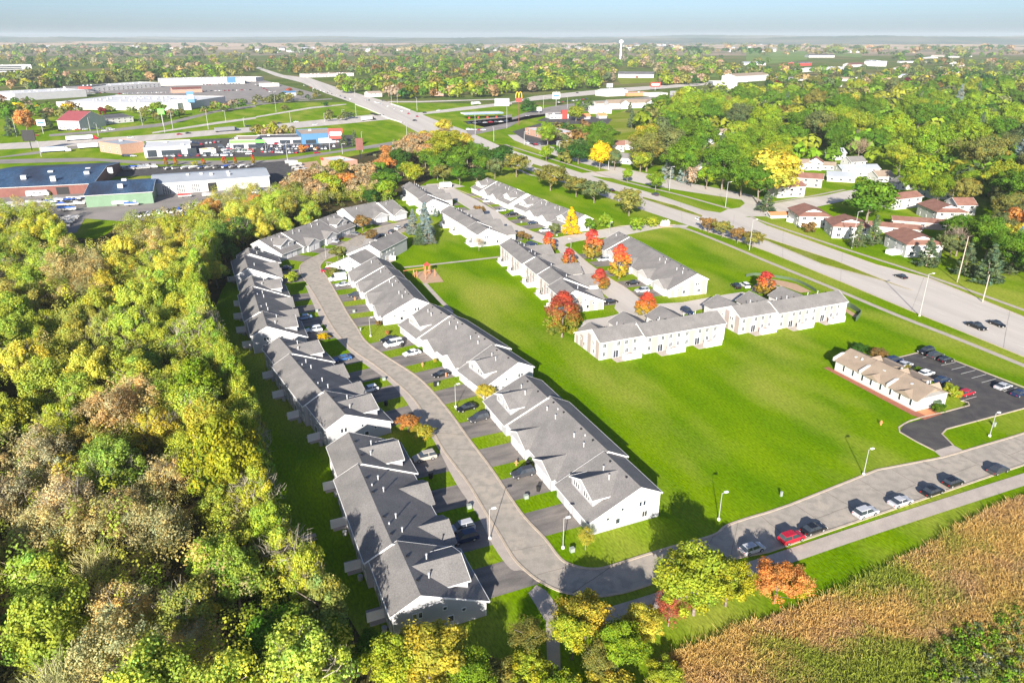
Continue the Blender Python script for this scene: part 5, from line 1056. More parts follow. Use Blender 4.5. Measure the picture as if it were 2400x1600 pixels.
for (x, y) in Hh([(225, 470), (1145, 765), (1450, 420)]):
    p = P(x, y); o = MB().box(-2.2, 2.2, -1.6, 1.6, 0, 1.7).build('patio_screen', M['trim'], None, (p.x, p.y, 0), math.radians(20)); tag(o, 'white patio screen wall beside a brown-roofed house', 'screen wall', 'white screens at brown-roofed houses')
for (x, y) in ((1860, 425), (1908, 398), (1965, 376), (2010, 398), (2075, 428), (2125, 445), (2210, 468), (2262, 505), (2165, 412), (2310, 440), (1660, 348), (1585, 322), (1722, 335), (1500, 348), (1448, 356), (1800, 305), (1900, 292), (2050, 305), (2150, 335), (2335, 355), (2255, 305), (2385, 305), (1990, 255), (2100, 265), (2290, 255), (1840, 350), (2090, 370), (2230, 385), (1620, 290), (1760, 270)):
    a = (x - 17 * (y - 60) / 340, y); b = (x + 17 * (y - 60) / 340, y + RND.uniform(-4, 4))
    bld(a, b, 10, RND.choice([3.5, 5]), 'pale house with a low pitched roof showing between the trees of the leafy neighbourhood', 'siding_white', RND.choice(['shingle_tan', 'shingle', 'metalroof', 'shingle_tan', 'shingle_brown']), RND.choice(['gable', 'gable', 'cross']), 2.6, 'house', 'house', 2, group='houses among the trees of the leafy neighbourhood')
# distant rooftops, row of similar ones
for k, (x, y) in enumerate(TD([(20, 735), (120, 740), (240, 745), (330, 742), (430, 735), (580, 745), (690, 745), (820, 745), (940, 715), (1240, 715), (1260, 660), (1380, 660), (1600, 690), (1720, 590), (1740, 680), (1230, 640), (1590, 640), (1500, 540), (1560, 520), (1700, 530), (1800, 520), (640, 800), (2180, 800), (1750, 610)])):
    a = (x - RND.uniform(10, 16), y); b = (x + RND.uniform(10, 16), y + RND.uniform(-1, 1))
    bld(a, b, 12, 4, 'pale house with a low gabled roof in the far right neighbourhood', 'siding_white', RND.choice(['shingle_tan', 'metalroof', 'shingle', 'shingle_tan']), RND.choice(['gable', 'gable', 'cross']), 3, 'house', 'house', 2, group='houses of the far right neighbourhood')
# tiny far houses: a single small mesh each
def tiny(roof):
    b = MB(); b.box(-7, 7, -5, 5, 0, 5.5, 0); b.prism([(-5.5, 5.2), (0, 8.6), (5.5, 5.2)], -7.5, 7.5, 1); b.box(-4, -2, -5.05, -5.0, 1, 3, 2).box(2, 4, -5.05, -5.0, 1, 3, 2)
    return b.mesh('distant_house', M['siding_white'], M[roof], M['glass'])
TINY = [tiny(x) for x in ('shingle_tan', 'shingle', 'darkflat', 'metalroof', 'shingle_brown')]
def cluster(pts, n, label, group, s=1.0):
    xs = [p[0] for p in pts]; ys = [p[1] for p in pts]; k = 0
    while k < n:
        x, y = RND.uniform(min(xs), max(xs)), RND.uniform(min(ys), max(ys))
        p = P(x, y); o = link('distant_house', RND.choice(TINY), None, (p.x, p.y, 0), RND.uniform(-.6, .6), (s * RND.uniform(.8, 1.3),) * 3); tag(o, label, 'house', group); k += 1
cluster(TC([(620, 410), (1600, 470)]), 95, 'one of the tiny pale houses packed on the rise below the water tower', 'far houses round the water tower', 2.2)
cluster(TC([(0, 400), (620, 450)]), 35, 'one of the tiny pale houses left of the water tower', 'far houses left of the tower', 2.2)
cluster(TA([(280, 390), (1700, 470)]), 60, 'one of the tiny pale houses on the far left rise', 'far houses at the upper left', 2.0)
cluster(TB([(0, 440), (560, 490)]), 30, 'one of the tiny pale houses before the brown fields', 'far houses before the brown fields', 2)
cluster(TB([(1030, 455), (2352, 480)]), 35, 'one of the tiny pale houses above the middle woods', 'far houses above the woods', 1.8)
cluster(TC([(1950, 415), (2352, 440)]) + TD([(300, 480)]), 22, 'one of the tiny pale houses right of the far field', 'far houses right of the field', 2)
# water tower
p = P(*TC([(1003, 412)])[0]); wt = empty('water_tower', (3000 * p.x / p.y, 3000, 0), 0, 'white ball-shaped water tower on the horizon', 'water tower')
sv = MB(); R_ = 9; cz = 62
rings = [(R_ * math.sin(math.pi * i / 10), cz - R_ * .85 * math.cos(math.pi * i / 10)) for i in range(11)]
for i in range(10):
    for k in range(16):
        a0, a1 = 2 * math.pi * k / 16, 2 * math.pi * (k + 1) / 16; (r0, z0), (r1, z1) = rings[i], rings[i + 1]
        sv.face([(r0 * math.cos(a0), r0 * math.sin(a0), z0), (r0 * math.cos(a1), r0 * math.sin(a1), z0), (r1 * math.cos(a1), r1 * math.sin(a1), z1), (r1 * math.cos(a0), r1 * math.sin(a0), z1)])
s_ = 3000 / 9361.0 * 3.0
tk = sv.build('tank', M['trim'], wt); st_ = MB().tube((0, 0, 0), (0, 0, 56), 4, 2.4, 12).build('stem', M['trim'], wt)

# ------------------------------------------------------------------ poles and signs
def lamp(bx, by, tx, ty, arm=0.0, label='grey lamp post', group=None, r=.085, name='lamp_post', h=None, head=True, m='galv', wood=False, adir=0.4):
    p = P(bx, by); h = h or max(2.5, height_at((bx, by), ty)); o = empty(name, (p.x, p.y, 0), adir, label, 'lamp post' if head else 'pole', group)
    MB().tube((0, 0, 0), (0, 0, h), r, r * .6).build('mast', M[m], o)
    if p.y < 250 and head: MB().tube((0, 0, 0), (0, 0, .35), .28).build('footing', M['trim'], o)
    if head:
        a = max(arm, .5); MB().tube((0, 0, h - .1), (a, 0, h), r * .6).build('arm', M[m], o); MB().box(a - .1, a + .65, -.2, .2, h - .08, h + .1).build('lamp_head', M['trim'], o)
    return o
lamp(1684.2, 1217.9, 1693.6, 1155, .6, 'grey lamp post on the lawn edge above the silver hatchback'); lamp(2023.7, 1111.7, 2037.8, 1053, .6, 'grey lamp post on the big lawn with a long thin shadow'); lamp(2319.1, 1021.9, 2339.5, 968, .6, 'grey lamp post on the grass patch right of the car park drive')
lamp(1319.4, 1284.2, 1327, 1200, .5, 'lamp post at the corner lawn of the nearest lit row', h=6); lamp(1068, 954, 1068, 900, .5, 'lamp post beside the two dark cars on the drives', h=5.8); lamp(868.4, 788, 868, 744, .3, 'short white lamp post on the lawn by the middle row')
lamp(764, 605, 764, 583, .4, 'lamp post at the inside of the street bend', h=5); lamp(1148, 1262, 1150, 1220, .4, 'lamp post by the pavement near the nearest drive', h=6); lamp(1338, 583, 1338, 560, .6, 'lamp post with a blue-grey head at the junction of the estate roads', adir=2.6)
lamp(1429, 547, 1430, 521, .4, 'lamp post beside the estate entrance road'); lamp(1518, 710, 1517, 660, .5, 'lamp post at the striped gable end', h=7)
for q in (((1568.5, 447), (1570.4, 391), 'tall pole on the grass between the main and the frontage road'), ((1700, 486), (1706, 427), 'tall twin-headed pole at the frontage road junction'), ((1756, 586), (1765, 515), 'tall pole in the verge by the row of low trees'), ((1995.9, 582.4), (2011.7, 496), 'tall lamp post before the spruces of the second brown-roofed house'), ((2154.6, 740.5), (2180.1, 642), 'tall lamp post at the kerb of the main road, long shadow across it')):
    lamp(*q[0], *q[1], 1.6, q[2], r=.16)
for q in (((2243.4, 661.5), (2269.4, 554.5), 'weathered wooden pole leaning over the long shadow by the spruces'), ((2302.5, 707.4), (2320.4, 643.6), 'shorter wooden pole near the right edge of the main road')):
    lamp(*q[0], *q[1], 0, q[2], r=.2, head=False, m='woodpost', name='utility_pole')
P1 = []
for a, b in (((1515, 1220), (1480, 1020)), ((1590, 1190), (1550, 1000)), ((1915, 1190), (1890, 1010)), ((2075, 1115), (2060, 1020)), ((2245, 1165), (2235, 1080)), ((155, 1255), (110, 1090)), ((830, 1205), (800, 1080)), ((905, 1250), (870, 1130)), ((380, 1440), (330, 1300)), ((1310, 1155), (1285, 1030))): P1.append((TA([a])[0], TA([b])[0]))
for a, b in (((185, 1030), (165, 840)), ((318, 1125), (305, 1035)), ((630, 1120), (615, 1040)), ((795, 1085), (785, 1010)), ((920, 1065), (910, 945)), ((525, 870), (520, 780)), ((830, 850), (825, 765)), ((910, 890), (905, 790)), ((1245, 950), (1240, 830)), ((1300, 950), (1293, 845)), ((1480, 1020), (1470, 900)), ((1388, 1280), (1383, 1130)), ((980, 1395), (965, 1215)), ((795, 1415), (790, 1320)), ((680, 1385), (670, 1240)), ((290, 1475), (270, 1310)), ((90, 1380), (75, 1280)), ((2015, 1235), (2000, 1060)), ((2185, 1300), (2185, 1170)), ((2305, 1180), (2295, 950))): P1.append((TB([a])[0], TB([b])[0]))
for a, b in (((112, 1335), (100, 1210)), ((435, 1440), (432, 1310)), ((885, 1560), (885, 1395)), ((288, 1000), (285, 880)), ((508, 1000), (505, 890)), ((405, 970), (402, 840))): P1.append((TC([a])[0], TC([b])[0]))
for (a, b) in P1: lamp(*a, *b, 1.8, 'tall grey lamp post along the highway and its slip roads', 'highway lamp posts', r=.22, adir=RND.uniform(0, 6))
def sign(base, top, w, h, colr, label, shape='box', post='galv', band=None):
    p = P(*base); H = max(4, height_at(base, top[1])); o = empty('pole_sign', (p.x, p.y, 0), math.radians(8), label, 'sign')
    MB().tube((0, 0, 0), (0, 0, H - h), .3).build('post', M[post], o)
    if shape == 'box':
        MB().box(-w / 2, w / 2, -.35, .35, H - h, H).build('panel', M[colr], o)
        if band: MB().box(-w * .4, w * .4, -.42, -.36, H - h * .68, H - h * .32).build('lettering_band', M[band], o)
    else:
        MB().box(-w / 2, w / 2, -.3, .3, H - h, H - h * .62).build('panel', M['red'], o)
        mb = MB()
        for s in (-1, 1):
            q = [(s * (w * .25 + w * .25 * math.cos(t)), H - h * .62 + h * .62 * math.sin(t)) for t in [math.pi * k / 8 for k in range(9)]]
            for k in range(8): mb.tube((q[k][0], 0, q[k][1]), (q[k + 1][0], 0, q[k + 1][1]), .35, .35, 6)
        mb.build('arches', M['yellow'], o)
    return o
sign(*TC([(62, 1150), (62, 845)]), 6, 9, 'yellow', 'tall pole sign with yellow double arches on red', 'arch', 'maroon')
sign(*TC([(1315, 835), (1310, 757)]), 16, 7, 'red', 'red billboard beyond the highway', band='trim'); sign(*TB([(740, 1320), (758, 1180)]), 11, 8, 'red', 'red and white billboard beside the blue store', post='maroon', band='trim')
sign(*TA([(1770, 1012), (1740, 842)]), 8, 12, 'blue', 'tall dark pylon sign with a blue and white top before the mall', post='black', band='trim'); sign(*TA([(295, 1385), (250, 1195)]), 9, 8, 'black', 'dark billboard on a thick dark post at the left', post='black')
sign(*TA([(400, 1230), (365, 1100)]), 7, 5, 'trim', 'white pylon sign beside the orange tree', band='blue'); sign(*TB([(960, 1460), (950, 1270)]), 5, 8, 'maroon', 'narrow dark red pylon sign above the bushes', post='black')
sign(*TA([(1500, 1150), (1460, 1000)]), 6, 5, 'lime', 'small green-headed pole sign near the slip road'); sign(*TC([(405, 975), (418, 848)]), 9, 8, 'trim', 'white pole sign beside the highway', band='blue'); sign(*TC([(248, 1040), (248, 985)]), 5, 4, 'trim', 'small white round-cornered sign by the junction')
sign(*TD([(-220, 755), (-225, 732)]), 12, 6, 'trim', 'small white billboard on the far highway verge'); sign(*TC([(895, 835), (898, 768)]), 10, 6, 'metalroof', 'grey-blue billboard at the far highway'); sign(*TB([(2260, 980), (2280, 905)]), 18, 9, 'metalroof', 'broad grey billboard with posts by the overpass highway', post='black')
# bridge
bm = MB(); bA, bB = P(*TB([(930, 968)])[0]).xy, P(*TB([(1210, 1110)])[0]).xy
br = empty('overpass', (bA.x, bA.y, 0), 0, 'concrete overpass carrying the main road across the highway', 'bridge')
def wall_strip(nm, px, h, w, m, parent=None):
    q = wpts(px); o0 = Vector((parent.location.x, parent.location.y)) if parent else Vector((0, 0)); q = [tuple(Vector(p) - o0) for p in q]; mb = MB()
    for i in range(len(q) - 1):
        d = (Vector(q[i + 1]) - Vector(q[i])).normalized(); n = Vector((-d.y, d.x)) * w / 2; a, b = Vector(q[i]), Vector(q[i + 1])
        A, B, C_, D_ = a + n, b + n, b - n, a - n
        for z in (0, h): mb.face([(*A, z), (*B, z), (*C_, z), (*D_, z)])
        mb.face([(*A, 0), (*B, 0), (*B, h), (*A, h)]).face([(*D_, 0), (*C_, 0), (*C_, h), (*D_, h)])
    return mb.build(nm, M[m], parent)
wall_strip('parapet', TB([(915, 965), (1010, 1000), (1130, 1050), (1220, 1095), (1340, 1130)]), 1.3, .5, 'siding_white', br)
wall_strip('parapet', TB([(1240, 960), (1340, 990), (1420, 1020)]), 1.3, .5, 'siding_white', br)
wall_strip('abutment', TB([(1060, 1045), (1110, 1062), (1175, 1060)]), .9, 3, 'black', br)

# small street things
for (x, y), c, nm, cat, lb, w, h in zip([(845, 733.5)] and TF([(910, 1190)]) + TJ([(1530, 228), (745 * 0 + 1745, 322)]) + TK([(40, 1135)]) + TL([(1035, 765)]), ['red'] * 5, ['fire_hydrant'] * 5, ['hydrant'] * 5,
        ['red hydrant on the strip between drives at the gabled row', 'orange-red hydrant on the strip between drives in the middle row', 'small red ball-like hydrant by the black sedan', 'orange hydrant beside the dark suv', 'orange hydrant on the big lawn left of the hall'], [.25] * 5, [.9] * 5):
    p = P(x, y); o = empty(nm, (p.x, p.y, 0), 0, lb, cat); MB().tube((0, 0, 0), (0, 0, h), .2, .18).build('barrel', M['orange'], o); MB().tube((0, 0, h), (0, 0, h + .2), .22, .08).build('cap', M['orange'], o); MB().tube((-.38, 0, h * .6), (.38, 0, h * .6), .09).build('outlet', M['orange'], o)
M['boxgreen'] = mat('pale_green_box', (.30, .34, .30), rough=.6)
BX = MB().box(-.42, .42, -.35, .35, 0, .75).box(-.45, .45, -.38, .38, .75, .83).mesh('utility_box', M['boxgreen'])
for (x, y), lb in zip(TJ([(1175, 355), (1960, 1530), (1665, 400)]) + TF([(900, 1300), (560, 1295), (960, 1470)]) + TK([(130, 1440)]) + TG([(410, 600), (85, 478)]) + TO([(-1800, 360)]) + TL([(120, 1420), (2080, 780)]),
    ['green box beside the pavement at the shaded drives', 'box with bicycle-like frame near the nearest drives', 'pale box between two drives of the middle row', 'white box between drives beside its shadow', 'white box by the pavement at the blue sedan', 'white box at the drive edge above the lamp post', 'pair-like white boxes between drives of the nearest lit row', 'white box near the golden tree kerb', 'white box between cul-de-sac drives', 'white box under the corner trees', 'white post box at the lawn edge left of the cars', 'white mailbox near the right lamp post']):
    p = P(x, y); tag(link('utility_box', BX, None, (p.x, p.y, .02), .4, (.45, .45, 1.2) if 'post' in lb or 'mailbox' in lb else (.9, .9, .9)), lb, 'utility box')
BIN = MB().prism([(-.28, 0), (-.34, 1.0), (.34, 1.0), (.28, 0)], -.3, .3).box(-.33, .33, -.38, .38, 1.0, 1.07).mesh('wheelie_bin', M['black'])
for (x, y), lb in zip([(1262, 1150), (1238, 1090), (1020, 905), (943, 812), (1046, 1290), (1010, 1120), (905, 950)], ['dark bin by the garage below the grey suv', 'dark bin by the garage above the grey suv', 'dark bin by the garages near the black sedan', 'dark bin near the white sedan', 'dark bin on the shaded front of the nearest row', 'dark bin in the shade of the beige suv drive', 'dark bin by the white hatchback']):
    p = P(x, y); tag(link('wheelie_bin', BIN, None, (p.x, p.y, .03), 1.2), lb, 'bin')
p = P(*TM([(490, 255)])[0]); o = empty('picnic_table', (p.x, p.y, 0), math.radians(24), 'wooden picnic table in the shaded grass at the wood edge', 'picnic table')
MB().box(-1.2, 1.2, -.45, .45, .68, .75).build('table_top', M['woodpost'], o)
for y in (-.75, .75): MB().box(-1.2, 1.2, y - .14, y + .14, .4, .46).build('bench', M['woodpost'], o)
for x in (-.8, .8): MB().prism([(-.8, 0), (-.3, .68), (.3, .68), (.8, 0)], x - .04, x + .04).build('leg', M['woodpost'], o)
# pieces of pale stone at the bottom right corner
poly('gravel', TO([(1640, 1560), (1750, 1400), (1900, 1290), (2100, 1200), (2300, 1260), (2352, 1400), (2352, 1700), (1600, 1700)]), .05, M['stone'])
for k in range(34):
    t_ = RND.random(); p = P(*TO([(1650 + 620 * t_ + RND.uniform(-60, 60), 1560 - 330 * t_ + RND.uniform(-60, 110))])[0]); b = MB(); rr = RND.uniform(.3, .8)
    pts = [(math.cos(t) * rr * RND.uniform(.8, 1.1), math.sin(t) * rr * RND.uniform(.7, 1)) for t in [k2 * math.pi / 3 for k2 in range(6)]]
    for i in range(6): j = (i + 1) % 6; b.face([(*pts[i], 0), (*pts[j], 0), (pts[j][0] * .7, pts[j][1] * .7, rr * .8), (pts[i][0] * .7, pts[i][1] * .7, rr * .8)])
    b.face([(q[0] * .7, q[1] * .7, rr * .8) for q in pts]); tag(b.build('rock', M['stone'], None, (p.x, p.y, 0)), 'pale rock in the weedy dip at the bottom right corner', 'rock', 'rocks at the corner')

# ------------------------------------------------------------------ trees placed one by one: base pixel, crown top pixel, width px
def T(b, top, wpx, kind, colour, label, group=None, near=None):
    p = P(*b); h = height_at(b, top) ; dep = p.y * CT + CAM_H * ST; r = wpx / 2 * dep / F_PX
    # the crown is seen from above: its top sits on the far side, so trim the height
    h = max(1.2, h - (0 if kind in ('egg', 'cone') else r * .2)); h = max(h, r * (2.2 if kind in ('egg', 'cone') else 1.3 if kind == 'bush' else 1.6))
    return tree(p.x, p.y, h, r, kind, colour, label, group, near=near)
T((1387.5, 608), 534, 52, 'egg', 'red', 'tall red maple at the left end of the row with the striped gable'); T((1451, 654), 568, 54, 'egg', 'amber', 'tall maple, red above and yellow-green below, beside the silver suv')
T((1334, 638), 580, 42, 'egg', 'red', 'red maple at the kerb opposite the lamp with the blue-grey head'); T((1286.7, 594), 542, 36, 'egg', 'red', 'small red maple next to the navy suv'); T((1404, 684), 628, 48, 'egg', 'red', 'red and orange maple left of the black sedan by the striped row')
T((1513, 741), 686, 54, 'egg', 'amber', 'orange maple with shadow on its left in front of the striped gable'); T((1317, 790), 682, 84, 'egg', 'maple', 'biggest maple, red top and green below, at the lawn corner', near=True); T((1792, 692), 644, 54, 'egg', 'red', 'red maple by the curved fence behind the right two-storey row')
T((1338, 549), 484, 44, 'cone', 'gold', 'golden yellow conical tree at the end of the cul-de-sac row', near=True); T((1378.6, 541), 495, 44, 'bush', 'green', 'rounded green tree right of the golden one'); T((1418, 535), 483, 42, 'bush', 'lime', 'bright green tree beside the estate entrance')
T((1491, 540), 493, 48, 'bush', 'lime', 'low yellow-green round tree left of the entrance sign'); T((1527, 532), 495, 42, 'bush', 'yellowgreen', 'yellowish round tree next to the entrance sign'); T((1474, 506), 434, 70, 'round', 'olive', 'big bushy olive tree between the cul-de-sac and the main road')
T((1290, 447), 385, 76, 'wide', 'olive', 'broad olive tree group left of the bushy ones on the meadow'); T((1350, 462), 407, 60, 'wide', 'olive', 'olive bushy tree in the middle of the meadow group'); T((1392, 476), 414, 64, 'wide', 'moss', 'dark olive bushy tree at the right of the meadow group')
T((1210, 415), 352, 60, 'wide', 'olive', 'round olive tree above the furthest townhouses'); T((1160, 420), 365, 40, 'wide', 'moss', 'dark tree beside the sandy patch above the townhouses')
for b, t, w, l in (((1660, 546), 505, 42, 'first'), ((1692, 557), 512, 44, 'second'), ((1728, 570), 528, 42, 'third'), ((1763, 580), 538, 48, 'fourth')): T(b, t, w, 'wide', 'olive' if l in ('second', 'fourth') else 'rust', f'{l} bronze-green tree from the left in the verge row by the main road')
T((1367, 662), 637, 26, 'bush', 'yellowgreen', 'small yellow tree behind the roofs of the white row'); T((1124.6, 510), 478, 28, 'wide', 'rust', 'bronze tree on the kerb opposite the cul-de-sac drives'); T((1222, 563), 538, 24, 'wide', 'rust', 'small bronze tree, left of two near the navy suv'); T((1236, 565), 545, 20, 'wide', 'rust', 'small bronze tree, right of two near the navy suv'); T((1299, 551), 520, 26, 'wide', 'moss', 'small dark green tree left of the golden tree')
T((1122.6, 588), 548, 30, 'bare', 'pinktan', 'leafless pinkish tree on the green behind the white row'); T((998, 556), 474, 46, 'cone', 'bluespruce', 'tallest blue spruce in the middle of the group', near=True); T((969, 550), 490, 36, 'cone', 'bluespruce', 'blue spruce on the left of the group', near=True); T((1004, 572), 520, 38, 'cone', 'bluespruce', 'blue spruce on the right of the group', near=True); T((984, 574), 528, 36, 'cone', 'spruce', 'yellow-green spruce in front of the blue ones', near=True); T((1021, 508), 487, 16, 'cone', 'bluespruce', 'small dark blue spruce before the white gable')
T((850, 541), 500, 42, 'wide', 'rust', 'reddish street tree in front of the short row at the top'); T((870, 567), 542, 36, 'wide', 'rust', 'reddish street tree above the low block'); T((792.6, 608), 575, 40, 'wide', 'olive', 'street tree on the corner lawn inside the bend'); T((687, 660), 624, 38, 'bush', 'yellowgreen', 'yellow-green round tree left of the street bend'); T((779, 650), 627, 30, 'wide', 'olive', 'small street tree beside the white van'); T((944, 507), 483, 26, 'bush', 'rust', 'brownish bush at the end of the short row')
T((759, 795), 778, 32, 'bush', 'gold', 'orange-yellow bush at the drive below the white suv'); T((957, 1012), 982, 56, 'wide', 'orange', 'orange street tree, left one at the pavement'); T((992, 1034), 998, 54, 'wide', 'yellow', 'yellow-orange street tree, right one at the pavement'); T((1135, 940), 898, 50, 'wide', 'yellow', 'yellow-brown little tree at the end of the middle row', near=True); T((1372, 1288), 1233, 52, 'sparse', 'yellow', 'thin yellow tree at the corner of the nearest lit gable', near=True); T((888, 763), 745, 18, 'bush', 'rust', 'small reddish bush at the lawn by the middle row')
T((908, 785), 768, 12, 'bush', 'orange', 'tiny orange bush by the middle row entrance'); T((1020, 850), 835, 12, 'bush', 'yellow', 'tiny yellow bush between garages of the middle row'); T((1243, 1083), 1066, 14, 'bush', 'green', 'small green bush between the garages of the nearest lit row')
T((2011, 824), 800, 44, 'bush', 'deep', 'dark green conifer-like bush behind the hall'); T((2058, 838), 808, 50, 'bush', 'rust', 'bronze round tree behind the hall roof'); T((2228, 930), 888, 40, 'bush', 'yellowgreen', 'leafy yellow-green bush at the hall corner by the red car', near=True); T((2244, 932), 905, 26, 'bush', 'yellow', 'straw-coloured bush beside the red hatchback', near=True); T((2197, 965), 938, 34, 'bush', 'green', 'clipped round green bush by the hall porch', near=True)
for k_, q_ in enumerate(((2150, 868), (2125, 862), (2222, 905), (2208, 955), (2183, 950))): T(q_, q_[1] - 14, 20, 'bush', ('green', 'olive', 'yellowgreen', 'deep', 'orange')[k_], f'{("low green", "low olive", "yellowish", "dark green", "small orange")[k_]} shrub against the hall wall', near=True)
# bottom corner trees
for a in (((1625, 1440), 1278, 165, 'round', 'yellowgreen', 'large yellow-green tree over the street bend at the bottom'), ((1700, 1420), 1300, 100, 'wide', 'yellowgreen', 'right half of the big roadside tree pair, leaves yellow-green'), ((1815, 1412), 1322, 100, 'wide', 'orange', 'orange tree hiding the path beside the parked silver hatchback'), ((1862, 1395), 1335, 60, 'wide', 'yellow', 'golden tree at the end of the visible path'),
          ((1566, 1466), 1390, 70, 'sparse', 'red', 'small scarlet tree on the grass between the bottom trees'), ((1370, 1500), 1392, 120, 'round', 'yellow', 'yellow tree directly below the street bend'), ((1340, 1545), 1430, 90, 'round', 'yellowgreen', 'yellow-green tree left of the pale one at the bottom'), ((1500, 1500), 1415, 90, 'round', 'yellow', 'amber-leafed tree left of the scarlet one'),
          ((1447, 1580), 1448, 105, 'round', 'lime', 'pale lime tree in the middle of the bottom thicket'), ((1240, 1590), 1520, 100, 'bush', 'yellowgreen', 'lime and yellow bush at the bottom centre'), ((1238, 1530), 1455, 90, 'sparse', 'olive', 'greyish olive shrubby tree by the shaded path'), ((1010, 1610), 1462, 165, 'round', 'yellow', 'large yellow-green tree in front of the nearest gable'), ((930, 1620), 1490, 130, 'round', 'yellowgreen', 'yellow-green tree left of the one at the nearest gable'),
          ((1100, 1640), 1540, 110, 'round', 'lime', 'bright tree cut by the bottom edge below the nearest gable'), ((760, 1580), 1440, 130, 'round', 'lime', 'bright green tree at the wood corner near the nearest gable'), ((650, 1590), 1430, 150, 'round', 'green', 'broad green tree at the bottom of the wood'), ((1160, 1600), 1530, 90, 'bush', 'olive', 'olive bush right of the tree before the nearest gable'), ((1400, 1600), 1500, 80, 'sparse', 'olive', 'thin olive tree between the lime and the yellow bottom trees'), ((1560, 1600), 1545, 80, 'bush', 'yellowgreen', 'weedy bush at the prairie corner'), ((1300, 1640), 1550, 70, 'bush', 'lime', 'lime bush beside the shaded path end'), ((880, 1560), 1480, 90, 'round', 'green', 'green tree at the wood corner beside the patios'), ((1440, 1660), 1560, 120, 'bush', 'yellow', 'yellow thicket tree at the bottom edge'), ((1340, 1670), 1570, 110, 'bush', 'yellowgreen', 'leafy bush at the bottom edge left of the yellow thicket'), ((660, 1330), 1205, 95, 'round', 'lime', 'bright tree at the wood edge by the picnic table'), ((700, 1440), 1340, 100, 'round', 'deep', 'dark green tree at the wood edge opposite the patios'),
          ((550, 1210), 950, 190, 'round', 'yellowgreen', 'huge yellowish cottonwood at the wood edge beside the third row'), ((480, 1010), 830, 120, 'tall', 'lime', 'tall bright poplar left of the yellow cottonwood'), ((590, 1150), 960, 90, 'round', 'yellowgreen', 'yellow-green tree on the right flank of the cottonwood'), ((500, 1120), 930, 110, 'round', 'yellow', 'yellow tree on the left flank of the cottonwood')):
    T(a[0], a[1], a[2] * (1.3 if a[0][1] > 1340 else 1.0), a[3], a[4], a[5], near=True)

# ------------------------------------------------------------------ scattered trees
def inpoly(x, y, pts):
    c = False; j = len(pts) - 1
    for i in range(len(pts)):
        if (pts[i][1] > y) != (pts[j][1] > y) and x < (pts[j][0] - pts[i][0]) * (y - pts[i][1]) / (pts[j][1] - pts[i][1]) + pts[i][0]: c = not c
        j = i
    return c
PLACED = []
def free(x, y, d):
    for a, b, r in PLACED:
        if abs(a - x) < d and abs(b - y) < d and (a - x) ** 2 + (b - y) ** 2 < (d * .5 + r * .5) ** 2: return False
    return True
def scatter(px, n, rmin, rmax, zc=7.0, tries=30000, keep=None, tight=1.55, pxs=False):
    W = [tuple(P(x, y, zc).xy) for x, y in px]; xs = [p[0] for p in W]; ys = [p[1] for p in W]; out = []
    px0, px1, py0, py1 = min(p[0] for p in px), max(p[0] for p in px), min(p[1] for p in px), max(p[1] for p in px)
    for _ in range(tries):
        if len(out) >= n: break
        if pxs: x, y = P(RND.uniform(px0, px1), RND.uniform(py0, py1), zc).xy
        else: x, y = RND.uniform(min(xs), max(xs)), RND.uniform(min(ys), max(ys))
        if not inpoly(x, y, W): continue
        r = RND.uniform(rmin, rmax)
        if not free(x, y, r * tight): continue
        if keep and not keep(x, y, r): continue
        PLACED.append((x, y, r * tight)); out.append((x, y, r))
    return out
for o in list(COL.objects):
    if o.parent is None and o.name.split('.')[0] in ('broadleaf_tree', 'shrub', 'maple_tree', 'spruce_tree', 'bare_tree'): PLACED.append((o.location.x, o.location.y, 6))
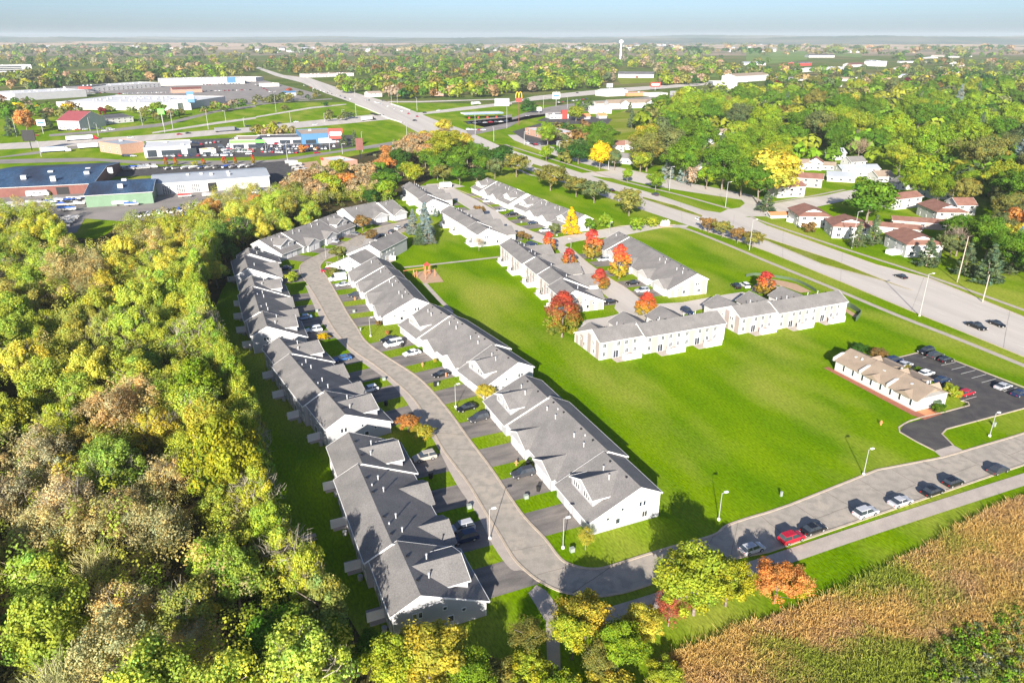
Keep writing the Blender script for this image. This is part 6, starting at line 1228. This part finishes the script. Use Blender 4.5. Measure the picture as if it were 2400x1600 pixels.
# the wood on the left: colours follow anchors read off the photograph
ANCH = [(60, 540, 'yellowgreen'), (100, 620, 'lime'), (170, 660, 'tan'), (30, 690, 'rust'), (120, 590, 'yellowgreen'), (250, 560, 'olive'), (350, 540, 'tan'), (400, 560, 'yellowgreen'), (330, 690, 'lime'), (460, 520, 'yellowgreen'), (540, 490, 'orange'), (600, 500, 'yellow'), (650, 510, 'lime'), (700, 480, 'lime'), (500, 560, 'yellowgreen'), (480, 620, 'lime'), (440, 590, 'yellow'), (400, 660, 'yellowgreen'), (250, 640, 'yellow'), (200, 590, 'tan'),
        (560, 550, 'deep'), (630, 560, 'green'), (60, 760, 'lime'), (150, 760, 'olive'), (250, 770, 'yellowgreen'), (340, 800, 'lime'), (80, 860, 'yellowgreen'), (200, 870, 'yellow'), (300, 880, 'yellowgreen'), (300, 920, 'pinktan'), (100, 960, 'yellowgreen'), (180, 1000, 'lime'), (60, 1080, 'pinktan'), (30, 1150, 'pinktan'), (120, 1140, 'pinktan'), (220, 1120, 'pinktan'), (200, 1040, 'plum'), (260, 1060, 'green'), (310, 1130, 'moss'), (370, 1110, 'tan'), (100, 1220, 'tan'), (50, 1260, 'olive'), (330, 1190, 'orange'), (280, 1200, 'tan'),
        (180, 1250, 'moss'), (150, 1330, 'lime'), (290, 1290, 'grey'), (350, 1290, 'lime'), (230, 1400, 'tan'), (280, 1460, 'tan'), (320, 1420, 'orange'), (100, 1430, 'green'), (60, 1400, 'orange'), (140, 1500, 'moss'), (180, 1560, 'grey'), (330, 1500, 'yellow'), (400, 1380, 'olive'), (480, 1420, 'pinktan'), (500, 1350, 'green'), (560, 1450, 'lime'), (440, 1560, 'yellowgreen'), (560, 1560, 'yellowgreen'), (30, 1560, 'tan'), (600, 1380, 'lime'), (440, 1180, 'moss'), (500, 1270, 'yellowgreen'), (420, 1000, 'yellowgreen'), (400, 880, 'lime'), (350, 1000, 'yellow'),
        (850, 480, 'deep'), (900, 450, 'lime'), (780, 440, 'yellowgreen'), (720, 430, 'tan'), (800, 400, 'orange'), (850, 420, 'tan'), (920, 400, 'deep'), (980, 360, 'yellowgreen'), (1050, 390, 'green'), (1100, 380, 'green'), (1130, 400, 'deep'), (1040, 310, 'yellow'), (960, 340, 'tan'), (900, 370, 'orange'), (1010, 420, 'olive'), (940, 440, 'yellowgreen'), (880, 390, 'green'), (760, 400, 'tan'), (680, 450, 'olive'), (1180, 380, 'deep')]
def near_colour(x, y, z=9):
    a, b = cam_px((x, y), z); c = sorted(ANCH, key=lambda q: (q[0] - a) ** 2 + ((q[1] - b) * 1.3) ** 2)[:3]
    return RND.choice([c[0][2]] * 6 + [c[1][2]] * 2 + [c[2][2]]), (a, b)
WOODC = [(0, 500), (130, 500), (150, 580), (240, 600), (300, 550), (380, 535), (450, 505), (520, 475), (580, 462), (700, 470), (780, 470), (900, 470), (930, 480), (900, 490), (800, 480), (740, 500), (640, 555), (570, 590), (510, 600), (480, 640), (455, 740), (520, 850), (570, 940), (600, 1100), (570, 1200), (640, 1260), (690, 1360), (800, 1450), (800, 1700), (-250, 1700), (-500, 900), (-200, 520)]
def wood_label(a, b, c, kd='round', r=4):
    v = 'cut by the bottom edge' if b > 1500 else 'near the bottom edge' if b > 1350 else 'level with the nearest row' if b > 1150 else 'level with the second row' if b > 920 else 'level with the third row' if b > 720 else 'near the boat yard' if a < 420 else 'behind the dormered bend row'
    h_ = 'left edge' if a < 130 else 'left part' if a < 330 else 'middle part' if a < 480 else 'house side'
    sz = 'large ' if r > 5.3 else 'small ' if r < 4.1 else ''
    sh = {'sparse': 'thin-leafed ', 'bare': '', 'tall': 'slender ', 'wide': 'spreading '}.get(kd, '')
    return f'{sz}{sh}{WORDS[c]} wood tree {v}, {h_}'
TB_ = [(o.location.x, o.location.y, o.rotation_euler.z, max((c.location.x for c in o.children), default=20) + 2) for o in COL.objects if o.name.startswith('townhouse_row')]
def off_houses(x, y, r):
    for a, b, t, L in TB_:
        dx, dy = x - a, y - b; u = dx * math.cos(t) + dy * math.sin(t); v = -dx * math.sin(t) + dy * math.cos(t)
        if -r - 1 < u < L + r + 1 and -6 - r * 1.1 < v < 24: return False
    return True
def hide_gap(x, y, r):
    if not off_houses(x, y, r): return False
    a, b = cam_px((x, y), 6)
    for (u, v, w, h_) in ((290, 700, 40, 30), (20, 1440, 45, 50), (215, 555, 60, 22), (430, 1240, 30, 25), (500, 720, 30, 60)):
        if abs(a - u) < w and abs(b - v) < h_: return False
    return True
for x, y, r in scatter(WOODC, 300, 2.9, 5.0, 10.0, keep=hide_gap, tight=1.2):
    c, (a, b) = near_colour(x, y); kd = {'pinktan': 'sparse', 'grey': 'bare', 'tan': 'sparse', 'plum': 'sparse'}.get(c) or RND.choice(('round', 'round', 'wide', 'tall'))
    if kd == 'round' and c in ('orange',): kd = 'sparse'
    tree(x, y, r * RND.uniform(2.6, 3.5), r * 1.25, kd, c, wood_label(a, b, c, kd, r), 'trees of the big wood', jitter=.16, near=True, blend=.15 if c in ('orange', 'deep') else .3 if c in ('pinktan', 'tan') else .5)
for i, p in enumerate(resample([P(*q).xy for q in ((512, 640), (475, 740), (515, 850), (570, 950), (612, 1060), (628, 1160), (636, 1250), (690, 1360), (760, 1460), (800, 1540))], 0, 24)):
    c = ('lime', 'yellowgreen', 'yellowgreen', 'olive', 'lime', 'green', 'yellowgreen')[i % 7]; rr = RND.uniform(3.6, 5)
    if off_houses(p.x, p.y, 2): tree(p.x - 1.5, p.y, RND.uniform(15, 19) if i < 11 else RND.uniform(11, 14.5), rr * .85, ('tall', 'round')[i % 2], c, f'tall {WORDS[c]} tree on the very edge of the wood, {"behind the nearest row" if i > 15 else "behind the second row" if i > 8 else "behind the third row"}', 'trees along the wood edge', near=True, blend=.3)
# belt of trees between the estate and the junction
BELT = [(640, 430), (700, 400), (780, 385), (850, 385), (905, 340), (960, 320), (1060, 290), (1090, 320), (1130, 345), (1190, 360), (1180, 385), (1110, 400), (1000, 410), (930, 425), (920, 440), (880, 470), (800, 465), (700, 460)]
for x, y, r in scatter(BELT, 80, 4.2, 7, 8, keep=off_houses, tight=1.25):
    c, (a, b) = near_colour(x, y); tree(x, y, r * 2.0, r * 1.15, RND.choice(('round', 'round', 'wide')), c, f'{WORDS[c]} tree in the belt {"behind the short row" if a < 900 else "behind the white rows" if a < 1060 else "beside the main road"}, {"front" if b > 410 else "back"} of the belt', 'trees of the belt', name='belt_tree')
T((1040, 380), 296, 90, 'round', 'yellowgreen', 'very tall yellow-topped tree above the belt beside the main road', near=True)
# the leafy neighbourhood on the right
HOODS = [[(1250, 310), (1330, 330), (1420, 350), (1480, 360), (1560, 380), (1700, 420), (1790, 440), (1860, 400), (2000, 380), (2080, 400), (2400, 470), (2500, 420), (2500, 215), (2300, 190), (1900, 200), (1800, 215), (1680, 235), (1560, 230), (1530, 260), (1470, 290), (1440, 320), (1330, 300)],
         [(2060, 400), (2400, 430), (2500, 600), (2400, 630), (2290, 600), (2180, 500)]]
HB = []
for o in COL.objects:
    if o.parent is None and o.get('category') in ('house', 'building', 'motel', 'hotel', 'gable', 'restaurant', 'shed'): HB.append((o.location.x, o.location.y, o.rotation_euler.z))
ROADS = [Vector(p) for p in resample(wm2[:13], 0, 60)] + [Vector(p) for p in resample(wm1[:13], 0, 60)]
def not_house(x, y, r):
    for a, b, t in HB:
        dx, dy = x - a, y - b; u = dx * math.cos(t) + dy * math.sin(t); v = -dx * math.sin(t) + dy * math.cos(t)
        if -r * .6 < u < 17 + r * .6 and -r * 2.3 - 3 < v < 12 + r * .5: return False
    for p in ROADS:
        if (p.x - x) ** 2 + (p.y - y) ** 2 < (16 + r) ** 2: return False
    a, b = cam_px((x, y), 0)
    for (x0, y0, x1, y1) in ((1360, 255, 1530, 345), (1800, 455, 2060, 500), (1395, 345, 2000, 420) if False else (0, 0, 0, 0)):
        if x0 < a < x1 and y0 < b < y1: return False
    return True
hoodc = ['lime', 'lime', 'green', 'lime', 'green', 'yellowgreen', 'green', 'olive', 'moss', 'lime', 'green']
def hood_label(a, b, c):
    sz_ = '' ; pl = 'near the brown-roofed houses' if b > 430 else ('in the front of the leafy neighbourhood' if b > 330 else 'in the leafy neighbourhood beyond the main road')
    hx = ['near the motel meadow', 'above the slim street trees', 'above the huge yellow tree', 'beyond the grey-roofed houses', 'above the white bungalow', 'at the right edge'][min(5, int(max(0, a - 1450) / 160))]
    return f'{WORDS[c]} tree {pl}, {hx}'
for zone, n in zip(HOODS, (175, 30)):
    for x, y, r in scatter(zone, n, *((8.5, 14, 9) if n > 100 else (5, 8, 6)), keep=not_house, tight=1.2, pxs=True):
        c = RND.choice(hoodc); k = RND.random(); kd = RND.choice(('round', 'round', 'wide'))
        if k < .015: c, kd = 'bluespruce', 'cone'
        elif k < .04: c, kd = 'spruce', 'cone'
        elif k < .05: c = 'red'
        elif k < .075: c = 'rust'
        elif k < .085: c = 'yellow'
        elif k < .095: c = 'crimson'
        if c in ('red', 'crimson', 'rust'): r *= .55
        a, b = cam_px((x, y), 5); tree(x, y, r * (2.15 if kd != 'cone' else 2.6), r * (1.1 if kd != 'cone' else .6), kd, c, hood_label(a, b, c), 'trees of the leafy neighbourhood', name='spruce_tree' if kd == 'cone' else 'garden_tree', near=True, blend=0)
for a in (((1800, 472), 352, 150, 'round', 'yellow', 'huge yellow tree beside the frontage road junction'), ((1735, 462), 372, 60, 'round', 'lime', 'green tree leaning against the huge yellow one'), ((1655, 445), 380, 56, 'round', 'lime', 'rounded green tree left of the yellow one'), ((1620, 440), 385, 44, 'sparse', 'pinktan', 'brownish thin tree left of the green rounded one'), ((1600, 428), 378, 34, 'cone', 'bluespruce', 'dark blue spruce at the side road'), ((1562, 420), 365, 36, 'cone', 'bluespruce', 'pale blue spruce behind the small kerb trees'),
          ((1280, 378), 337, 34, 'round', 'lime', 'small bright tree on the verge near the diner'), ((1470, 430), 390, 30, 'round', 'lime', 'slim street tree between the two roads, left'), ((1536, 448), 398, 44, 'round', 'lime', 'street tree with yellow top between the two roads, right'), ((1405, 398), 325, 58, 'round', 'gold', 'orange and green tree at the frontage road'), ((1355, 385), 335, 60, 'round', 'deep', 'dark green tree left of the orange and green one'), ((1440, 400), 343, 40, 'round', 'moss', 'pale green tree by the tall lamp post'), ((1500, 405), 355, 60, 'round', 'yellowgreen', 'yellow-green tree beside the red tree'), ((1565, 378), 338, 36, 'bush', 'crimson', 'dark red round tree in front of the big green ones'),
          ((2030, 520), 430, 125, 'round', 'green', 'big round green tree between the side street and the brown roofs'), ((2150, 445), 372, 100, 'round', 'lime', 'bright rounded tree above the white bungalow'), ((2380, 565), 475, 90, 'round', 'orange', 'big orange and green tree at the right edge'), ((2240, 600), 510, 100, 'bare', 'grey', 'leafless grey tree right of the garages'), ((1900, 545), 508, 40, 'bush', 'rust', 'brown conifer-like bush before the first brown-roofed house'), ((1795, 497), 455, 44, 'cone', 'spruce', 'grey-green spruce at the side street corner'),
          ((2008, 580), 520, 40, 'cone', 'spruce', 'grey-green spruce, left of the pair behind the lamp post'), ((2045, 575), 505, 46, 'cone', 'spruce', 'grey-green spruce, right of the pair behind the lamp post'), ((2170, 625), 558, 56, 'cone', 'spruce', 'spruce in front of the nearest brown-roofed house'), ((2260, 645), 570, 60, 'cone', 'spruce', 'spruce right of the wooden pole, first of the line'), ((2310, 665), 572, 70, 'cone', 'spruce', 'largest spruce of the line by the right edge'), ((2365, 640), 555, 70, 'cone', 'spruce', 'last spruce of the line by the right edge'), ((2225, 605), 540, 60, 'wide', 'moss', 'dull green thin tree behind the wooden pole'),
          ((2010, 375), 318, 70, 'bare', 'pinktan', 'leafless fan-shaped tree above the grey roofs'), ((65, 312), 250, 50, 'round', 'orange', 'orange tree beside the white pylon sign'), ((22, 300), 232, 56, 'round', 'green', 'green tree at the left edge near the slip road'), ((28, 320), 273, 34, 'cone', 'spruce', 'blue-green spruce below the orange tree'), ((110, 300), 265, 28, 'cone', 'spruce', 'spruce right of the orange tree'), ((150, 275), 244, 26, 'bush', 'crimson', 'dark red tree before the mall wall, left'), ((240, 270), 241, 24, 'bush', 'crimson', 'dark red tree before the mall wall, right'), ((372, 275), 235, 42, 'round', 'lime', 'yellow-green tree before the mall corner'),
          ((390, 388), 367, 12, 'egg', 'red', 'tiny red roadside tree, leftmost before the showroom'), ((413, 388), 368, 13, 'egg', 'red', 'tiny red roadside tree, second before the showroom'), ((458, 388), 372, 18, 'bush', 'yellow', 'tiny yellowish roadside tree before the showroom'), ((477, 386), 371, 12, 'egg', 'red', 'tiny red roadside tree beside the yellowish one'), ((527, 385), 366, 15, 'egg', 'red', 'tiny red roadside tree in the middle of the line'), ((552, 385), 367, 11, 'egg', 'red', 'tiny red roadside tree before the lime store'), ((594, 385), 361, 11, 'egg', 'red', 'tiny red roadside tree at the lot entrance'),
          ((708, 358), 330, 26, 'bush', 'orange', 'round orange-green tree in the car lot before the blue store'), ((742, 352), 341, 14, 'bush', 'orange', 'small orange bush in the car lot'), ((667, 258), 243, 24, 'bush', 'olive', 'lone brownish bush on the slip road grass'), ((765, 249), 239, 20, 'bush', 'deep', 'lone dark bush on the slip road grass'), ((805, 342), 312, 24, 'cone', 'spruce', 'spruce right of the blue store'), ((832, 343), 305, 24, 'cone', 'spruce', 'taller spruce beside the narrow pylon'), ((680, 217), 200, 18, 'bush', 'red', 'red tree beside the blue-roofed diner'), ((1480, 300), 255, 24, 'cone', 'spruce', 'tall spruce on the meadow below the motel'), ((1476, 265), 240, 18, 'cone', 'spruce', 'narrow spruce before the motel front'), ((1330, 312), 282, 22, 'cone', 'spruce', 'spruce beside the coral diner'), ((1282, 300), 278, 18, 'cone', 'spruce', 'spruce left of the coral diner roof'), ((1350, 285), 252, 44, 'round', 'yellowgreen', 'yellow-green tree beside the red tower')):
    T(a[0], a[1], a[2], a[3], a[4], a[5])

# far trees as one mass: merged low-detail crowns with per-leaf colour
def mass(name, pts, cols, nl, leaf, label, cat='trees', flat=.8, lumps=7, lift=None):
    n = len(pts); P_ = np.array(pts, np.float64)      # x,y,r
    lum = NR.normal(size=(n, lumps, 3)); lum[:, :, 2] = np.abs(lum[:, :, 2]) * .9; lum /= np.linalg.norm(lum, axis=2, keepdims=True)
    k = n * nl; i = np.repeat(np.arange(n), nl); j = NR.randint(0, lumps, k); d = unit(k, .45); r = P_[i, 2]
    C = lum[i, j] * r[:, None] * .6 + d * r[:, None] * NR.uniform(.3, .5, k)[:, None]
    C[:, 2] = C[:, 2] * flat * 1.15 + r * .62; X = C + np.stack([P_[i, 0], P_[i, 1], np.zeros(k)], 1); X[:, 2] = np.maximum(X[:, 2], .2)
    if lift: X[:, 2] += NR.uniform(lift[0], lift[1], n)[i]
    Nn = d + C / r[:, None] * .5 + NR.normal(size=(k, 3)) * .4
    V, Fq = quads(X, Nn, r * leaf, .8); me = mesh_np(name, V, Fq, M['tintleaf'])
    base = np.array(cols)[i]; base = base * NR.normal(1, .16, k)[:, None] * NR.normal(1, .16, (n, lumps))[i, j][:, None]
    color_attr(me, 'tint', base.clip(.004, .9)); o = link(name, me); tag(o, label, cat, kind='stuff'); return o
def pick(cs, mixn=.18, blend=0):
    c = np.array(LC[RND.choice(cs)]) * (1 - blend) + np.array((.31, .34, .065)) * blend; return c * RND.uniform(1.0, 1.45) * (1.2 if blend else 1) * np.array([RND.uniform(1 - mixn, 1 + mixn), 1, RND.uniform(.8, 1.3)])
OCC = [(o.location.x, o.location.y, o.rotation_euler.z, max((c.dimensions.x for c in o.children), default=20), max((c.dimensions.y for c in o.children), default=20)) for o in COL.objects if o.parent is None and o.type == 'EMPTY' and o.get('category') in ('building', 'house', 'hotel', 'church', 'inn', 'motel', 'restaurant', 'bridge', 'shed', 'gable')]
bpy.context.view_layer.update()
OCC = []
for o in COL.objects:
    if o.parent is None and o.type == 'EMPTY' and o.get('category') in ('building', 'house', 'hotel', 'church', 'inn', 'motel', 'restaurant', 'shed', 'gable') and o.children:
        OCC.append((o.location.x, o.location.y, o.rotation_euler.z, max(c.dimensions.x for c in o.children), max(c.dimensions.y for c in o.children)))
def not_occ(x, y, r):
    for a, b, t, L, W in OCC:
        dx, dy = x - a, y - b
        if abs(dx) > 250 or abs(dy) > 250: continue
        u = dx * math.cos(t) + dy * math.sin(t); v = -dx * math.sin(t) + dy * math.cos(t)
        if -r < u < L + r and -r * 3.0 < v < W + r: return False
    return True
def massfill(px_poly, n, rmin, rmax, cs, spacing=1.3, zc=4):
    W = [tuple(P(x, y, zc).xy) for x, y in px_poly]; xs = [p[0] for p in W]; ys = [p[1] for p in W]; out = []; cc = []; cell = {}
    for _ in range(n * 12):
        if len(out) >= n: break
        px_ = RND.uniform(min(p[0] for p in px_poly), max(p[0] for p in px_poly)); py_ = RND.uniform(min(p[1] for p in px_poly), max(p[1] for p in px_poly))
        if not inpoly(px_, py_, px_poly): continue
        w = P(px_, py_, zc); x, y = w.x, w.y; r = RND.uniform(rmin, rmax) * (1 + min(y, 8000) / 9000); s = r * spacing
        key = (int(x // s), int(y // s))
        if key in cell or not not_occ(x, y, r): continue
        cell[key] = 1; out.append((x, y, r)); cc.append(pick(cs))
    return out, cc
allp, allc = [], []
HOODM = ([(1550, 225), (1800, 210), (2500, 190), (2500, 520), (2300, 440), (2100, 390), (1900, 370), (1700, 380), (1520, 350), (1480, 300)], 420, 8, 12, ['lime', 'green', 'yellowgreen', 'olive', 'moss', 'lime', 'yellowgreen', 'lime'])
g1 = ['green', 'green', 'moss', 'olive', 'deep', 'yellowgreen', 'olive', 'moss', 'tan', 'lime']
for poly_, n, r0, r1, cs in (
    HOODM,
    (TB([(60, 560), (500, 500), (1100, 480), (1500, 490), (2352, 500), (2352, 870), (1700, 880), (1200, 900), (1150, 820), (1050, 720), (900, 670), (600, 660), (280, 690), (100, 650)]), 620, 7, 12, g1 + ['rust', 'lime']),
    (TC([(0, 480), (700, 470), (1900, 470), (1930, 560), (1900, 650), (1800, 700), (1750, 760), (1400, 770), (1350, 730), (1330, 620), (970, 620), (940, 720), (800, 800), (400, 820), (0, 840)]), 560, 7, 12, g1 + ['yellowgreen', 'lime', 'tan']),
    (TC([(1900, 600), (2352, 560), (2352, 700), (1900, 720)]) , 50, 6, 10, g1),
    (TD([(0, 610), (1200, 640), (1300, 560), (2352, 540), (2500, 560), (2500, 800), (1400, 850), (900, 780), (0, 820)]), 330, 6, 10, g1 * 2 + ['crimson', 'rust', 'yellow', 'deep']),
    (TD([(1050, 440), (2200, 440), (2200, 520), (1100, 560)]), 70, 7, 11, ['deep', 'green', 'moss', 'lime']),
    (TD([(0, 430), (760, 410), (760, 450), (0, 480)]), 40, 7, 10, g1),
    (TA([(-60, 440), (500, 440), (2300, 500), (2352, 640), (2080, 720), (1500, 740), (1150, 760), (700, 800), (320, 830), (-60, 840), (-60, 700), (330, 690), (1050, 700), (1050, 640), (330, 620), (-60, 560)]), 420, 7, 12, g1 + ['tan', 'olive', 'moss', 'deep', 'yellowgreen']),
    (TA([(-60, 850), (120, 850), (130, 930), (440, 950), (700, 1000), (700, 1060), (400, 1060), (-60, 1040)]), 34, 5, 8, ['olive', 'tan', 'green', 'gold']),
    (TA([(600, 970), (1530, 960), (1700, 1010), (2352, 900), (2352, 950), (1740, 1050), (1300, 1110), (1250, 1030), (640, 1040)]), 40, 4, 6, ['olive', 'tan', 'moss', 'green']),
    (TB([(0, 900), (600, 860), (600, 900), (0, 940)]), 22, 4, 6, ['moss', 'olive']), (TB([(640, 1020), (900, 1050), (900, 1080), (640, 1080)]), 8, 3, 5, ['moss', 'olive']), (TB([(0, 1170), (330, 1180), (330, 1230), (0, 1240)]), 16, 4, 6, ['olive', 'tan', 'yellowgreen']),
    (TB([(760, 720), (1050, 740), (1040, 860), (770, 830)]), 26, 6, 9, g1), (TC([(110, 930), (230, 960), (230, 1010), (110, 1010)]), 6, 5, 6, ['deep']),
    (TC([(590, 950), (760, 930), (760, 960), (640, 1000)]), 8, 4, 6, ['moss', 'green']), (TC([(350, 1160), (640, 1150), (820, 1300), (560, 1400), (480, 1460), (420, 1380)]), 36, 4.5, 6.5, ['deep', 'moss', 'green', 'olive', 'rust']),
    (TA([(-60, 400), (230, 400), (60, 440), (-60, 440)]), 14, 9, 13, ['deep']), (TA([(2050, 390), (2352, 400), (2352, 440), (2060, 440)]), 14, 9, 13, ['deep']), (TB([(600, 380), (1000, 370), (1040, 440), (1900, 430), (2352, 400), (2352, 470), (1400, 470), (560, 480)]), 130, 8, 12, ['moss', 'deep', 'olive', 'grey']),
    (TC([(-40, 385), (700, 370), (900, 400), (600, 400), (0, 470)]), 60, 8, 12, ['moss', 'deep', 'olive']), (TC([(1000, 370), (2352, 380), (2352, 420), (1650, 440), (1600, 400), (1000, 395)]), 90, 8, 12, ['moss', 'deep', 'olive']), (TC([(620, 400), (1600, 400), (1600, 480), (700, 490)]), 130, 4.5, 7, ['moss', 'rust', 'plum', 'olive', 'green']), (TA([(280, 390), (1900, 400), (2000, 480), (280, 470)]), 150, 6, 10, ['moss', 'rust', 'olive', 'deep', 'grey'])):
    a, b = massfill(poly_, n, r0, r1, cs); allp += a; allc += b
o = mass('distant_trees', allp, allc, 120, .42, 'mass of distant treetops between the far roads, houses and fields')
# the very far wooded rim
far, fc = [], []
FPX = [TA([(-100, 393), (640, 350), (640, 420), (-100, 425)]), TB([(-100, 370), (640, 378), (640, 440), (-100, 435)]), TB([(1000, 376), (2100, 385), (2100, 442), (1000, 442)]), TD([(760, 422), (2500, 420), (2500, 458), (760, 458)])]
for k in range(800):
    y = 3400 + 3000 * RND.random() ** 1.2; x = RND.uniform(-.78, .78) * y; q_ = cam_px((x, y), 0)
    if any(inpoly(q_[0], q_[1], f_) for f_ in FPX) or (math.sin(x * .0021 + y * .0009) + math.sin(y * .0031 + x * .0004) > .75): continue
    far.append((x, y, RND.uniform(16, 34))); fc.append(pick(['moss', 'deep', 'olive', 'moss', 'tan']))
mass('far_woods', far, fc, 40, .6, 'bluish strips of far woodland below the horizon', flat=.45)
def hills(y, amp, base, colr, seed, x0, x1, nm='hills'):
    rr = random.Random(seed); ph = [rr.uniform(0, 6.28) for _ in range(6)]; mb = MB(); n = 420; rows = []
    for i in range(n + 1):
        x = x0 + (x1 - x0) * i / n; t = i / n * 12; z = base + amp * (.5 + .22 * math.sin(t * .7 + ph[0]) + .16 * math.sin(t * 1.9 + ph[1]) + .10 * math.sin(t * 4.3 + ph[2]) + .05 * math.sin(t * 9 + ph[3])) + rr.uniform(0, 7)
        rows.append([(x, y - 1400, -3), (x, y - 500, z * .55), (x, y, z), (x, y + 900, z * .6), (x, y + 2500, -3)])
    for i in range(n):
        for k in range(4): mb.face([rows[i][k], rows[i + 1][k], rows[i + 1][k + 1], rows[i][k + 1]])
    o = mb.build(nm, colr); o['kind'] = 'structure'; return o
M['hill'] = mat('hazy_hill_woods', (.04, .085, .075), (.07, .11, .085), scale=.006, detail=8, rough=1, c3=(.16, .16, .12), scale3=.0012, spec=.02)  # bluish haze of distance is mixed into the woods' own green
hills(9500, 55, 40, M['hill'], 3, -9500, 9500); hills(12500, 60, 58, M['hill'], 8, -12000, 12000); M['farmhill'] = mat('farmland_hill', (.50, .37, .28), (.40, .31, .22), scale=.002, detail=5, rough=1, c3=(.10, .12, .06), scale3=.0016, spec=.02, lo3=.52, hi3=.60)
hills(6900, 26, 16, M['farmhill'], 5, -7000, 900); hills(6600, 16, 6, M['farmhill'], 6, 1500, 7000)

# ------------------------------------------------------------------ ground cover
def shrubs(px_poly, n, r0, r1, cs, label, nl=60, leaf=.42, flat=.8, hide=False, lift=None, blend=0):
    W = [tuple(P(x, y, 1).xy) for x, y in px_poly]; xs = [p[0] for p in W]; ys = [p[1] for p in W]; pts, cc = [], []
    for _ in range(n * 8):
        if len(pts) >= n: break
        x, y = RND.uniform(min(xs), max(xs)), RND.uniform(min(ys), max(ys))
        if inpoly(x, y, W) and y > 30 and (not hide or hide_gap(x, y, 3)): pts.append((x, y, RND.uniform(r0, r1))); cc.append(pick(cs, blend=blend))
    return mass('undergrowth', pts, cc, nl, leaf, label, 'undergrowth', flat, lift=lift)
shrubs(WOODC, 2250, 1.7, 3.2, ['tan', 'yellowgreen', 'olive', 'yellowgreen', 'lime', 'yellowgreen', 'tan', 'yellow'], 'tangled low trees and bushes filling the big wood', 200, .15, 1.3, hide=True, lift=(1.5, 6.5), blend=.45)
shrubs(WOODPX, 700, 1.0, 2.2, ['olive', 'moss', 'deep'], 'bushes on the floor of the big wood', 50)
shrubs(BELT, 200, 1.5, 3, ['tan', 'olive', 'moss', 'yellowgreen'], 'undergrowth below the belt of trees')
shrubs(TO([(1500, 1180), (1900, 1000), (2352, 850), (2352, 1568), (1400, 1568)]), 260, .35, .9, ['green', 'lime', 'moss'], 'green weeds in the dip at the bottom right corner', 40)
# prairie grasses
def cam_v(X, Y):
    return 800 + F_PX * (CAM_H * CT - Y * ST) / (Y * CT + CAM_H * ST)
W = [tuple(P(x, y, 0).xy) for x, y in PRA] + [tuple(P(2650, 1900).xy), tuple(P(2600, 1150).xy)]
W = [tuple(P(*p).xy) for p in PRA + [(1480, 1700), (2480, 1700)]]
n = 380000; xs = [p[0] for p in W]; ys = [p[1] for p in W]
X = NR.uniform(min(xs), max(xs), n); Y = NR.uniform(max(min(ys), 30), max(ys), n)
ins = np.zeros(n, bool); j = len(W) - 1
for i in range(len(W)):
    xi, yi = W[i]; xj, yj = W[j]
    if yi != yj:
        c_ = ((yi > Y) != (yj > Y)) & (X < (xj - xi) * (Y - yi) / (yj - yi) + xi); ins ^= c_
    j = i
X, Y = X[ins][:235000], Y[ins][:235000]; n = len(X)
def rff(X, Y, sc_, m=14):
    out = np.zeros(len(X))
    for _ in range(m):
        t = NR.uniform(0, 6.283); q = sc_ * NR.uniform(.5, 1.6); out += np.sin(q * (X * math.cos(t) + Y * math.sin(t)) + NR.uniform(0, 6.283))
    return out / math.sqrt(m / 2)
f1 = rff(X, Y, .22) + .5 * rff(X, Y, .9); f2 = rff(X, Y, .5) + .9 * rff(X, Y, 3.2)
f1 += 1.2 * (cam_v(X, Y) > 1500) + .8 * ((cam_v(X, Y) > 1330) & (X > 48))
hgt = NR.uniform(.3, .85, n) * (1 + .3 * np.tanh(f2)); a = NR.uniform(0, 6.283, n); w = NR.uniform(.025, .075, n); lean = NR.normal(0, .8, (n, 2)) + [.12, .05]
B0 = np.stack([X - np.cos(a) * w, Y - np.sin(a) * w, np.zeros(n)], 1); B1 = np.stack([X + np.cos(a) * w, Y + np.sin(a) * w, np.zeros(n)], 1)
T1 = np.stack([X + lean[:, 0] * hgt + np.cos(a) * w * .6, Y + lean[:, 1] * hgt + np.sin(a) * w * .6, hgt], 1); T0 = np.stack([X + lean[:, 0] * hgt - np.cos(a) * w * .6, Y + lean[:, 1] * hgt - np.sin(a) * w * .6, hgt], 1)
V = np.stack([B0, B1, T1, T0], 1).reshape(-1, 3); me = mesh_np('prairie_grass', V, np.arange(n * 4).reshape(-1, 4), M['tintleaf'])
gm = (1 / (1 + np.exp(-(f1 - 1.25 + NR.normal(0, .6, n)) * 2.2)))[:, None]; tan_ = np.array([.66, .44, .15]); rose = np.array([.58, .38, .19]); grn = np.array([.30, .36, .05])
pk = (1 / (1 + np.exp(-f2 * 2)))[:, None]; col = (tan_ * pk + rose * (1 - pk)) * (1 - gm) + grn * gm
color_attr(me, 'tint', (col * NR.normal(1, .2, n)[:, None]).clip(.01, .8)); tag(link('prairie_grass', me), 'tall orange-brown prairie grass with green patches at the bottom right', 'grass', kind='stuff')

# ------------------------------------------------------------------ haze
hz = bpy.data.materials.new('haze'); hz.use_nodes = True; hn = hz.node_tree.nodes; hn.remove(hn['Principled BSDF'])
pv = hn.new('ShaderNodeVolumePrincipled'); pv.inputs['Density'].default_value = 6.0e-5; pv.inputs['Color'].default_value = (.82, .92, 1, 1); pv.inputs['Anisotropy'].default_value = 0
hz.node_tree.links.new(pv.outputs[0], hn['Material Output'].inputs['Volume'])
HAZE = True
if HAZE:
    o = MB().box(-16000, 16000, -500, 16000, -4.5, 150).build('haze', hz); o['kind'] = 'stuff'; o['label'] = 'thin pale air haze over the whole place'
